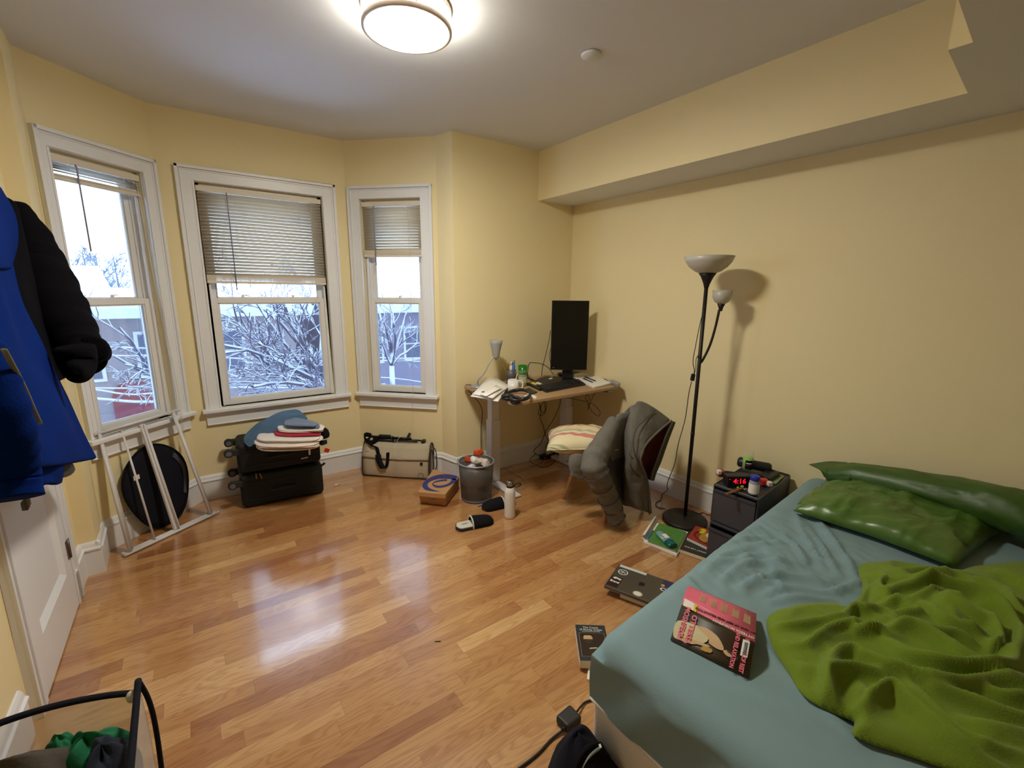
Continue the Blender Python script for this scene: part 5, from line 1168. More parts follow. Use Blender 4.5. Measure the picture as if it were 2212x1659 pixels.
b = MB(); c = arm[-1]; T = (d*.10+np.array([0,0,1.43])); b.lathe([(.009,-.03),(.013,-.01),(.024,.018)],24,tuple(T)); link('shade_holder', b, M['blackm'], fl)
b = MB(); b.lathe([(.022,.014),(.040,.026),(.052,.05),(.055,.095),(.0525,.095),(.049,.052),(.036,.03),(0,.022)],32,tuple(T)); link('lamp_shade', b, M['shade'], fl)
L_ = lambda u,v: PY(u,v,1.555)
b = MB(); b.tube(spline([L_(1518,678),L_(1512,700),L_(1503,745),L_(1497,780),L_(1500,800),L_(1498,812)],6),.0026,6); b.tube(spline([L_(1510,765),L_(1504,775),L_(1503,795),L_(1500,808)],6),.0022,6); link('upper_cord', b, M['cable'], fl, world=True)
b = MB(); p = L_(1496.5,815); b.box(p,(.024,.016,.044),M=Matrix.Rotation(YAW,4,'Z')@Matrix.Rotation(.1,4,'Y')); link('foot_switch', b, M['black'], fl, world=True, bev=.004)
b = MB(); b.tube(spline([L_(1494,824),L_(1488,850),L_(1480,905),L_(1465,960),L_(1458,1000),L_(1444,1036),PY(1441,1050,1.60),PY(1442,1058,1.60),PZ(1431,1068,.03),PZ(1427,1080,.006),PZ(1417,1086,.004),PZ(1420,1095,.004),PZ(1438,1099,.004)],7),.0028,6); link('power_cord', b, M['cable'], fl, world=True)
b = MB(); b.tube(spline([PZ(1508,1110,.004),PZ(1520,1108,.004),PZ(1535,1112,.004),PZ(1560,1100,.004)],6),.0028,6); link('tail_cord', b, M['cable'], fl, world=True)

# ================================================================== DRAWER UNIT
DH = .45; A0 = np.array([2.305,1.258]); A1 = np.array([2.315,1.010]); ex = np.array([.994,.108])
dw = thing('drawer_unit', 'smoked grey plastic two-drawer unit between floor lamp and bed', 'drawers', (2.55,1.16,0))
def dq(s, t, z): p = A0+(A1-A0)*t+ex*.50*s; return np.array([p[0],p[1],z])
def dbox(b, s0,s1,t0,t1,z0,z1): b.hexa([dq(s0,t1,z0),dq(s1,t1,z0),dq(s1,t0,z0),dq(s0,t0,z0),dq(s0,t1,z1),dq(s1,t1,z1),dq(s1,t0,z1),dq(s0,t0,z1)]); return b
for z0, z1 in ((.002,.222),(.226,DH)):
    b = MB(); dbox(b,.02,1,0,.035,z0,z1); dbox(b,.02,1,.965,1,z0,z1); dbox(b,.02,1,.035,.965,z1-.014,z1); dbox(b,.02,1,.035,.965,z0,z0+.01); dbox(b,.96,1,.035,.965,z0+.01,z1-.014); link('shell', b, M['drawer'], dw, world=True, bev=.006)
    s0 = -.035 if z0 < .1 else 0.005
    b = MB(); dbox(b,s0,s0+.03,.045,.955,z0+.014,z1-.024); o = link('drawer', b, M['drawer_f'], dw, world=True, bev=.003)
    b = MB(); dbox(b,s0-.02,s0+.01,.045,.955,z1-.034,z1-.022); link('pull_lip', b, M['drawer'], o, world=True, bev=.003)
    b = MB(); dbox(b,s0+.03,.94,.06,.94,z0+.014,z0+.12); link('drawer_box', b, M['drawer_f'], o, world=True)
zt = DH+.001
# --- things on the drawer unit
q0, q1 = PZ(1566,1048,zt), PZ(1627,1056,zt); cdir = RT; ck = thing('alarm_clock', 'black alarm clock with red digits showing 4:16', 'clock', PZ(1594,1052,zt))
Mz = Matrix.Rotation(YAW+.02,4,'Z')
b = MB(); b.v = []; w_, h_ = .069, .064
b.hexa([Mz@Vector(p) for p in ((-w_+.01,0,0),(w_-.01,0,0),(w_-.01,.055,0),(-w_+.01,.055,0),(-w_,-.004,h_),(w_,-.004,h_),(w_,.05,h_),(-w_,.05,h_))]); link('case', b, M['black'], ck, bev=.004)
b = MB(); b.hexa([Mz@Vector(p) for p in ((-w_+.017,-.0012,.012),(w_-.017,-.0012,.012),(w_-.017,.0,.012),(-w_+.017,.0,.012),(-w_+.008,-.0052,h_-.006),(w_-.008,-.0052,h_-.006),(w_-.008,-.003,h_-.006),(-w_+.008,-.003,h_-.006))]); link('display', b, M['monitor'], ck)
text('digits','4:16',.040, Matrix.Translation(ROOT['alarm_clock'].translation) @ Mz @ Matrix.Translation((.004,-.0052,.035)) @ Matrix.Rotation(PI/2-.06,4,'X'), M['led'], ck, sx=1.05, bold=.0004)
b = MB(); b.box((Mz@Vector((-.052,-.0056,.047))),(.007,.0008,.002),M=Mz); link('dash', b, M['led'], ck)
text('nameplate','————',.006, Matrix.Translation(ROOT['alarm_clock'].translation) @ Mz @ Matrix.Translation((0.006,-.0028,.009)) @ Matrix.Rotation(PI/2-.06,4,'X'), M['silver_p'], ck)
p = PZ(1627,1067,zt); pb = thing('pill_bottle', 'clear bottle with blue cap and white label on the drawer unit', 'bottle', p)
b = MB(); b.lathe([(.0,.001),(.024,.001),(.026,.005),(.026,.070),(.021,.078),(.021,.084)],28); link('bottle', b, mat('frosted_clear_plastic','b9bcc4',.2,trans=.4), pb)
b = MB(); b.lathe([(.0264,.010),(.0264,.062)],28,caps=False); link('label', b, M['paper'], pb)
b = MB(); b.lathe([(.0225,.080),(.0240,.082),(.0240,.102),(.021,.105),(0,.105)],28); link('cap', b, M['capblue'], pb)
p = PZ(1614,1022,zt); p = PZ(1612,1024,zt); ej = thing('jar', 'clear jar of lime green ear plugs with a dark label', 'jar', PY(1614,1013,PZ(1614,1020,zt)[1]+.02)); base = ROOT['jar.001'].translation if 'jar.001' in ROOT else p
zb_ = base[2]
b = MB(); b.lathe([(.0,.0),(.029,.0),(.031,.004),(.031,.085),(.027,.093),(.027,.112),(.0255,.112)],28); link('glass', b, M['clear_g'], ej)
b = MB(); b.lathe([(.0,.003),(.0285,.003),(.0285,.072),(.02,.078),(0,.080)],24); link('ear_plugs', b, M['lime'], ej)
b = MB(); a0 = YAW-PI/2-.95; b.grid([[(.0318*math.cos(a0+1.35*t),.0318*math.sin(a0+1.35*t),z) for t in np.linspace(0,1,10)] for z in (.008,.064)]); link('label', b, M['navy_f'], ej)
b = MB(); a1 = a0+.15; b.grid([[(.0323*math.cos(a1+1.0*t),.0323*math.sin(a1+1.0*t),z) for t in np.linspace(0,1,8)] for z in (.042,.049)]); link('label_band', b, M['ink_white'], ej)
b = MB(); b.grid([[(.0323*math.cos(a1+.9*t),.0323*math.sin(a1+.9*t),z) for t in np.linspace(0,1,8)] for z in (.031,.035)]); link('label_line', b, M['red_f'], ej)
def box_at(name, label, cat, pxs, ztop, th, m, bev=.003, **k):
    b = MB(); b.slab([PZ(u,v,ztop) for u,v in pxs], th); return single(name, b, m, label, cat, bev=bev, **k)
b = MB(); p0, p1 = PZ(1563,1025,zt+.025), PZ(1640,1035,zt+.028); dd = p1-p0
b.tube([p0,p0+dd*.04,p0+dd*.96,p1],[.012,.024,.024,.012],14); gc = thing('glasses_case', 'long black glasses case lying behind the alarm clock', 'case', p0); link('shell', b, M['monitor'], gc, world=True)
b = MB(); b.tube(spline([p0+np.array([0,0,.024]),p0+np.array([-.008,.004,.01]),p0+np.array([-.006,.004,-.016])],5),.0015,5); link('loop', b, M['black'], gc, world=True)
p0, p1 = PX(1594,996,2.68), PX(1650,1008,2.70); p0[2] = p1[2] = zt+.034; p1 = p1+np.array([.03,-.03,0]); dd = p1-p0
b = MB(); b.tube([p0,p0+dd*.05,p0+dd*.3,p0+dd*.32,p0+dd*.93,p1],[.022,.031,.031,.027,.031,.022],18); fo = thing('flashlight', 'thick black cylinder lying along the wall behind the ear plug jar', 'flashlight', p0); link('barrel', b, M['black'], fo, world=True)
b = MB(); b.tube([p1,p1+dd*.09],[.010,.008],12); link('white_tip', b, M['white'], fo, world=True)
box_at('dollar_note', 'green patterned note sticking out from under the flat black box', 'paper', ((1652,1033),(1676,1046),(1694,1028),(1672,1017)), zt+.002, .001, M['olive_p'], 0)
hd = thing('hard_drive', 'flat glossy black box lying on a green patterned note', 'box', PZ(1660,1026,zt)); b = MB(); b.slab([PZ(u,v,zt+.026) for u,v in ((1639,1024),(1663,1034),(1686,1020),(1660,1010))],.023); link('case', b, M['monitor'], hd, world=True, bev=.003)
b = MB(); b.slab([PZ(u,v,zt+.0268) for u,v in ((1642,1024),(1663,1032.5),(1683,1020),(1660,1011.5))],.0008); link('top_plate', b, M['black'], hd, world=True)
# wristwatch, loose plugs, red-white adapters
w4 = [PZ(1568,1066,zt+.006),PZ(1582,1062,zt+.010),PZ(1596,1056,zt+.010),PZ(1606,1053,zt+.008)]
wt = thing('wristwatch', 'brown leather watch strap with steel buckle on the drawer unit', 'watch', w4[0]); S = spline(w4,5)
b = MB(); b.grid([[p+np.array([.004,.008,0]),p-np.array([.004,.008,0])] for p in S]); link('strap', b, M['brown_l'], wt, world=True, solid=.003)
b = MB(); c = PZ(1610,1057,zt+.008); b.tube([c+np.array([.010*math.cos(a),.012*math.sin(a),.002*math.cos(2*a)]) for a in np.linspace(0,2*PI,16,endpoint=False)],.002,6,closed=True); link('buckle', b, M['chrome'], wt, world=True)
for (u,v,lab,rz) in ((1594,1053,'lime ear plug lying nearer the left edge below the clock',.4),(1603,1051,'lime ear plug lying nearer the blue-capped bottle below the clock',1.9)):
    p = PZ(u,v,zt+.006); q = np.array([.008*math.cos(rz),.008*math.sin(rz),0]); b = MB(); b.tube([p-q,p-q*.3,p+q],[.0062,.0062,.0035],10); single('ear_plug', b, M['lime'], lab, 'ear plug', 'loose ear plugs')
for (u,v,lab,wh) in ((1557,1030,'red adapter with white end peeking out left of the alarm clock',(-.020,.012,.016)),(1650,1049,'red adapter with white end beside the blue-capped bottle',(.002,-.018,.004))):
    t = thing('adapter', lab, 'adapter', PZ(u,v,zt), group='red and white adapters'); b = MB(); b.box((.008,.006,.019),(.042,.046,.034),M=Matrix.Rotation(YAW,4,'Z')); link('red_block', b, M['red_p'], t, bev=.006)
    b = MB(); b.box((wh[0],wh[1]-.01,.017+wh[2]),(.026,.026,.026),M=Matrix.Rotation(YAW,4,'Z')); link('white_end', b, M['white'], t, bev=.005)

# ================================================================== BOOKS BY THE LAMP
zt = .022
wk = thing('sketch_pad', 'white pad with a curled cover under the green notebook', 'pad', PZ(1430,1165,0)); 
b = MB(); b.slab([PZ(u,v,.016) for u,v in ((1390,1168),(1462,1198),(1490,1150),(1416,1128))],.015); link('pages', b, M['paper'], wk, world=True, bev=.001)
rows = []
for k in np.linspace(0,1,7):
    a = PI*.95*k; o_ = np.array([.0,0,.002+.028*(1-math.cos(a))/2*1.3]); dx = PZ(1384,1164,0)-PZ(1394,1168,0); dx /= np.linalg.norm(dx)
    rows.append([PZ(1393,1168,.014)+dx*.022*math.sin(a)+o_, PZ(1418,1127,.014)+dx*.022*math.sin(a)+o_])
b = MB(); b.grid(rows); link('curled_cover', b, M['paper'], wk, world=True, solid=.002)
gn = thing('notebook', 'green speckled notebook lying on the white pad by the lamp', 'notebook', PZ(1435,1160,.017)); b = MB(); b.slab([PZ(u,v,.027) for u,v in ((1400,1168),(1460,1190),(1482,1149),(1425,1130))],.009); link('pages', b, M['page'], gn, world=True)
b = MB(); b.slab([PZ(u,v,.0285) for u,v in ((1398.5,1168),(1461,1191),(1483,1149),(1424,1129.5))],.0014); link('cover', b, M['green_c'], gn, world=True)
p0, p1 = PZ(1422,1149,.045), PZ(1455,1180,.045); dd = p1-p0
td = thing('deodorant', 'clear and teal bottle lying on the green speckled notebook', 'bottle', p0); b = MB(); b.tube([p0,p0+dd*.08,p0+dd*.7],[.018,.026,.031],16,flat=.55); link('bottle', b, M['teal_c'], td, world=True)
b = MB(); b.tube([p0+dd*.69,p0+dd*.95,p1],[.031,.031,.024],16,flat=.55); link('cap', b, M['teal_p'], td, world=True)
b = MB(); nrm = np.array([0,0,1.]); sd = np.cross(dd/np.linalg.norm(dd),nrm); b.slab([p0+dd*.34-sd*.014+nrm*.0185,p0+dd*.62-sd*.015+nrm*.019,p0+dd*.62+sd*.015+nrm*.019,p0+dd*.34+sd*.014+nrm*.0185],.002); link('label', b, M['paper'], td, world=True)
b = MB(); a_, c_ = PZ(1398,1164,.022), PZ(1411,1147,.024); b.tube([a_,a_*.8+c_*.2,c_],[.004,.007,.006],8); single('marker', b, M['blue_pen'], 'teal blue pen tucked in the curled cover of the white pad', 'pen')
bb2 = thing('paperback_book', 'charcoal paperback lying upside down under the bed edge', 'book', PZ(1500,1180,0)); c4 = [PZ(u,v,.024) for u,v in ((1468,1186),(1545,1212),(1572,1170),(1488,1146))]
b = MB(); b.slab([p-np.array([0,0,.0015]) for p in c4],.0205); link('page_block', b, M['page'], bb2, world=True)
b = MB(); b.slab(c4,.0014); link('cover', b, M['black_c'], bb2, world=True)
ex2 = c4[0]-c4[1]; ey2 = c4[0]-c4[3]
def c4p(u,v): return c4[0]*(1-u)*(1-v)+c4[1]*u*(1-v)+c4[2]*u*v+c4[3]*(1-u)*v+np.array([0,0,.0006])
text('cover_text','WHAT WE DO',.019,frame(c4p(.40,.20),ex2,ey2),M['ink_white'],bb2,bold=.0003)
rb = thing('paperback_book', 'red book with ochre artwork lying beside the lamp base', 'book', PZ(1520,1150,.024)); c5 = [PZ(u,v,.042) for u,v in ((1484,1161),(1530,1183),(1560,1150),(1503,1136))]
b = MB(); b.slab([p-np.array([0,0,.0015]) for p in c5],.016); link('page_block', b, M['paper'], rb, world=True); b = MB(); b.slab(c5,.0014); link('cover', b, M['redyel_c'], rb, world=True)
def c5p(u,v): return c5[0]*(1-u)*(1-v)+c5[1]*u*(1-v)+c5[2]*u*v+c5[3]*(1-u)*v+np.array([0,0,.0006])
for (u0,v0,ru,rv,m) in ((.62,.42,.22,.30,M['gold_p']),(.35,.75,.14,.18,M['yellow_p']),(.66,.62,.10,.14,M['page']),(.60,.30,.05,.06,M['dbrown2_p'])):
    b = MB(); cpt = c5p(u0,v0); b.add([c5p(u0+ru*math.cos(a),v0+rv*math.sin(a))+np.array([0,0,.0004*(u0*3)]) for a in np.linspace(0,2*PI,18,endpoint=False)],[tuple(range(18))]); link('cover_art', b, m, rb, world=True)
cable('black cable curling over the red book beside the drawer unit', [PZ(1535,1140,.012),PZ(1510,1147,.047),PZ(1500,1155,.047),PZ(1520,1172,.047),PZ(1545,1180,.03)], .0022)

# ================================================================== LAPTOP ON A BOOK
lz = .055
p4 = [np.array(PZ(u,v,lz)) for u,v in ((1305,1264),(1404,1301),(1460,1244),(1325,1215))]
e1 = p4[1]-p4[0]; e2 = p4[3]-p4[0]; e1 /= np.linalg.norm(e1); e2 = e2-e1*(e2@e1); e2 /= np.linalg.norm(e2); p4 = [p4[0],p4[0]+e1*.312,p4[0]+e1*.312+e2*.218,p4[0]+e2*.218]
lt = thing('laptop', 'closed grey laptop covered with stickers lying on a book', 'laptop', ((p4[0]+p4[2])/2)*np.array([1,1,0])+np.array([0,0,.036]))
b = MB(); b.slab(p4,.007); link('lid', b, M['gear'], lt, world=True, bev=.002); b = MB(); b.slab([p-np.array([0,0,.0078]) for p in p4],.010); link('base', b, M['gear'], lt, world=True, bev=.003)
def lp4(u,v,l=.0006): return p4[0]*(1-u)*(1-v)+p4[1]*u*(1-v)+p4[2]*u*v+p4[3]*(1-u)*v+np.array([0,0,l])
def sticker(nm, pts, m, l=.0006): 
    b = MB(); b.add([lp4(u,v,l) for u,v in pts],[tuple(range(len(pts)))]); return link(nm, b, m, lt, world=True)
def ell(u,v,ru,rv,n=20): return [(u+ru*math.cos(a),v+rv*math.sin(a)) for a in np.linspace(0,2*PI,n,endpoint=False)]
sticker('white_strip_sticker', [(.03,.90),(.49,.90),(.49,.995),(.03,.995)], mat('worn_white_sticker','c4ccc6',.5,var=.12,vscale=30))
sticker('badge_sticker', ell(.14,.72,.085,.115), M['ink_white']); sticker('badge_ring', ell(.14,.72,.070,.095), M['gear'], .0009)
for k in range(3):
    a = k*PI/3+.4; b = MB(); b.tube([lp4(.14-.075*math.cos(a),.72-.10*math.sin(a),.0012),lp4(.14+.075*math.cos(a),.72+.10*math.sin(a),.0012)],.0016,5); link('badge_lines', b, M['ink_white'], lt, world=True)
sticker('maroon_sticker', [(.02,.06),(.20,.06),(.20,.46),(.02,.46)], M['maroon'])
Ml = frame(lp4(.11,.26,.0012), p4[1]-p4[0], p4[3]-p4[0]); text('sticker_text','Ererel',.021,Ml,M['ink_white'],lt,bold=.0010,sx=.9); sticker('sticker_splash', [(.04,.40),(.08,.45),(.19,.42),(.18,.36),(.12,.39),(.08,.36)], M['ink_white'], .001)
# dark fruit-shaped mark, leaf pointing to the front edge
ap = [(.0,.035),(-.022,.045),(-.045,.030),(-.050,-.005),(-.035,-.045),(-.015,-.052),(.0,-.045),(.015,-.052),(.035,-.045),(.047,-.015),(.036,.0),(.033,.018),(.045,.033),(.022,.045)]
aps = spline(ap,4,closed=True); sticker('lid_mark', [(.50-y*1.05*.0-x*1.0,.52-y*1.45) for x,y in aps], M['ink_black'], .0008); sticker('lid_mark_leaf', [(.50-.004,.52-.075),(.50-.012,.52-.10),(.50-.030,.52-.115),(.50-.020,.52-.085)], M['ink_black'], .0008)
sticker('oval_sticker', ell(.52,.13,.075,.09), M['cream_p']); sticker('oval_mark', ell(.52,.13,.055,.06), M['ink_white'], .0009)
sticker('purple_sticker', [(.78,.72),(.95,.72),(.95,.97),(.78,.97)], M['purple_p']); sticker('peach_blob', ell(.80,.74,.03,.05), M['skin_p'], .0009)
sticker('round_sticker', ell(.83,.60,.05,.06), M['ink_white']); sticker('round_mark', ell(.835,.60,.03,.035), M['ink_blue'], .0009)
ub = thing('book', 'thick pale-edged book lying underneath the grey laptop', 'book', (p4[0]+p4[2])/2*np.array([1,1,0])); i4 = [lp4(.25,.10,-.020),lp4(.97,.10,-.020),lp4(.97,.85,-.020),lp4(.25,.85,-.020)]
b = MB(); b.slab([p-np.array([0,0,.002]) for p in i4],.030); link('page_block', b, M['page'], ub, world=True)
b = MB(); b.slab(i4,.0018); link('cover', b, M['brown_l'], ub, world=True)

# ================================================================== NAVY PAPERBACK AT THE BED CORNER
cz = .052; n4 = [np.array(PZ(u,v,cz)) for u,v in ((1253,1426),(1306,1428),(1308,1348),(1257,1346))]
e1 = n4[1]-n4[0]; e1 /= np.linalg.norm(e1); e2 = n4[3]-n4[0]; hgt = np.linalg.norm(e2); e2 = e2-e1*(e2@e1); e2 /= np.linalg.norm(e2); n4 = [n4[0],n4[0]+e1*.130,n4[0]+e1*.130+e2*.198,n4[0]+e2*.198]
mc_ = thing('paperback_book', 'thick navy paperback with a portrait on the floor by the bed corner', 'book', ((n4[0]+n4[2])/2)*np.array([1,1,0])+np.array([0,0,.012]))
b = MB(); b.slab([p-np.array([0,0,.0016])+e2*.002 for p in n4],.038); link('page_block', b, M['page'], mc_, world=True)
b = MB(); b.slab(n4,.0015); link('cover', b, M['navy_c'], mc_, world=True)
def n4p(u,v,l=.0005): return n4[0]*(1-u)*(1-v)+n4[1]*u*(1-v)+n4[2]*u*v+n4[3]*(1-u)*v+np.array([0,0,l])
def npatch(nm, pts, m, l): b = MB(); b.add([n4p(u,v,l) for u,v in pts],[tuple(range(len(pts)))]); return link(nm, b, m, mc_, world=True)
text('cover_text','The Count\nof Monte Cristo',.0150,frame(n4p(.5,.885,.0008),e1,e2),M['ink_white'],mc_,bold=.0001,spacing=.85); text('cover_text','ALEXANDRE DUMAS',.0085,frame(n4p(.5,.80,.0008),e1,e2),M['ink_white'],mc_)
npatch('picture_border', [(.08,.10),(.92,.10),(.92,.755),(.08,.755)], M['gold_p'], .0005); npatch('cover_picture', [(.09,.106),(.91,.106),(.91,.749),(.09,.749)], M['dbrown2_p'], .0008)
npatch('picture_face', ell(.36,.60,.15,.11), M['flesh_p'], .0011); npatch('picture_beard', [(.22,.57),(.50,.57),(.46,.47),(.36,.44),(.26,.48)], M['dbrown_p'], .0013); npatch('picture_hat', [(.14,.68),(.56,.68),(.52,.745),(.20,.745)], M['ink_black'], .0013)
npatch('picture_scene', [(.62,.12),(.88,.12),(.88,.36),(.70,.34)], M['gold_p'], .0011); npatch('picture_collar', [(.36,.30),(.60,.32),(.60,.35),(.36,.33)], M['cream_p'], .0011)
b = MB(); b.slab([PZ(u,v,.011) for u,v in ((1268,1466),(1320,1490),(1330,1420),(1275,1400))],.010); single('magazine', b, M['paper'], 'white booklet lying under the navy paperback', 'booklet')
# ================================================================== ADAPTER AND BAG AT THE BED FOOT
pz = .035; br4 = [PZ(u,v,pz) for u,v in ((1200,1545),(1226,1570),(1258,1546),(1231,1519))]
ad = thing('laptop_charger', 'black charger brick with cord on the floor by the bed foot', 'charger', PZ(1228,1550,0)); b = MB(); b.slab(br4,.033); link('brick', b, M['brick'], ad, world=True, bev=.009, seg=3)
b = MB(); b.tube(spline([PZ(1247,1536,.018),PZ(1255,1526,.012),PZ(1266,1516,.006),PZ(1290,1508,.006),PZ(1320,1490,.006)],6),.0036,8); link('thin_cord', b, M['cable'], ad, world=True)
b = MB(); b.tube(spline([PZ(1222,1570,.018),PZ(1212,1580,.010),PZ(1190,1598,.006),PZ(1160,1630,.006),PZ(1110,1668,.006),PZ(1040,1720,.006)],6),.0045,8); link('thick_cord', b, M['cable'], ad, world=True)
b = MB(); b.tube([PZ(1224,1568,.018),PZ(1214,1578,.012)],[.009,.006],10); link('strain_relief', b, M['cable'], ad, world=True)
bg_ = thing('backpack', 'black soft bag slumped on the floor against the bed foot', 'bag', (.74,.70,0))
rows = []; prof = [(.0,.0),(.10,.0),(.118,.03),(.120,.09),(.105,.15),(.07,.20),(.03,.235),(.0,.245)]
for k, (r_, z) in enumerate(prof):
    row = []
    for j in range(36):
        a = 2*PI*j/36; f_ = 1+.10*math.sin(2*a+.5)+.06*math.sin(5*a+k)+.04*math.sin(9*a-k*2); row.append((.765+.0*z+r_*f_*math.cos(a)*1.0+.12*z, .705+r_*f_*math.sin(a)*.85+.22*z, z+.008*math.sin(3*a+k)))
    rows.append(row)
b = MB(); b.grid(rows, close_u=True); link('body', b, M['navy_f'], bg_, world=True, sub=1)
b = MB(); b.grid(fine([[PZ(1238,1655,.20),PZ(1262,1612,.235),PZ(1292,1602,.22)],[PZ(1250,1672,.15),PZ(1285,1640,.19),PZ(1312,1628,.19)],[PZ(1270,1700,.10),PZ(1310,1680,.12),PZ(1345,1668,.12)]],5,5)); link('front_flap', b, M['dark_f'], bg_, world=True, solid=.012)
b = MB(); S = spline([PZ(1258,1660,.225),PZ(1268,1642,.235),PZ(1282,1628,.235),PZ(1298,1617,.23)],6); b.grid([[p+np.array([.008,.004,.004]),p-np.array([.008,.004,-.004])] for p in S]); link('grey_strap', b, M['cord'], bg_, world=True, solid=.002)
b = MB(); b.slab([PZ(u,v,.24) for u,v in ((1293,1608),(1296,1616),(1300,1614),(1297,1606))],.002); link('tag', b, M['page'], bg_, world=True)
# ================================================================== SUITCASES UNDER THE MIDDLE WINDOW
def suitcase(label, x0, x1, yf0, yf1, dep, z0, z1, m, wheels, top_handle, labelpatch=False, ygroup='stacked suitcases'):
    t = thing('suitcase', label, 'suitcase', ((x0+x1)/2,(yf0+yf1)/2+dep/2,z0), 0, ygroup)
    q = [(x0,yf0),(x1,yf1),(x1+.02,yf1+dep),(x0+.02,yf0+dep)]
    b = MB(); b.hexa([np.array([*p,z0+.006]) for p in q]+[np.array([*p,z1-.003]) for p in q]); link('shell', b, m, t, world=True, bev=.030, seg=5)
    d = np.array([x1-x0,yf1-yf0]); d /= np.linalg.norm(d); nr = np.array([d[1],-d[0]])
    for zz in (z0+.06, z1-.06):
        b = MB(); b.tube([(*(np.array(q[0])+d*.03+nr*.002),zz),(*(np.array(q[1])-d*.03+nr*.002),zz)],.004,6); link('zip', b, M['rubber'], t, world=True)
    mid = (np.array(q[0])+np.array(q[1]))/2; hz = (z0+z1)/2-.01; w_ = .075
    b = MB(); b.tube(spline([(*(mid-d*w_+nr*.004),hz),(*(mid-d*w_*.8+nr*.020),hz+.004),(*(mid+nr*.024),hz+.008),(*(mid+d*w_*.8+nr*.020),hz+.006),(*(mid+d*w_+nr*.004),hz)],6),.008,8,flat=1.); link('carry_handle', b, M['rubber'], t, world=True)
    if wheels:
        for (fx, zz) in ((.03,z1-.055),(.8,z1-.045)):
            c = np.array(q[0])+(np.array(q[3])-np.array(q[0]))*fx-d*.03; b = MB(); b.bb(c[0]-.012,c[0]+.05,c[1]-.014,c[1]+.022,zz-.022,zz+.022); h = link('wheel_housing', b, M['rubber'], t, world=True, bev=.006)
            b = MB(); b.cyl((c[0]-.012,c[1]-.020,zz),(c[0]-.012,c[1]+.016,zz),.028,n=24); b.cyl((c[0]-.012,c[1]-.021,zz),(c[0]-.012,c[1]+.017,zz),.012,n=16); link('wheel', b, M['rubber'], t, world=True, bev=.003)
            b = MB(); b.cyl((c[0]-.012,c[1]-.0225,zz),(c[0]-.012,c[1]-.0205,zz),.017,n=20); link('hub', b, M['grey_p'], h, world=True)
    if labelpatch:
        c = np.array(q[1])-d*.075+nr*.004; b = MB(); b.hexa([np.array([*(c-d*.008),z0+.075]),np.array([*(c+d*.004),z0+.075]),np.array([*(c+d*.004-nr*.003),z0+.075]),np.array([*(c-d*.008-nr*.003),z0+.075]),np.array([*(c-d*.006),z0+.155]),np.array([*(c+d*.008),z0+.155]),np.array([*(c+d*.008-nr*.003),z0+.155]),np.array([*(c-d*.006-nr*.003),z0+.155])]); link('luggage_tag', b, M['paper'], t, world=True)
        c = np.array(q[1])-d*.10+nr*.004; b = MB(); b.tube([(*(c-d*.035),z0+.058),(*(c+d*.01),z0+.060)],.005,6); link('tag_edge', b, M['linen'], t, world=True)
    return t
lower = suitcase('larger black-green suitcase lying at the bottom under the middle window', .165, .695, 3.425, 3.375, .30, 0, .245, M['bag_green'], True, True)
b = MB(); [b.tube([PY(u,1023,3.40),PY(u+1,1034,3.40)],.003,5) for u in (553,)]; link('zip_pull', b, M['gold_p'], lower, world=True)
b = MB(); b.tube([PY(561,1023,3.40),PY(566,1034,3.40)],.003,5); link('zip_pull', b, M['gold_p'], lower, world=True)
b = MB(); c = np.array([.690,3.44,.20]); b.tube(spline([c,c+np.array([.025,0,.01]),c+np.array([.035,0,.02])],4),.009,8); link('side_handle', b, M['rubber'], lower, world=True)
suitcase('smaller black suitcase with a white tag lying on the larger one', .165, .693, 3.43, 3.385, .28, .247, .475, M['bag_black'], True, True, True)
ct = thing('gift_tag', 'small red and white tag hanging at the suitcase side', 'tag', PY(706,973,3.42)); b = MB(); b.box((0,0,0),(.035,.004,.03),M=Matrix.Rotation(.5,4,'Y')); link('card', b, M['red_p'], ct)
b = MB(); b.tube([(-.012,0,.015),(-.03,.0,.035)],.001,5); link('string', b, M['wcable'], ct)
# clothes on the suitcases
def cloth(name, label, cat, rows, m, th=.012, group=None, n=5, wav=.004, sub=0):
    F_ = fine(rows,n,n)
    for i in range(F_.shape[0]):
        for j in range(F_.shape[1]): F_[i,j,2] += wav*math.sin(i*.9+j*.35)+wav*.6*math.sin(j*.8-i*.3)
    b = MB(); b.grid(F_); return single(name, b, m, label, cat, group, solid=th, sub=sub)
def folded(label, pxs, z0, z1, m, layers, group='folded clothes on the suitcases', cat='clothes', name='folded_clothes'):
    c = [PZ(u,v,z1) for u,v in pxs]; t = thing(name, label, cat, (c[0]+c[2])/2*np.array([1,1,0])+np.array([0,0,z0]), group=group); h = (z1-z0)/layers; mid = (c[0]+c[2])/2
    r = np.random.RandomState(int(z0*9999))
    for k in range(layers):
        zz = z0+h*k; rows = []
        ring = spline(c,7,closed=True)
        b = MB(); R_ = []
        for f_, dz in ((.0,.0),(.90,.0),(1.0,h*.25),(1.01,h*.5),(1.0,h*.75),(.92,h),(.5,h+.002),(.0,h+.003)):
            row = []
            for j, p in enumerate(ring):
                nz = vnoise(np.array([[j*.35+k*3.1,f_*2+z0*40]]),1.,61)[0]-.5; o_ = (p-mid)*f_*(1+.05*math.sin(j*.9+k*2)*.5+.10*nz); row.append((mid[0]+o_[0]+.006*math.sin(k*2.3+z0*90),mid[1]+o_[1]+.005*math.cos(k*1.7),zz+dz+.010*nz*min(1,f_+.3)))
            R_.append(row)
        b.grid(R_, close_u=True); link('fold', b, m, t, world=True)
    return t
Z0 = .476
folded('cream trousers at the bottom of the folded clothes pile', ((562,962),(674,960),(676,944),(575,940)), Z0, Z0+.036, M['linen2'], 3)
folded('off-white trousers folded above the cream ones', ((566,949),(682,948),(682,932),(580,926)), Z0+.037, Z0+.062, M['linen'], 2)
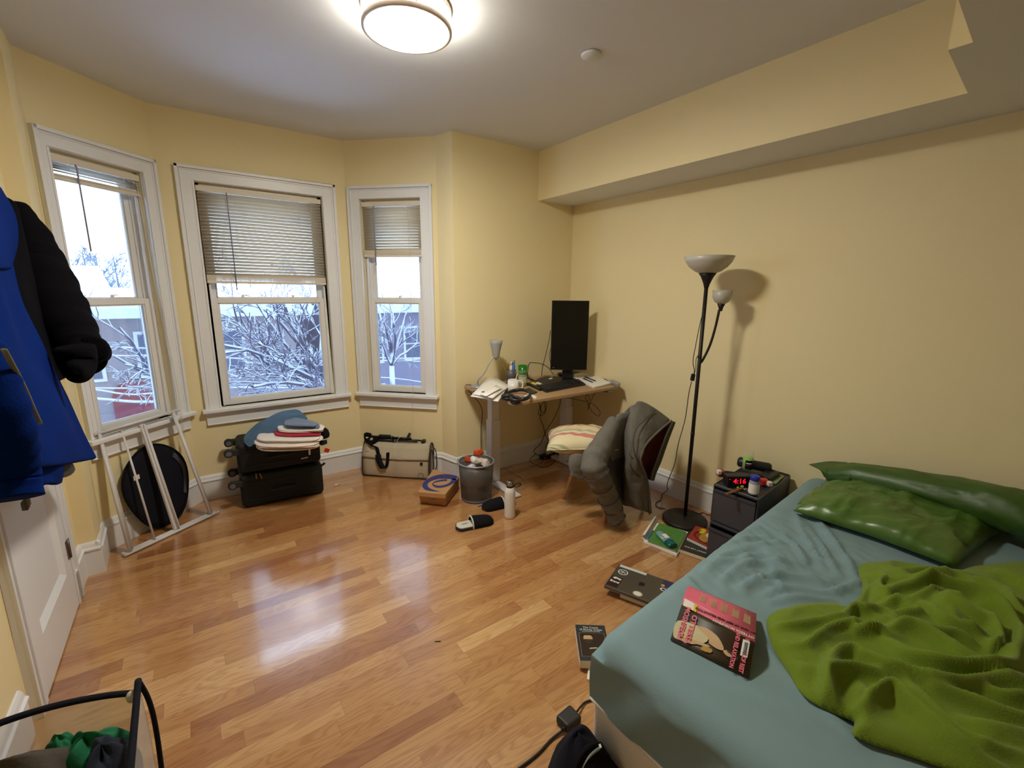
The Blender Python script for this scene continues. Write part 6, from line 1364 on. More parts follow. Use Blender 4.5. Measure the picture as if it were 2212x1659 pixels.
folded('red folded garment in the clothes pile on the suitcases', ((600,938),(686,938),(686,926),(605,918)), Z0+.063, Z0+.080, M['red_f'], 1)
folded('white folded garment above the red one', ((606,928),(690,928),(688,916),(612,912)), Z0+.081, Z0+.103, M['linen'], 2)
folded('blue-grey folded shirt near the top of the clothes pile', ((618,916),(680,918),(680,908),(625,902)), Z0+.104, Z0+.135, M['grey_f'], 2)
cloth('shirt', 'washed blue shirt thrown over the folded clothes on the suitcases', 'clothes',
 [[PY(525,948,3.46),PY(533,934,3.5),PY(556,913,3.54),PY(580,899,3.56),PY(615,887,3.58),PY(642,885,3.58),PY(657,893,3.58)],
  [PY(527,956,3.42),PY(540,944,3.42),PY(565,924,3.42),PY(590,907,3.43),PY(620,896,3.44),PY(646,893,3.45),PY(662,899,3.48)],
  [PY(532,962,3.40),PY(547,953,3.39),PY(572,938,3.37),PY(598,920,3.37),PY(624,908,3.38),PY(645,903,3.40),PY(665,904,3.43)],
  [PY(538,963,3.39),PY(552,960,3.37),PY(572,950,3.35),PY(592,938,3.34),PY(612,927,3.35),PY(634,916,3.37),PY(660,909,3.41)]], M['denim'], .012, sub=1)
cp = thing('baseball_cap', 'black cap with a red label at the end of the suitcase top', 'cap', PZ(692,948,Z0)); c = PZ(690,945,Z0+.002)
b = MB(); b.lathe([(.066,.0),(.070,.02),(.062,.05),(.040,.07),(.0,.076)],28,tuple(c),M=Matrix.Diagonal((1,.9,1,1))); link('crown', b, M['dark_f'], cp, world=True)
b = MB(); b.grid(fine([[PZ(682,957,Z0+.010),PZ(695,961,Z0+.008),PZ(707,957,Z0+.010)],[PZ(686,950,Z0+.018),PZ(697,951,Z0+.022),PZ(706,949,Z0+.018)]],5,4)); link('visor', b, M['dark_f'], cp, world=True, solid=.004)
b = MB(); b.slab([PZ(u,v,Z0+.035) for u,v in ((675,950),(681,952),(687,942),(681,939))],.002); link('red_label', b, M['red_p'], cp, world=True); b = MB(); b.slab([PZ(u,v,Z0+.032) for u,v in ((681,953),(687,955),(690,951),(684,949))],.002); link('white_label', b, M['paper'], cp, world=True)

# ================================================================== PET CARRIER UNDER THE NARROW WINDOW
c0, c1 = np.array([1.045,3.56]), np.array([1.455,3.175]); dd = (c1-c0)/np.linalg.norm(c1-c0); Lc = np.linalg.norm(c1-c0); nb_ = np.array([-dd[1],dd[0]])*1.0
if nb_[1] < 0: nb_ = -nb_
pc_ = thing('duffel_bag', 'beige canvas tote trimmed in brown lying under the narrow window', 'bag', (*((c0+c1)/2+nb_*.07),0))
prof = spline([(.0,.004),(-.004,.06),(.004,.14),(.028,.21),(.07,.262),(.125,.282),(.18,.262),(.215,.20),(.225,.10),(.222,.004)],4)
prof = np.array([(w_ if w_ < .03 else .03+(w_-.03)*.58, z) for w_,z in prof])
rows = [];
for s in np.linspace(0,1,13):
    bul = .012*math.sin(PI*s)
    rows.append([(*(c0+dd*Lc*s+nb_*(w_-bul*(1 if w_ < .1 else -1))),z*(1-.03*math.sin(PI*s))) for w_,z in prof])
b = MB(); b.grid(rows); n = len(prof); b.add(rows[0],[tuple(range(n))]); b.add(rows[-1],[tuple(range(n-1,-1,-1))]); link('body', b, M['khaki'], pc_, world=True)
for s in (0,1):
    b = MB(); b.tube([(*(c0+dd*(Lc*s+(.003 if s else -.003))+nb_*w_),z) for w_,z in prof],.006,8); link('piping', b, M['khaki_d'], pc_, world=True)
b = MB(); b.tube([(*(c0+dd*Lc*s+nb_*-.008),.008) for s in (0,1)],.006,8); link('bottom_piping', b, M['khaki_d'], pc_, world=True)
b = MB(); rr_ = []
for s in np.linspace(.0,1.,13): rr_.append([(*(c0+dd*Lc*s+nb_*(w_-.004-.012*math.sin(PI*s))),z*(1-.03*math.sin(PI*s))) for w_,z in spline([(.0,.165),(.008,.19),(.028,.222),(.052,.262)],3)])
b.grid(rr_); link('flap', b, M['khaki'], pc_, world=True, solid=.004, offset=1)
e0 = c1+nb_*.012; b = MB(); b.tube([(*(e0+nb_*(.01+.10*(math.cos(a)+1)/2)+dd*.006),.03+.20*math.sin(a)) for a in np.linspace(0,PI,16)],.004,6); link('end_zip', b, M['khaki_d'], pc_, world=True)
b = MB(); b.tube(spline([(*(e0+nb_*.06+dd*.006),.25),(*(e0+nb_*.065+dd*.035),.235),(*(e0+nb_*.07+dd*.045),.16),(*(e0+nb_*.085+dd*.035),.07),(*(e0+nb_*.09+dd*.006),.02)],5),.008,8,flat=.5); link('end_handle', b, M['khaki_d'], pc_, world=True)
def onfront(s, w_, z, o=.012): return np.array([*(c0+dd*Lc*s+nb_*(w_-o)),z])
fn = np.array([*(-nb_),0.])
for u,v,r_ in ((920,993,.012),):
    p = onfront(.90,-.002,.135,.006); b = MB(); b.tube([p,p+fn*.004],[r_,r_],20); link('eyelet', b, M['blackm'], pc_, world=True)
p = onfront(.89,-.003,.035,.008); b = MB(); b.tube([p+np.array([*(dd*.022*math.cos(a)),.022*math.sin(a)])+fn*.002 for a in np.linspace(0,2*PI,20,endpoint=False)],.0012,5,closed=True); link('embossed_badge', b, M['khaki_d'], pc_, world=True)
for k in range(3):
    p = onfront(.055+.018*k,.020,.205,.006); b = MB(); b.tube([p,p+fn*.004],[.003,.003],10); link('rivet', b, M['blackm'], pc_, world=True)
# black straps and folded stand on the bag
ts = thing('tripod', 'folded black tripod lying along the top of the beige tote', 'tripod', (*(c0+dd*Lc*.5+nb_*.11),.285)); top = lambda s,o=.10,z=.292: np.array([*(c0+dd*Lc*s+nb_*(o-.025)),z])
for (o, z, s0, s1, r_) in ((.10,.292,.12,.80,.011),(.125,.294,.10,.84,.010),(.112,.312,.08,.70,.010)):
    b = MB(); b.tube([top(s0,o,z),top((s0+s1)/2,o,z)],[r_,r_],10); b.tube([top((s0+s1)/2,o,z),top(s1,o,z)],[r_*.72,r_*.72],10); b.tube([top((s0+s1)/2-.03,o,z),top((s0+s1)/2+.03,o,z)],[r_*1.25,r_*1.25],10); link('leg', b, M['black'], ts, world=True)
b = MB(); b.box(top(.30,.105,.325),(.10,.022,.020),M=Matrix.Rotation(math.atan2(dd[1],dd[0]),4,'Z')); link('head', b, M['black'], ts, world=True, bev=.004)
b = MB(); b.box(top(.88,.12,.290),(.030,.045,.028),M=Matrix.Rotation(math.atan2(dd[1],dd[0]),4,'Z')); link('foot_clamp', b, M['black'], ts, world=True, bev=.005)
b = MB(); b.tube([top(.62,.13,.30),top(.66,.15,.345)],[.009,.012],10); link('pan_handle', b, M['rubber'], ts, world=True)
sp2 = thing('shoulder_strap', 'padded black shoulder strap hanging down the front of the beige tote', 'strap', onfront(.30,.0,.20))
S = spline([top(.10,.10,.315),top(.08,.06,.30),onfront(.14,.035,.262,.02),onfront(.22,.030,.245,.02),onfront(.26,.01,.205,.02),onfront(.28,.0,.155,.02),onfront(.325,-.004,.10,.02),onfront(.36,-.004,.085,.02),onfront(.385,-.002,.11,.02),onfront(.40,.004,.165,.02),onfront(.40,.012,.215,.02)],6)
b = MB(); b.grid([[p+np.array([*(dd*.013),.003]),p-np.array([*(dd*.013),.003])] for p in S]); link('webbing', b, M['dark_f'], sp2, world=True, solid=.006)
i0, i1 = int(len(S)*.42), int(len(S)*.66); b = MB(); b.grid([[p+np.array([*(dd*.022),.004])+fn*.006,p-np.array([*(dd*.022),.004])+fn*.006] for p in S[i0:i1]]); link('shoulder_pad', b, M['navy_f'], sp2, world=True, solid=.012)
S2 = spline([top(.10,.10,.325),top(.03,.09,.335),top(.02,.05,.33),onfront(.06,.04,.29,.01),onfront(.13,.05,.275,.01),top(.22,.08,.31)],6); b = MB(); b.grid([[p+np.array([0,0,.018]),p-np.array([0,0,.018])] for p in S2]); link('bunched_loop', b, M['dark_f'], sp2, world=True, solid=.008)

# ================================================================== SHOEBOX, BASKET, BOTTLE, SLIPPERS
bx = thing('shoebox', 'brown cardboard shoebox with a blue swirl on its lid', 'box', (1.38,2.86,0)); bz = .11
q = [np.array(PZ(u,v,bz)) for u,v in ((904,1062),(962,1067),(991,1030),(936,1014))]
b4 = [np.array([*(p[:2]*.985+sum(x[:2] for x in q)/4*.015),0]) for p in q]; b4 = [p*1. for p in b4]
e1 = PZ(961,1092,0)-PZ(909,1086,0)
f0, f1 = PZ(909,1086,0.002), PZ(963,1093,0.002); sh = f0-np.array([*q[0][:2],0.002]); bot = [f0,f1,np.array([*(q[2][:2]+(f1-q[1])[:2]),.002]),np.array([*(q[3][:2]+(f0-q[0])[:2]),.002])]
qt = [p-np.array([0,0,.028]) for p in q]
b = MB(); b.hexa(bot+[np.array([*p[:2],bz-.02]) for p in q]); link('box', b, M['card'], bx, world=True, bev=.002)
cq = sum(q)/4; lid = [cq+(p-cq)*1.025 for p in q]; lb = [p-np.array([0,0,.034]) for p in lid]
b = MB(); b.hexa(lb+lid); link('lid', b, M['card'], bx, world=True, bev=.002)
def bp_(u,v,l=.0012): return lid[0]*(1-u)*(1-v)+lid[1]*u*(1-v)+lid[2]*u*v+lid[3]*(1-u)*v+np.array([0,0,l])
sw = [(.10,.30,.035),(.22,.20,.05),(.40,.16,.03),(.62,.17,.008)]; 
def ribbon(pts, nm):
    S = spline([(u,v,w_) for u,v,w_ in pts],8); b = MB(); rows = []
    for i in range(len(S)):
        t_ = S[min(i+1,len(S)-1),:2]-S[max(i-1,0),:2]; t_ /= np.linalg.norm(t_)+1e-9; n_ = np.array([-t_[1],t_[0]]); rows.append([bp_(*(S[i,:2]+n_*S[i,2])),bp_(*(S[i,:2]-n_*S[i,2]))])
    b.grid(rows, smooth=False); link(nm, b, M['ink_blue'], bx, world=True)
ribbon([(.74,.10,.006),(.46,.11,.035),(.22,.17,.065),(.08,.30,.085),(.10,.48,.085),(.26,.66,.095),(.50,.80,.11),(.74,.87,.115),(.97,.88,.11)],'swirl_print'); ribbon([(.30,.38,.012),(.48,.30,.045),(.68,.33,.055),(.84,.45,.06),(.92,.62,.07),(.93,.82,.10)],'swirl_print'); ribbon([(.30,.38,.010),(.36,.48,.03),(.50,.58,.04),(.70,.68,.05)],'swirl_print')
b = MB(); m_ = lb[0]*.5+lb[1]*.5; b.tube([m_+(lb[1]-lb[0])*x+np.array([0,-.002,z]) for x,z in ((-.13,.0),(-.10,-.010),(0,-.014),(.10,-.010),(.13,0))],.002,5); link('finger_slot', b, M['khaki_d'], bx, world=True)
wb = thing('waste_basket', 'round grey mesh waste basket full of rubbish beside the desk', 'waste basket', (1.605,2.675,0)); bc = np.array([1.605,2.675,0])
b = MB(); b.lathe([(.112,.012),(.130,.285)],48,caps=False); link('mesh_wall', b, M['wire'], wb, solid=.001)
b = MB(); b.tube([(.131*math.cos(a),.131*math.sin(a),.287) for a in np.linspace(0,2*PI,48,endpoint=False)],.0055,10,closed=True); link('rim', b, M['silver_p'], wb)
b = MB(); b.lathe([(.0,.003),(.112,.003),(.114,.006),(.1145,.020),(.112,.020),(.110,.008),(0,.008)],48); link('base', b, M['grey_p'], wb)
def crumple_ball(label, c, r_, m, seed, name='crumpled_paper', cat='rubbish', sq=(1,1,1)):
    rr = np.random.RandomState(seed); b = MB(); bm = bmesh.new(); bmesh.ops.create_icosphere(bm, subdivisions=3, radius=1.)
    ds = rr.normal(0,1,(14,3)); ds /= np.linalg.norm(ds,axis=1)[:,None]; of = .48+.48*rr.rand(14)
    for v in bm.verts:
        p = np.array(v.co); k = min(1.,min((of[i]/max(1e-3,p@ds[i]) if p@ds[i] > 0 else 9) for i in range(14))); v.co = Vector(p*k*r_*np.array(sq))
    b.add([tuple(v.co) for v in bm.verts],[tuple(v.index for v in f.verts) for f in bm.faces]); bm.free()
    t = single(name, b, m, label, cat, 'rubbish in the waste basket'); t.location = tuple(map(float,c)); t.rotation_euler = tuple(rr.rand(3)*3); return t
tis = mat('tissue_paper','cfcad2',.85,var=.05,bump=.2,bscale=60)
crumple_ball('bluish white tissue pressed against the front wall of the basket', bc+np.array([-.060,-.030,.245]), .052, tis, 1, sq=(.9,.7,1.1))
crumple_ball('white paper ball on top in the middle of the basket', bc+np.array([-.005,-.005,.295]), .044, M['paper'], 2)
crumple_ball('cream paper ball at the right side of the basket', bc+np.array([.055,-.035,.262]), .045, M['linen2'], 3)
crumple_ball('small cream wad at the back of the basket', bc+np.array([.060,.045,.270]), .038, M['linen'], 4)
crumple_ball('orange-red wrapper at the left back of the basket', bc+np.array([-.045,.040,.300]), .040, M['orange_w'], 5, 'wrapper', sq=(1.2,.8,.8))
crumple_ball('orange-red wrapper sticking up highest over the basket rim', bc+np.array([.040,.030,.330]), .036, M['orange_w'], 6, 'wrapper', sq=(1,.6,1.1))
crumple_ball('green foil wrapper tucked beside the tall orange one', bc+np.array([.068,.030,.325]), .022, M['green_w'], 7, 'wrapper', sq=(.6,.6,1.3))
crumple_ball('dark maroon wrapper between the paper balls in the basket', bc+np.array([.0,-.050,.262]), .026, M['maroon'], 8, 'wrapper')
for (lab, a, z, w_, h_, m) in (('white note standing inside the basket low behind the mesh', 4.05, .085, .045, .05, M['paper']), ('teal slip standing inside the basket above the white note', 3.85, .135, .030, .04, mat('teal_slip','4f7d86',.7))):
    b = MB(); R_ = .108; b.grid([[(bc[0]+R_*math.cos(a+t),bc[1]+R_*math.sin(a+t),z+zz) for t in np.linspace(-w_/.2,w_/.2,6)] for zz in (-h_/2,h_/2)]); single('paper_scrap', b, m, lab, 'rubbish', 'rubbish in the waste basket', solid=.001)
wb2 = thing('water_bottle', 'white steel water bottle with black strap standing on the floor', 'bottle', PZ(1101,1117,0))
b = MB(); b.lathe([(.0,.001),(.033,.001),(.036,.006),(.0365,.020),(.0365,.185),(.034,.200),(.026,.214),(.023,.220)],36); link('body', b, mat('chipped_white_enamel','dcd8d2',.35,var=.04,vscale=30), wb2)
b = MB(); b.lathe([(.0235,.219),(.0240,.222),(.0240,.232),(.0235,.233)],28); link('collar', b, M['black'], wb2); b = MB(); b.lathe([(.0235,.233),(.0240,.235),(.0240,.262),(.020,.266),(0,.266)],28); link('cap', b, M['steel'], wb2)
ho = RT; b = MB(); b.tube(spline([ho*.02+np.array([0,0,.228]),ho*.040+np.array([0,0,.240]),ho*.062+np.array([0,0,.248]),ho*.072+np.array([0,0,.236]),ho*.055+np.array([0,0,.224]),ho*.022+np.array([0,0,.226])],6),.0045,8); link('carry_loop', b, M['black'], wb2)
def slipper(label, toe, heel):
    toe, heel = np.array(toe), np.array(heel); d = toe-heel; L_ = np.linalg.norm(d); d /= L_; n_ = np.array([-d[1],d[0],0]); t = thing('slipper', label, 'slipper', heel, group='pair of slippers'); Wd = lambda s: .036+.012*math.sin(PI*min(1,s*1.0))+.004*(s > .5)
    out = [];
    for s in np.linspace(0,1,24): out.append((s, (.048*math.sqrt(max(0,1-((s-.14)/.14)**2)) if s < .14 else (.052*math.sqrt(max(0,1-((s-.78)/.22)**2)) if s > .78 else .048+.004*(s-.14)/.64))))
    poly = [heel+d*L_*s+n_*w_ for s,w_ in out]+[heel+d*L_*s-n_*w_ for s,w_ in out[::-1]]
    b = MB(); b.prism([tuple(p[:2]) for p in poly],.001,.018); link('sole', b, M['rubber'], t, world=True, bev=.003)
    inn = [heel+d*L_*(.02+.96*s)+n_*w_*.88 for s,w_ in out]+[heel+d*L_*(.02+.96*s)-n_*w_*.88 for s,w_ in out[::-1]]
    b = MB(); b.prism([tuple(p[:2]) for p in inn],.018,.024); link('insole', b, M['fleece'], t, world=True, bev=.003)
    rows = []
    for s in np.linspace(.40,1.0,12):
        w_ = np.interp(s,[o[0] for o in out],[o[1] for o in out])+.002; hh = .062*(1-.45*((s-.40)/.6)**1.6)*math.sqrt(max(.03,1-max(0,(s-.86)/.142)**2)); rows.append([heel+d*L_*s+n_*w_*math.cos(a)+np.array([0,0,.006+hh*math.sin(a)**.8]) for a in np.linspace(0,PI,14)])
    b = MB(); b.grid(rows); link('upper', b, M['felt'], t, world=True, solid=.006)
    b = MB(); b.tube(rows[0],.005,8); link('fleece_cuff', b, M['fleece'], t, world=True)
    b = MB(); c = heel+d*L_*.24+np.array([0,0,.0245]); b.tube([c-d*.02+n_*.006,c+d*.02+n_*.006],.0025,5); link('insole_mark', b, M['grey_p'], t, world=True); return t
slipper('dark felt slipper showing its cream lining, nearer to us', PZ(1066,1126,0), PZ(984,1144,0)); slipper('dark felt slipper half hidden behind the white bottle', PZ(1041,1102,0), PZ(1112,1086,0))
pen('blue pen on the floor between basket and slipper', (1031,1094),(1046,1090),.001,M['blue_pen'],.004)
# small things on the floor near the bay
t = thing('earphones', 'thin clear cable with a white plug on the floor by the suitcases', 'cable', PZ(735,1046,0)); b = MB(); b.tube(spline([PZ(734,1045,.003),PZ(750,1043,.003),PZ(768,1038,.003),PZ(776,1028,.003),PZ(765,1024,.003),PZ(745,1028,.003),PZ(728,1035,.003)],6),.0014,6); link('cord', b, M['wcable'], t, world=True)
b = MB(); b.tube([PZ(722,1049,.006),PZ(733,1045,.006)],[.006,.005],8); link('plug', b, M['white'], t, world=True)
t = thing('splinter', 'tiny dark splinter lying on the open floor', 'splinter', PZ(945,1385,0)); b = MB(); b.tube([PZ(939,1385.5,.002),PZ(952,1385,.002)],.0015,5); link('sliver', b, M['blackm'], t, world=True)

# ================================================================== DRYING RACK AND FOLDED HAMPER
F0, F1 = PZ(272,1201,.0), PZ(466,1110,.0); wdir = np.array([math.cos(ABL),math.sin(ABL),0]); wn_ = np.array([-wdir[1],wdir[0],0])
Tl, Tr = wl(BL0,ABL,.065,-.062,.685), wl(BL0,ABL,.52,-.075,.700)
Tl = PY(202,938,3.31); Tr = PY(381,890,3.585)
rk = thing('drying_rack', 'folded white clothes drying rack leaning under the first window', 'drying rack', (F0+F1)/2)
def R(s, t, o=0.): # s across, t up
    p = F0*(1-s)*(1-t)+F1*s*(1-t)+Tl*(1-s)*t+Tr*s*t; return p+np.array([wn_[0],wn_[1],0])*o+np.array([0,0,.012])
for s, os_ in ((.045,(-.012,.004,.02)),(.94,(-.012,.004,.02))):
    for k, o in enumerate(os_): b = MB(); b.tube([R(s-.02+.030*k,.0,o),R(s-.01+.026*k,1.,o)],.0095,10); link('side_rail', b, M['wmetal'], rk, world=True)
for k, (o, dz) in enumerate(((-.014,.0),(.004,.008),(.020,.016))):
    b = MB(); b.tube([R(-.03+.01*k,.0,o),R(1.02-.015*k,.0,o)],.0085,10); link('foot_bar', b, M['wmetal'], rk, world=True)
    b = MB(); b.tube([R(-.02+.01*k,.985-.035*k,o),R(1.02,1.0-.0*k,o)] if k < 2 else [R(.03,.93,o),R(.78,.955,o)],.008,10); link('top_bar', b, M['wmetal'], rk, world=True)
b = MB(); b.hexa([R(.50,.01,-.008),R(.565,.01,-.008),R(.565,.01,.010),R(.50,.01,.010),R(.50,.96,-.008),R(.565,.96,-.008),R(.565,.96,.010),R(.50,.96,.010)]); link('centre_rail', b, M['wmetal'], rk, world=True, bev=.004)
b = MB(); b.tube([R(.535,.012,-.012),R(.535,.96,-.012)],.006,8); link('centre_tube', b, M['wmetal'], rk, world=True)
b = MB(); b.tube([R(.285,.01,-.004),R(.285,.955,-.004)],.0058,10); link('rod', b, M['wmetal'], rk, world=True)
# black folded pop-up hamper behind
hc = wl(BL0,ABL,.315,-.0,.262); t = thing('folded_hamper', 'flat black oval pop-up hamper standing behind the drying rack', 'hamper', hc*np.array([1,1,0]))
def HP(a, f, o): 
    u = .205*f*math.cos(a)*(1+.06*math.sin(3*a)); z = .268*f*math.sin(a); u2 = u-z*.06; lean = .30*(z+.262)-.36
    return np.array([hc[0]+wdir[0]*u2+wn_[0]*(o+lean*.28), hc[1]+wdir[1]*u2+wn_[1]*(o+lean*.28), max(.012,.275+z+.04*u)])
rows = [[HP(a,f,.012-.012*(1-f*f)) for a in np.linspace(0,2*PI,40,endpoint=False)] for f in np.linspace(.02,1,8)]; rows2 = [[HP(a,f,.022) for a in np.linspace(0,2*PI,40,endpoint=False)] for f in np.linspace(1,.02,8)]
b = MB(); b.grid(rows+rows2, close_u=True); link('fabric', b, M['navy_f'], t, world=True)
b = MB(); b.tube([HP(a,1.0,.016) for a in np.linspace(0,2*PI,48,endpoint=False)],.008,8,closed=True); link('spring_rim', b, M['dark_f'], t, world=True)
b = MB(); b.grid([[HP(a,f,.006-.012*(1-f*f)) for a in np.linspace(-.55,.75,12)] for f in (.80,.93)]); link('net_panel', b, mat('dark_grey_net','4a4a50',.8,var=.2,vscale=120), t, world=True)
b = MB(); p = HP(2.5,.72,.002); b.box(p,(.035,.004,.028),M=Matrix.Rotation(ABL,4,'Z')); link('care_label', b, M['paper'], t, world=True)
# ================================================================== CLOTHES ON THE DOOR
def cl(pts): return [PX(u,v,x) for u,v,x in pts]
hkp = np.array([XL+.03,2.02,1.86])
hk = thing('over_door_hook', 'brown-grey strap of the hook rack showing under the blue sleeve', 'hook', (XL+.03,2.3,1.9))
b = MB(); st = spline([np.array([XL+.045,2.10,1.85]),np.array([XL+.06,2.08,1.4]),PX(50,1060,-.47),PX(57,1093,-.47)],5); b.grid([[p+np.array([0,.018,0]),p-np.array([0,.018,0])] for p in st]); link('strap', b, mat('taupe_webbing','5d5048',.85,var=.15), hk, world=True, solid=.004)
b = MB(); p = PX(56,1088,-.47); b.box(p,(.012,.05,.028)); link('buckle', b, M['grey_p'], hk, world=True, bev=.003)
b = MB(); b.bb(XL+.028,XL+.036,1.98,2.12,1.80,1.95); b.tube([(XL+.036,2.05,1.86),(XL+.075,2.05,1.85),(XL+.085,2.05,1.88)],.006,8); link('hook', b, M['blackm'], hk, world=True)
def cloth_x(name, rows, m, parent, n=6, th=.012, wav=.006, f1=.8, f2=.5, sub=1):
    F_ = fine([cl(r_) for r_ in rows],n,n)
    for i in range(F_.shape[0]):
        for j in range(F_.shape[1]): F_[i,j,0] += wav*math.sin(j*f1+.15*i)+wav*.5*math.sin(j*f2*2.1-i*.35)
    b = MB(); b.grid(F_); return link(name, b, m, parent, world=True, solid=th, sub=sub, offset=-1)
# black fleece behind
bj = thing('fleece_jacket', 'black fleece jacket hanging behind the blue sweatshirt on the door', 'jacket', PX(60,560,-.45))
axp = [(18,440,-.53,.063),(52,505,-.50,.098),(78,570,-.475,.117),(105,635,-.44,.126),(135,700,-.405,.123),(165,752,-.37,.106),(184,785,-.345,.086)]
S = spline([np.append(PX(u,v,x),r_) for u,v,x,r_ in axp],7); b = MB()
rr = S[:,3]*(1+.04*np.sin(np.arange(len(S))*1.1)+.03*np.sin(np.arange(len(S))*2.7)); b.tube(S[:,:3],rr,28,flat=.8); link('sleeve', b, M['black_j'], bj, world=True, sub=1)
b = MB(); c0, c1 = PX(196,752,-.315), PX(224,768,-.31); b.tube(spline([np.append(c0,.050),np.append(c0*.5+c1*.5,.040),np.append(c1,.026)],4)[:,:3],spline([(.055,0,0),(.045,0,0),(.026,0,0)],4)[:,0],20); link('cuff', b, M['black_j'], bj, world=True, sub=1)
b = MB(); b.tube(spline([PX(158,745,-.335),PX(170,790,-.33),PX(160,808,-.33)],4),spline([(.075,0,0),(.062,0,0),(.03,0,0)],4)[:,0],20,flat=.8); link('pocket_side', b, M['black_j'], bj, world=True, sub=1)
cloth_x('front', [[(-20,420,-0.550),(10,425,-0.520),(34,450,-0.500)],[(-20,520,-0.520),(25,530,-0.480),(60,560,-0.470)],[(-20,640,-0.500),(45,650,-0.450),(95,680,-0.450)],[(-20,760,-0.490),(60,760,-0.440),(140,790,-0.420)],[(-10,860,-0.480),(70,850,-0.440),(150,812,-0.410)]], M['black_j'], bj)
# blue sweatshirt in front
bs = thing('sweatshirt', 'royal blue fleece sweatshirt with grey zip hanging on the white door', 'sweatshirt', PX(60,800,-.40))
cloth_x('body', [
 [(-150,380,-0.500),(-90,360,-0.480),(-50,375,-0.470),(-20,395,-0.500),(4,418,-0.540)],
 [(-170,470,-0.470),(-90,450,-0.440),(-35,452,-0.430),(10,470,-0.460),(38,487,-0.530)],
 [(-180,560,-0.440),(-95,545,-0.410),(-40,548,-0.400),(10,556,-0.430),(41,545,-0.510)],
 [(-180,650,-0.415),(-90,640,-0.385),(-25,640,-0.375),(28,645,-0.395),(52,650,-0.485)],
 [(-180,750,-0.400),(-80,745,-0.360),(0,742,-0.355),(60,742,-0.370),(98,745,-0.450)],
 [(-180,850,-0.390),(-70,850,-0.340),(20,845,-0.340),(95,840,-0.355),(143,838,-0.430)],
 [(-180,930,-0.380),(-60,940,-0.330),(40,930,-0.330),(125,920,-0.340),(180,918,-0.410)],
 [(-180,1010,-0.370),(-50,1015,-0.325),(60,1012,-0.330),(145,1004,-0.340),(214,990,-0.400)]], M['blue_sw'], bs, wav=.007)
cloth_x('hood', [[(-140,350,-0.520),(-80,330,-0.460),(-40,350,-0.440),(0,405,-0.500)],[(-150,430,-0.470),(-80,410,-0.420),(-20,420,-0.410),(34,462,-0.510)],[(-150,520,-0.430),(-80,500,-0.380),(-15,505,-0.375),(43,520,-0.490)],[(-150,590,-0.430),(-80,585,-0.380),(-10,582,-0.375),(38,583,-0.490)]], M['blue_sw'], bs)
cloth_x('lower_layer', [[(20,990,-0.370),(70,985,-0.360),(130,985,-0.365)],[(30,1020,-0.375),(75,1020,-0.365),(128,1010,-0.370)],[(45,1046,-0.380),(80,1050,-0.370),(120,1045,-0.375)]], M['blue_sw'], bs, th=.02)
S = spline([np.append(PX(u,v,x),r_) for u,v,x,r_ in ((-80,760,-.34,.058),(-46,840,-.32,.057),(-10,920,-.31,.053),(14,975,-.31,.047),(29,1020,-.31,.040),(33,1050,-.31,.036),(35,1077,-.31,.038))],6)
b = MB(); b.tube(S[:,:3],S[:,3]*(1+.04*np.sin(np.arange(len(S))*1.5)),24); link('sleeve', b, M['blue_sw'], bs, world=True, sub=1)
b = MB(); i = -9; b.tube(S[i:,:3],S[i:,3]*1.05,24); link('cuff', b, M['blue_sw'], bs, world=True)
b = MB(); b.tube(spline(cl([(8,754,-.268),(30,795,-.268),(52,838,-.270),(70,880,-.272),(86,915,-.276)]),6),.0045,6,flat=.6); link('zip_edge', b, M['cord'], bs, world=True)
b = MB(); b.tube(spline([PX(u,v,x) for u,v,x in ((128,1006,-.42),(135,1012,-.42),(138,1018,-.42))],4),[.03]*9,14); gt_ = thing('grey_garment', 'grey cloth corner peeking out beneath the blue sweatshirt hem', 'clothes', PX(133,1010,-.42)); link('hem', b, M['grey_f'], gt_, world=True)

# ================================================================== LAUNDRY HAMPER
hm_ = thing('laundry_hamper', 'white net pop-up laundry hamper with navy edging by the door', 'hamper', (-.40,1.10,0))
Zr = .50
TB = np.array([-.205,1.345]); TA = np.array([-.565,1.345]); TD = np.array([-.205,.93]); TE = np.array([-.565,.93]); FB = .94
def lerp(a, c, t): return a*(1-t)+c*t
back = [np.append(lerp(TA,TB,t),Zr-.02+.045*(1-t)+.035*math.sin(PI*t)**.8) for t in np.linspace(0,1,9)]
right = [np.append(lerp(TB,TD,t),Zr+.015-.03*t) for t in np.linspace(0,1,7)]
def net(name, top, inset_, m=M['net']):
    cen = np.array([-.385,1.137]); rows = [[np.append(cen+(p[:2]-cen)*(1-inset_*(1-t)**1.2+.035*math.sin(PI*t)),p[2]*t+.004*(1-t)) for p in top] for t in np.linspace(0,1,7)]
    b = MB(); b.grid(rows); return link(name, b, m, hm_, world=True)
net('back_panel', back, .05); net('side_panel', right, .03); net('side_panel', [np.append(lerp(TE,TA,t),Zr-.02) for t in np.linspace(0,1,5)], .05); net('front_panel', [np.append(lerp(TD,TE,t),Zr-.02) for t in np.linspace(0,1,5)], .05)
b = MB(); b.tube(spline(back,4),.0075,8); link('rim_edge', b, M['navy_f'], hm_, world=True)
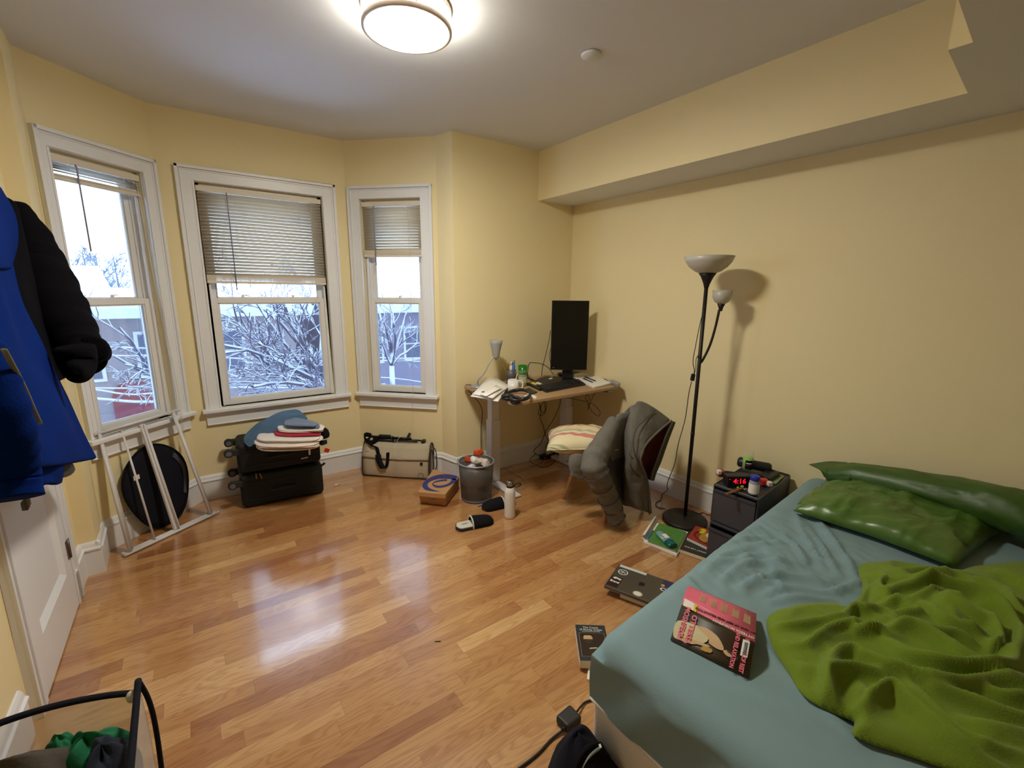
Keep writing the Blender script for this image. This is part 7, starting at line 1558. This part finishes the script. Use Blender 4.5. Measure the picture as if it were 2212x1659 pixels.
b = MB(); b.tube(spline([np.append(TB,Zr+.018)]+right[1:],4),.0075,8); link('rim_edge', b, M['navy_f'], hm_, world=True)
b = MB(); b.tube(spline([np.append(TB,Zr+.018),np.append(TB+np.array([.012,.004]),Zr-.05),np.append(TB+np.array([.016,.006]),Zr-.14),np.append(TB+np.array([.012,.004]),.2),np.append(TB,.01)],5),.006,8); link('corner_edge', b, M['navy_f'], hm_, world=True)
b = MB(); b.tube([np.append(lerp(TE,TA,t),Zr-.02) for t in np.linspace(0,1,5)],.0075,8); link('rim_edge', b, M['navy_f'], hm_, world=True)
b = MB(); b.tube(spline([np.append(TA,Zr-.03)+np.array([.03,-.06,-.03]),np.append(TA,Zr)+np.array([.06,-.03,-.05]),np.append(TA,Zr)+np.array([.10,-.02,-.10])],5),.004,7); link('carry_handle', b, M['net2'], hm_, world=True)
b = MB(); b.ball(np.append(TB,Zr-.01)+np.array([-.015,-.015,0]),(.012,.012,.016),12,8); link('white_knot', b, M['fleece'], hm_, world=True)
def heap(label, c, r_, m, seed, name='laundry', cat='clothes'):
    rr = np.random.RandomState(seed); ph = rr.rand(8)*6; rows = []
    for i in range(15):
        t = PI*i/14; row = []
        for j in range(32):
            a = 2*PI*j/32; k = 1+.10*math.sin(3*a+ph[0]+2*t)+.07*math.sin(5*a-3*t+ph[1])+.05*math.sin(8*a+5*t+ph[2]); row.append((c[0]+r_[0]*k*math.sin(t)*math.cos(a), c[1]+r_[1]*k*math.sin(t)*math.sin(a), c[2]-r_[2]*math.cos(t)*k))
        rows.append(row)
    b = MB(); b.grid(rows, close_u=True); return single(name, b, m, label, cat, 'dirty laundry in the hamper', sub=1)
heap('brown-grey garment heaped in the front of the laundry hamper', (-.435,1.245,.385), (.120,.092,.125), M['dirty'], 1)
heap('green jersey shirt behind the brown-grey garment in the hamper', (-.305,1.285,.36), (.080,.050,.105), M['green_f'], 2)
heap('small green sleeve tip sticking up at the hamper back', (-.352,1.305,.43), (.028,.024,.05), M['green_f'], 5)
heap('navy plaid shirt at the right side of the laundry hamper', (-.262,1.20,.365), (.052,.10,.125), M['plaid'], 3)
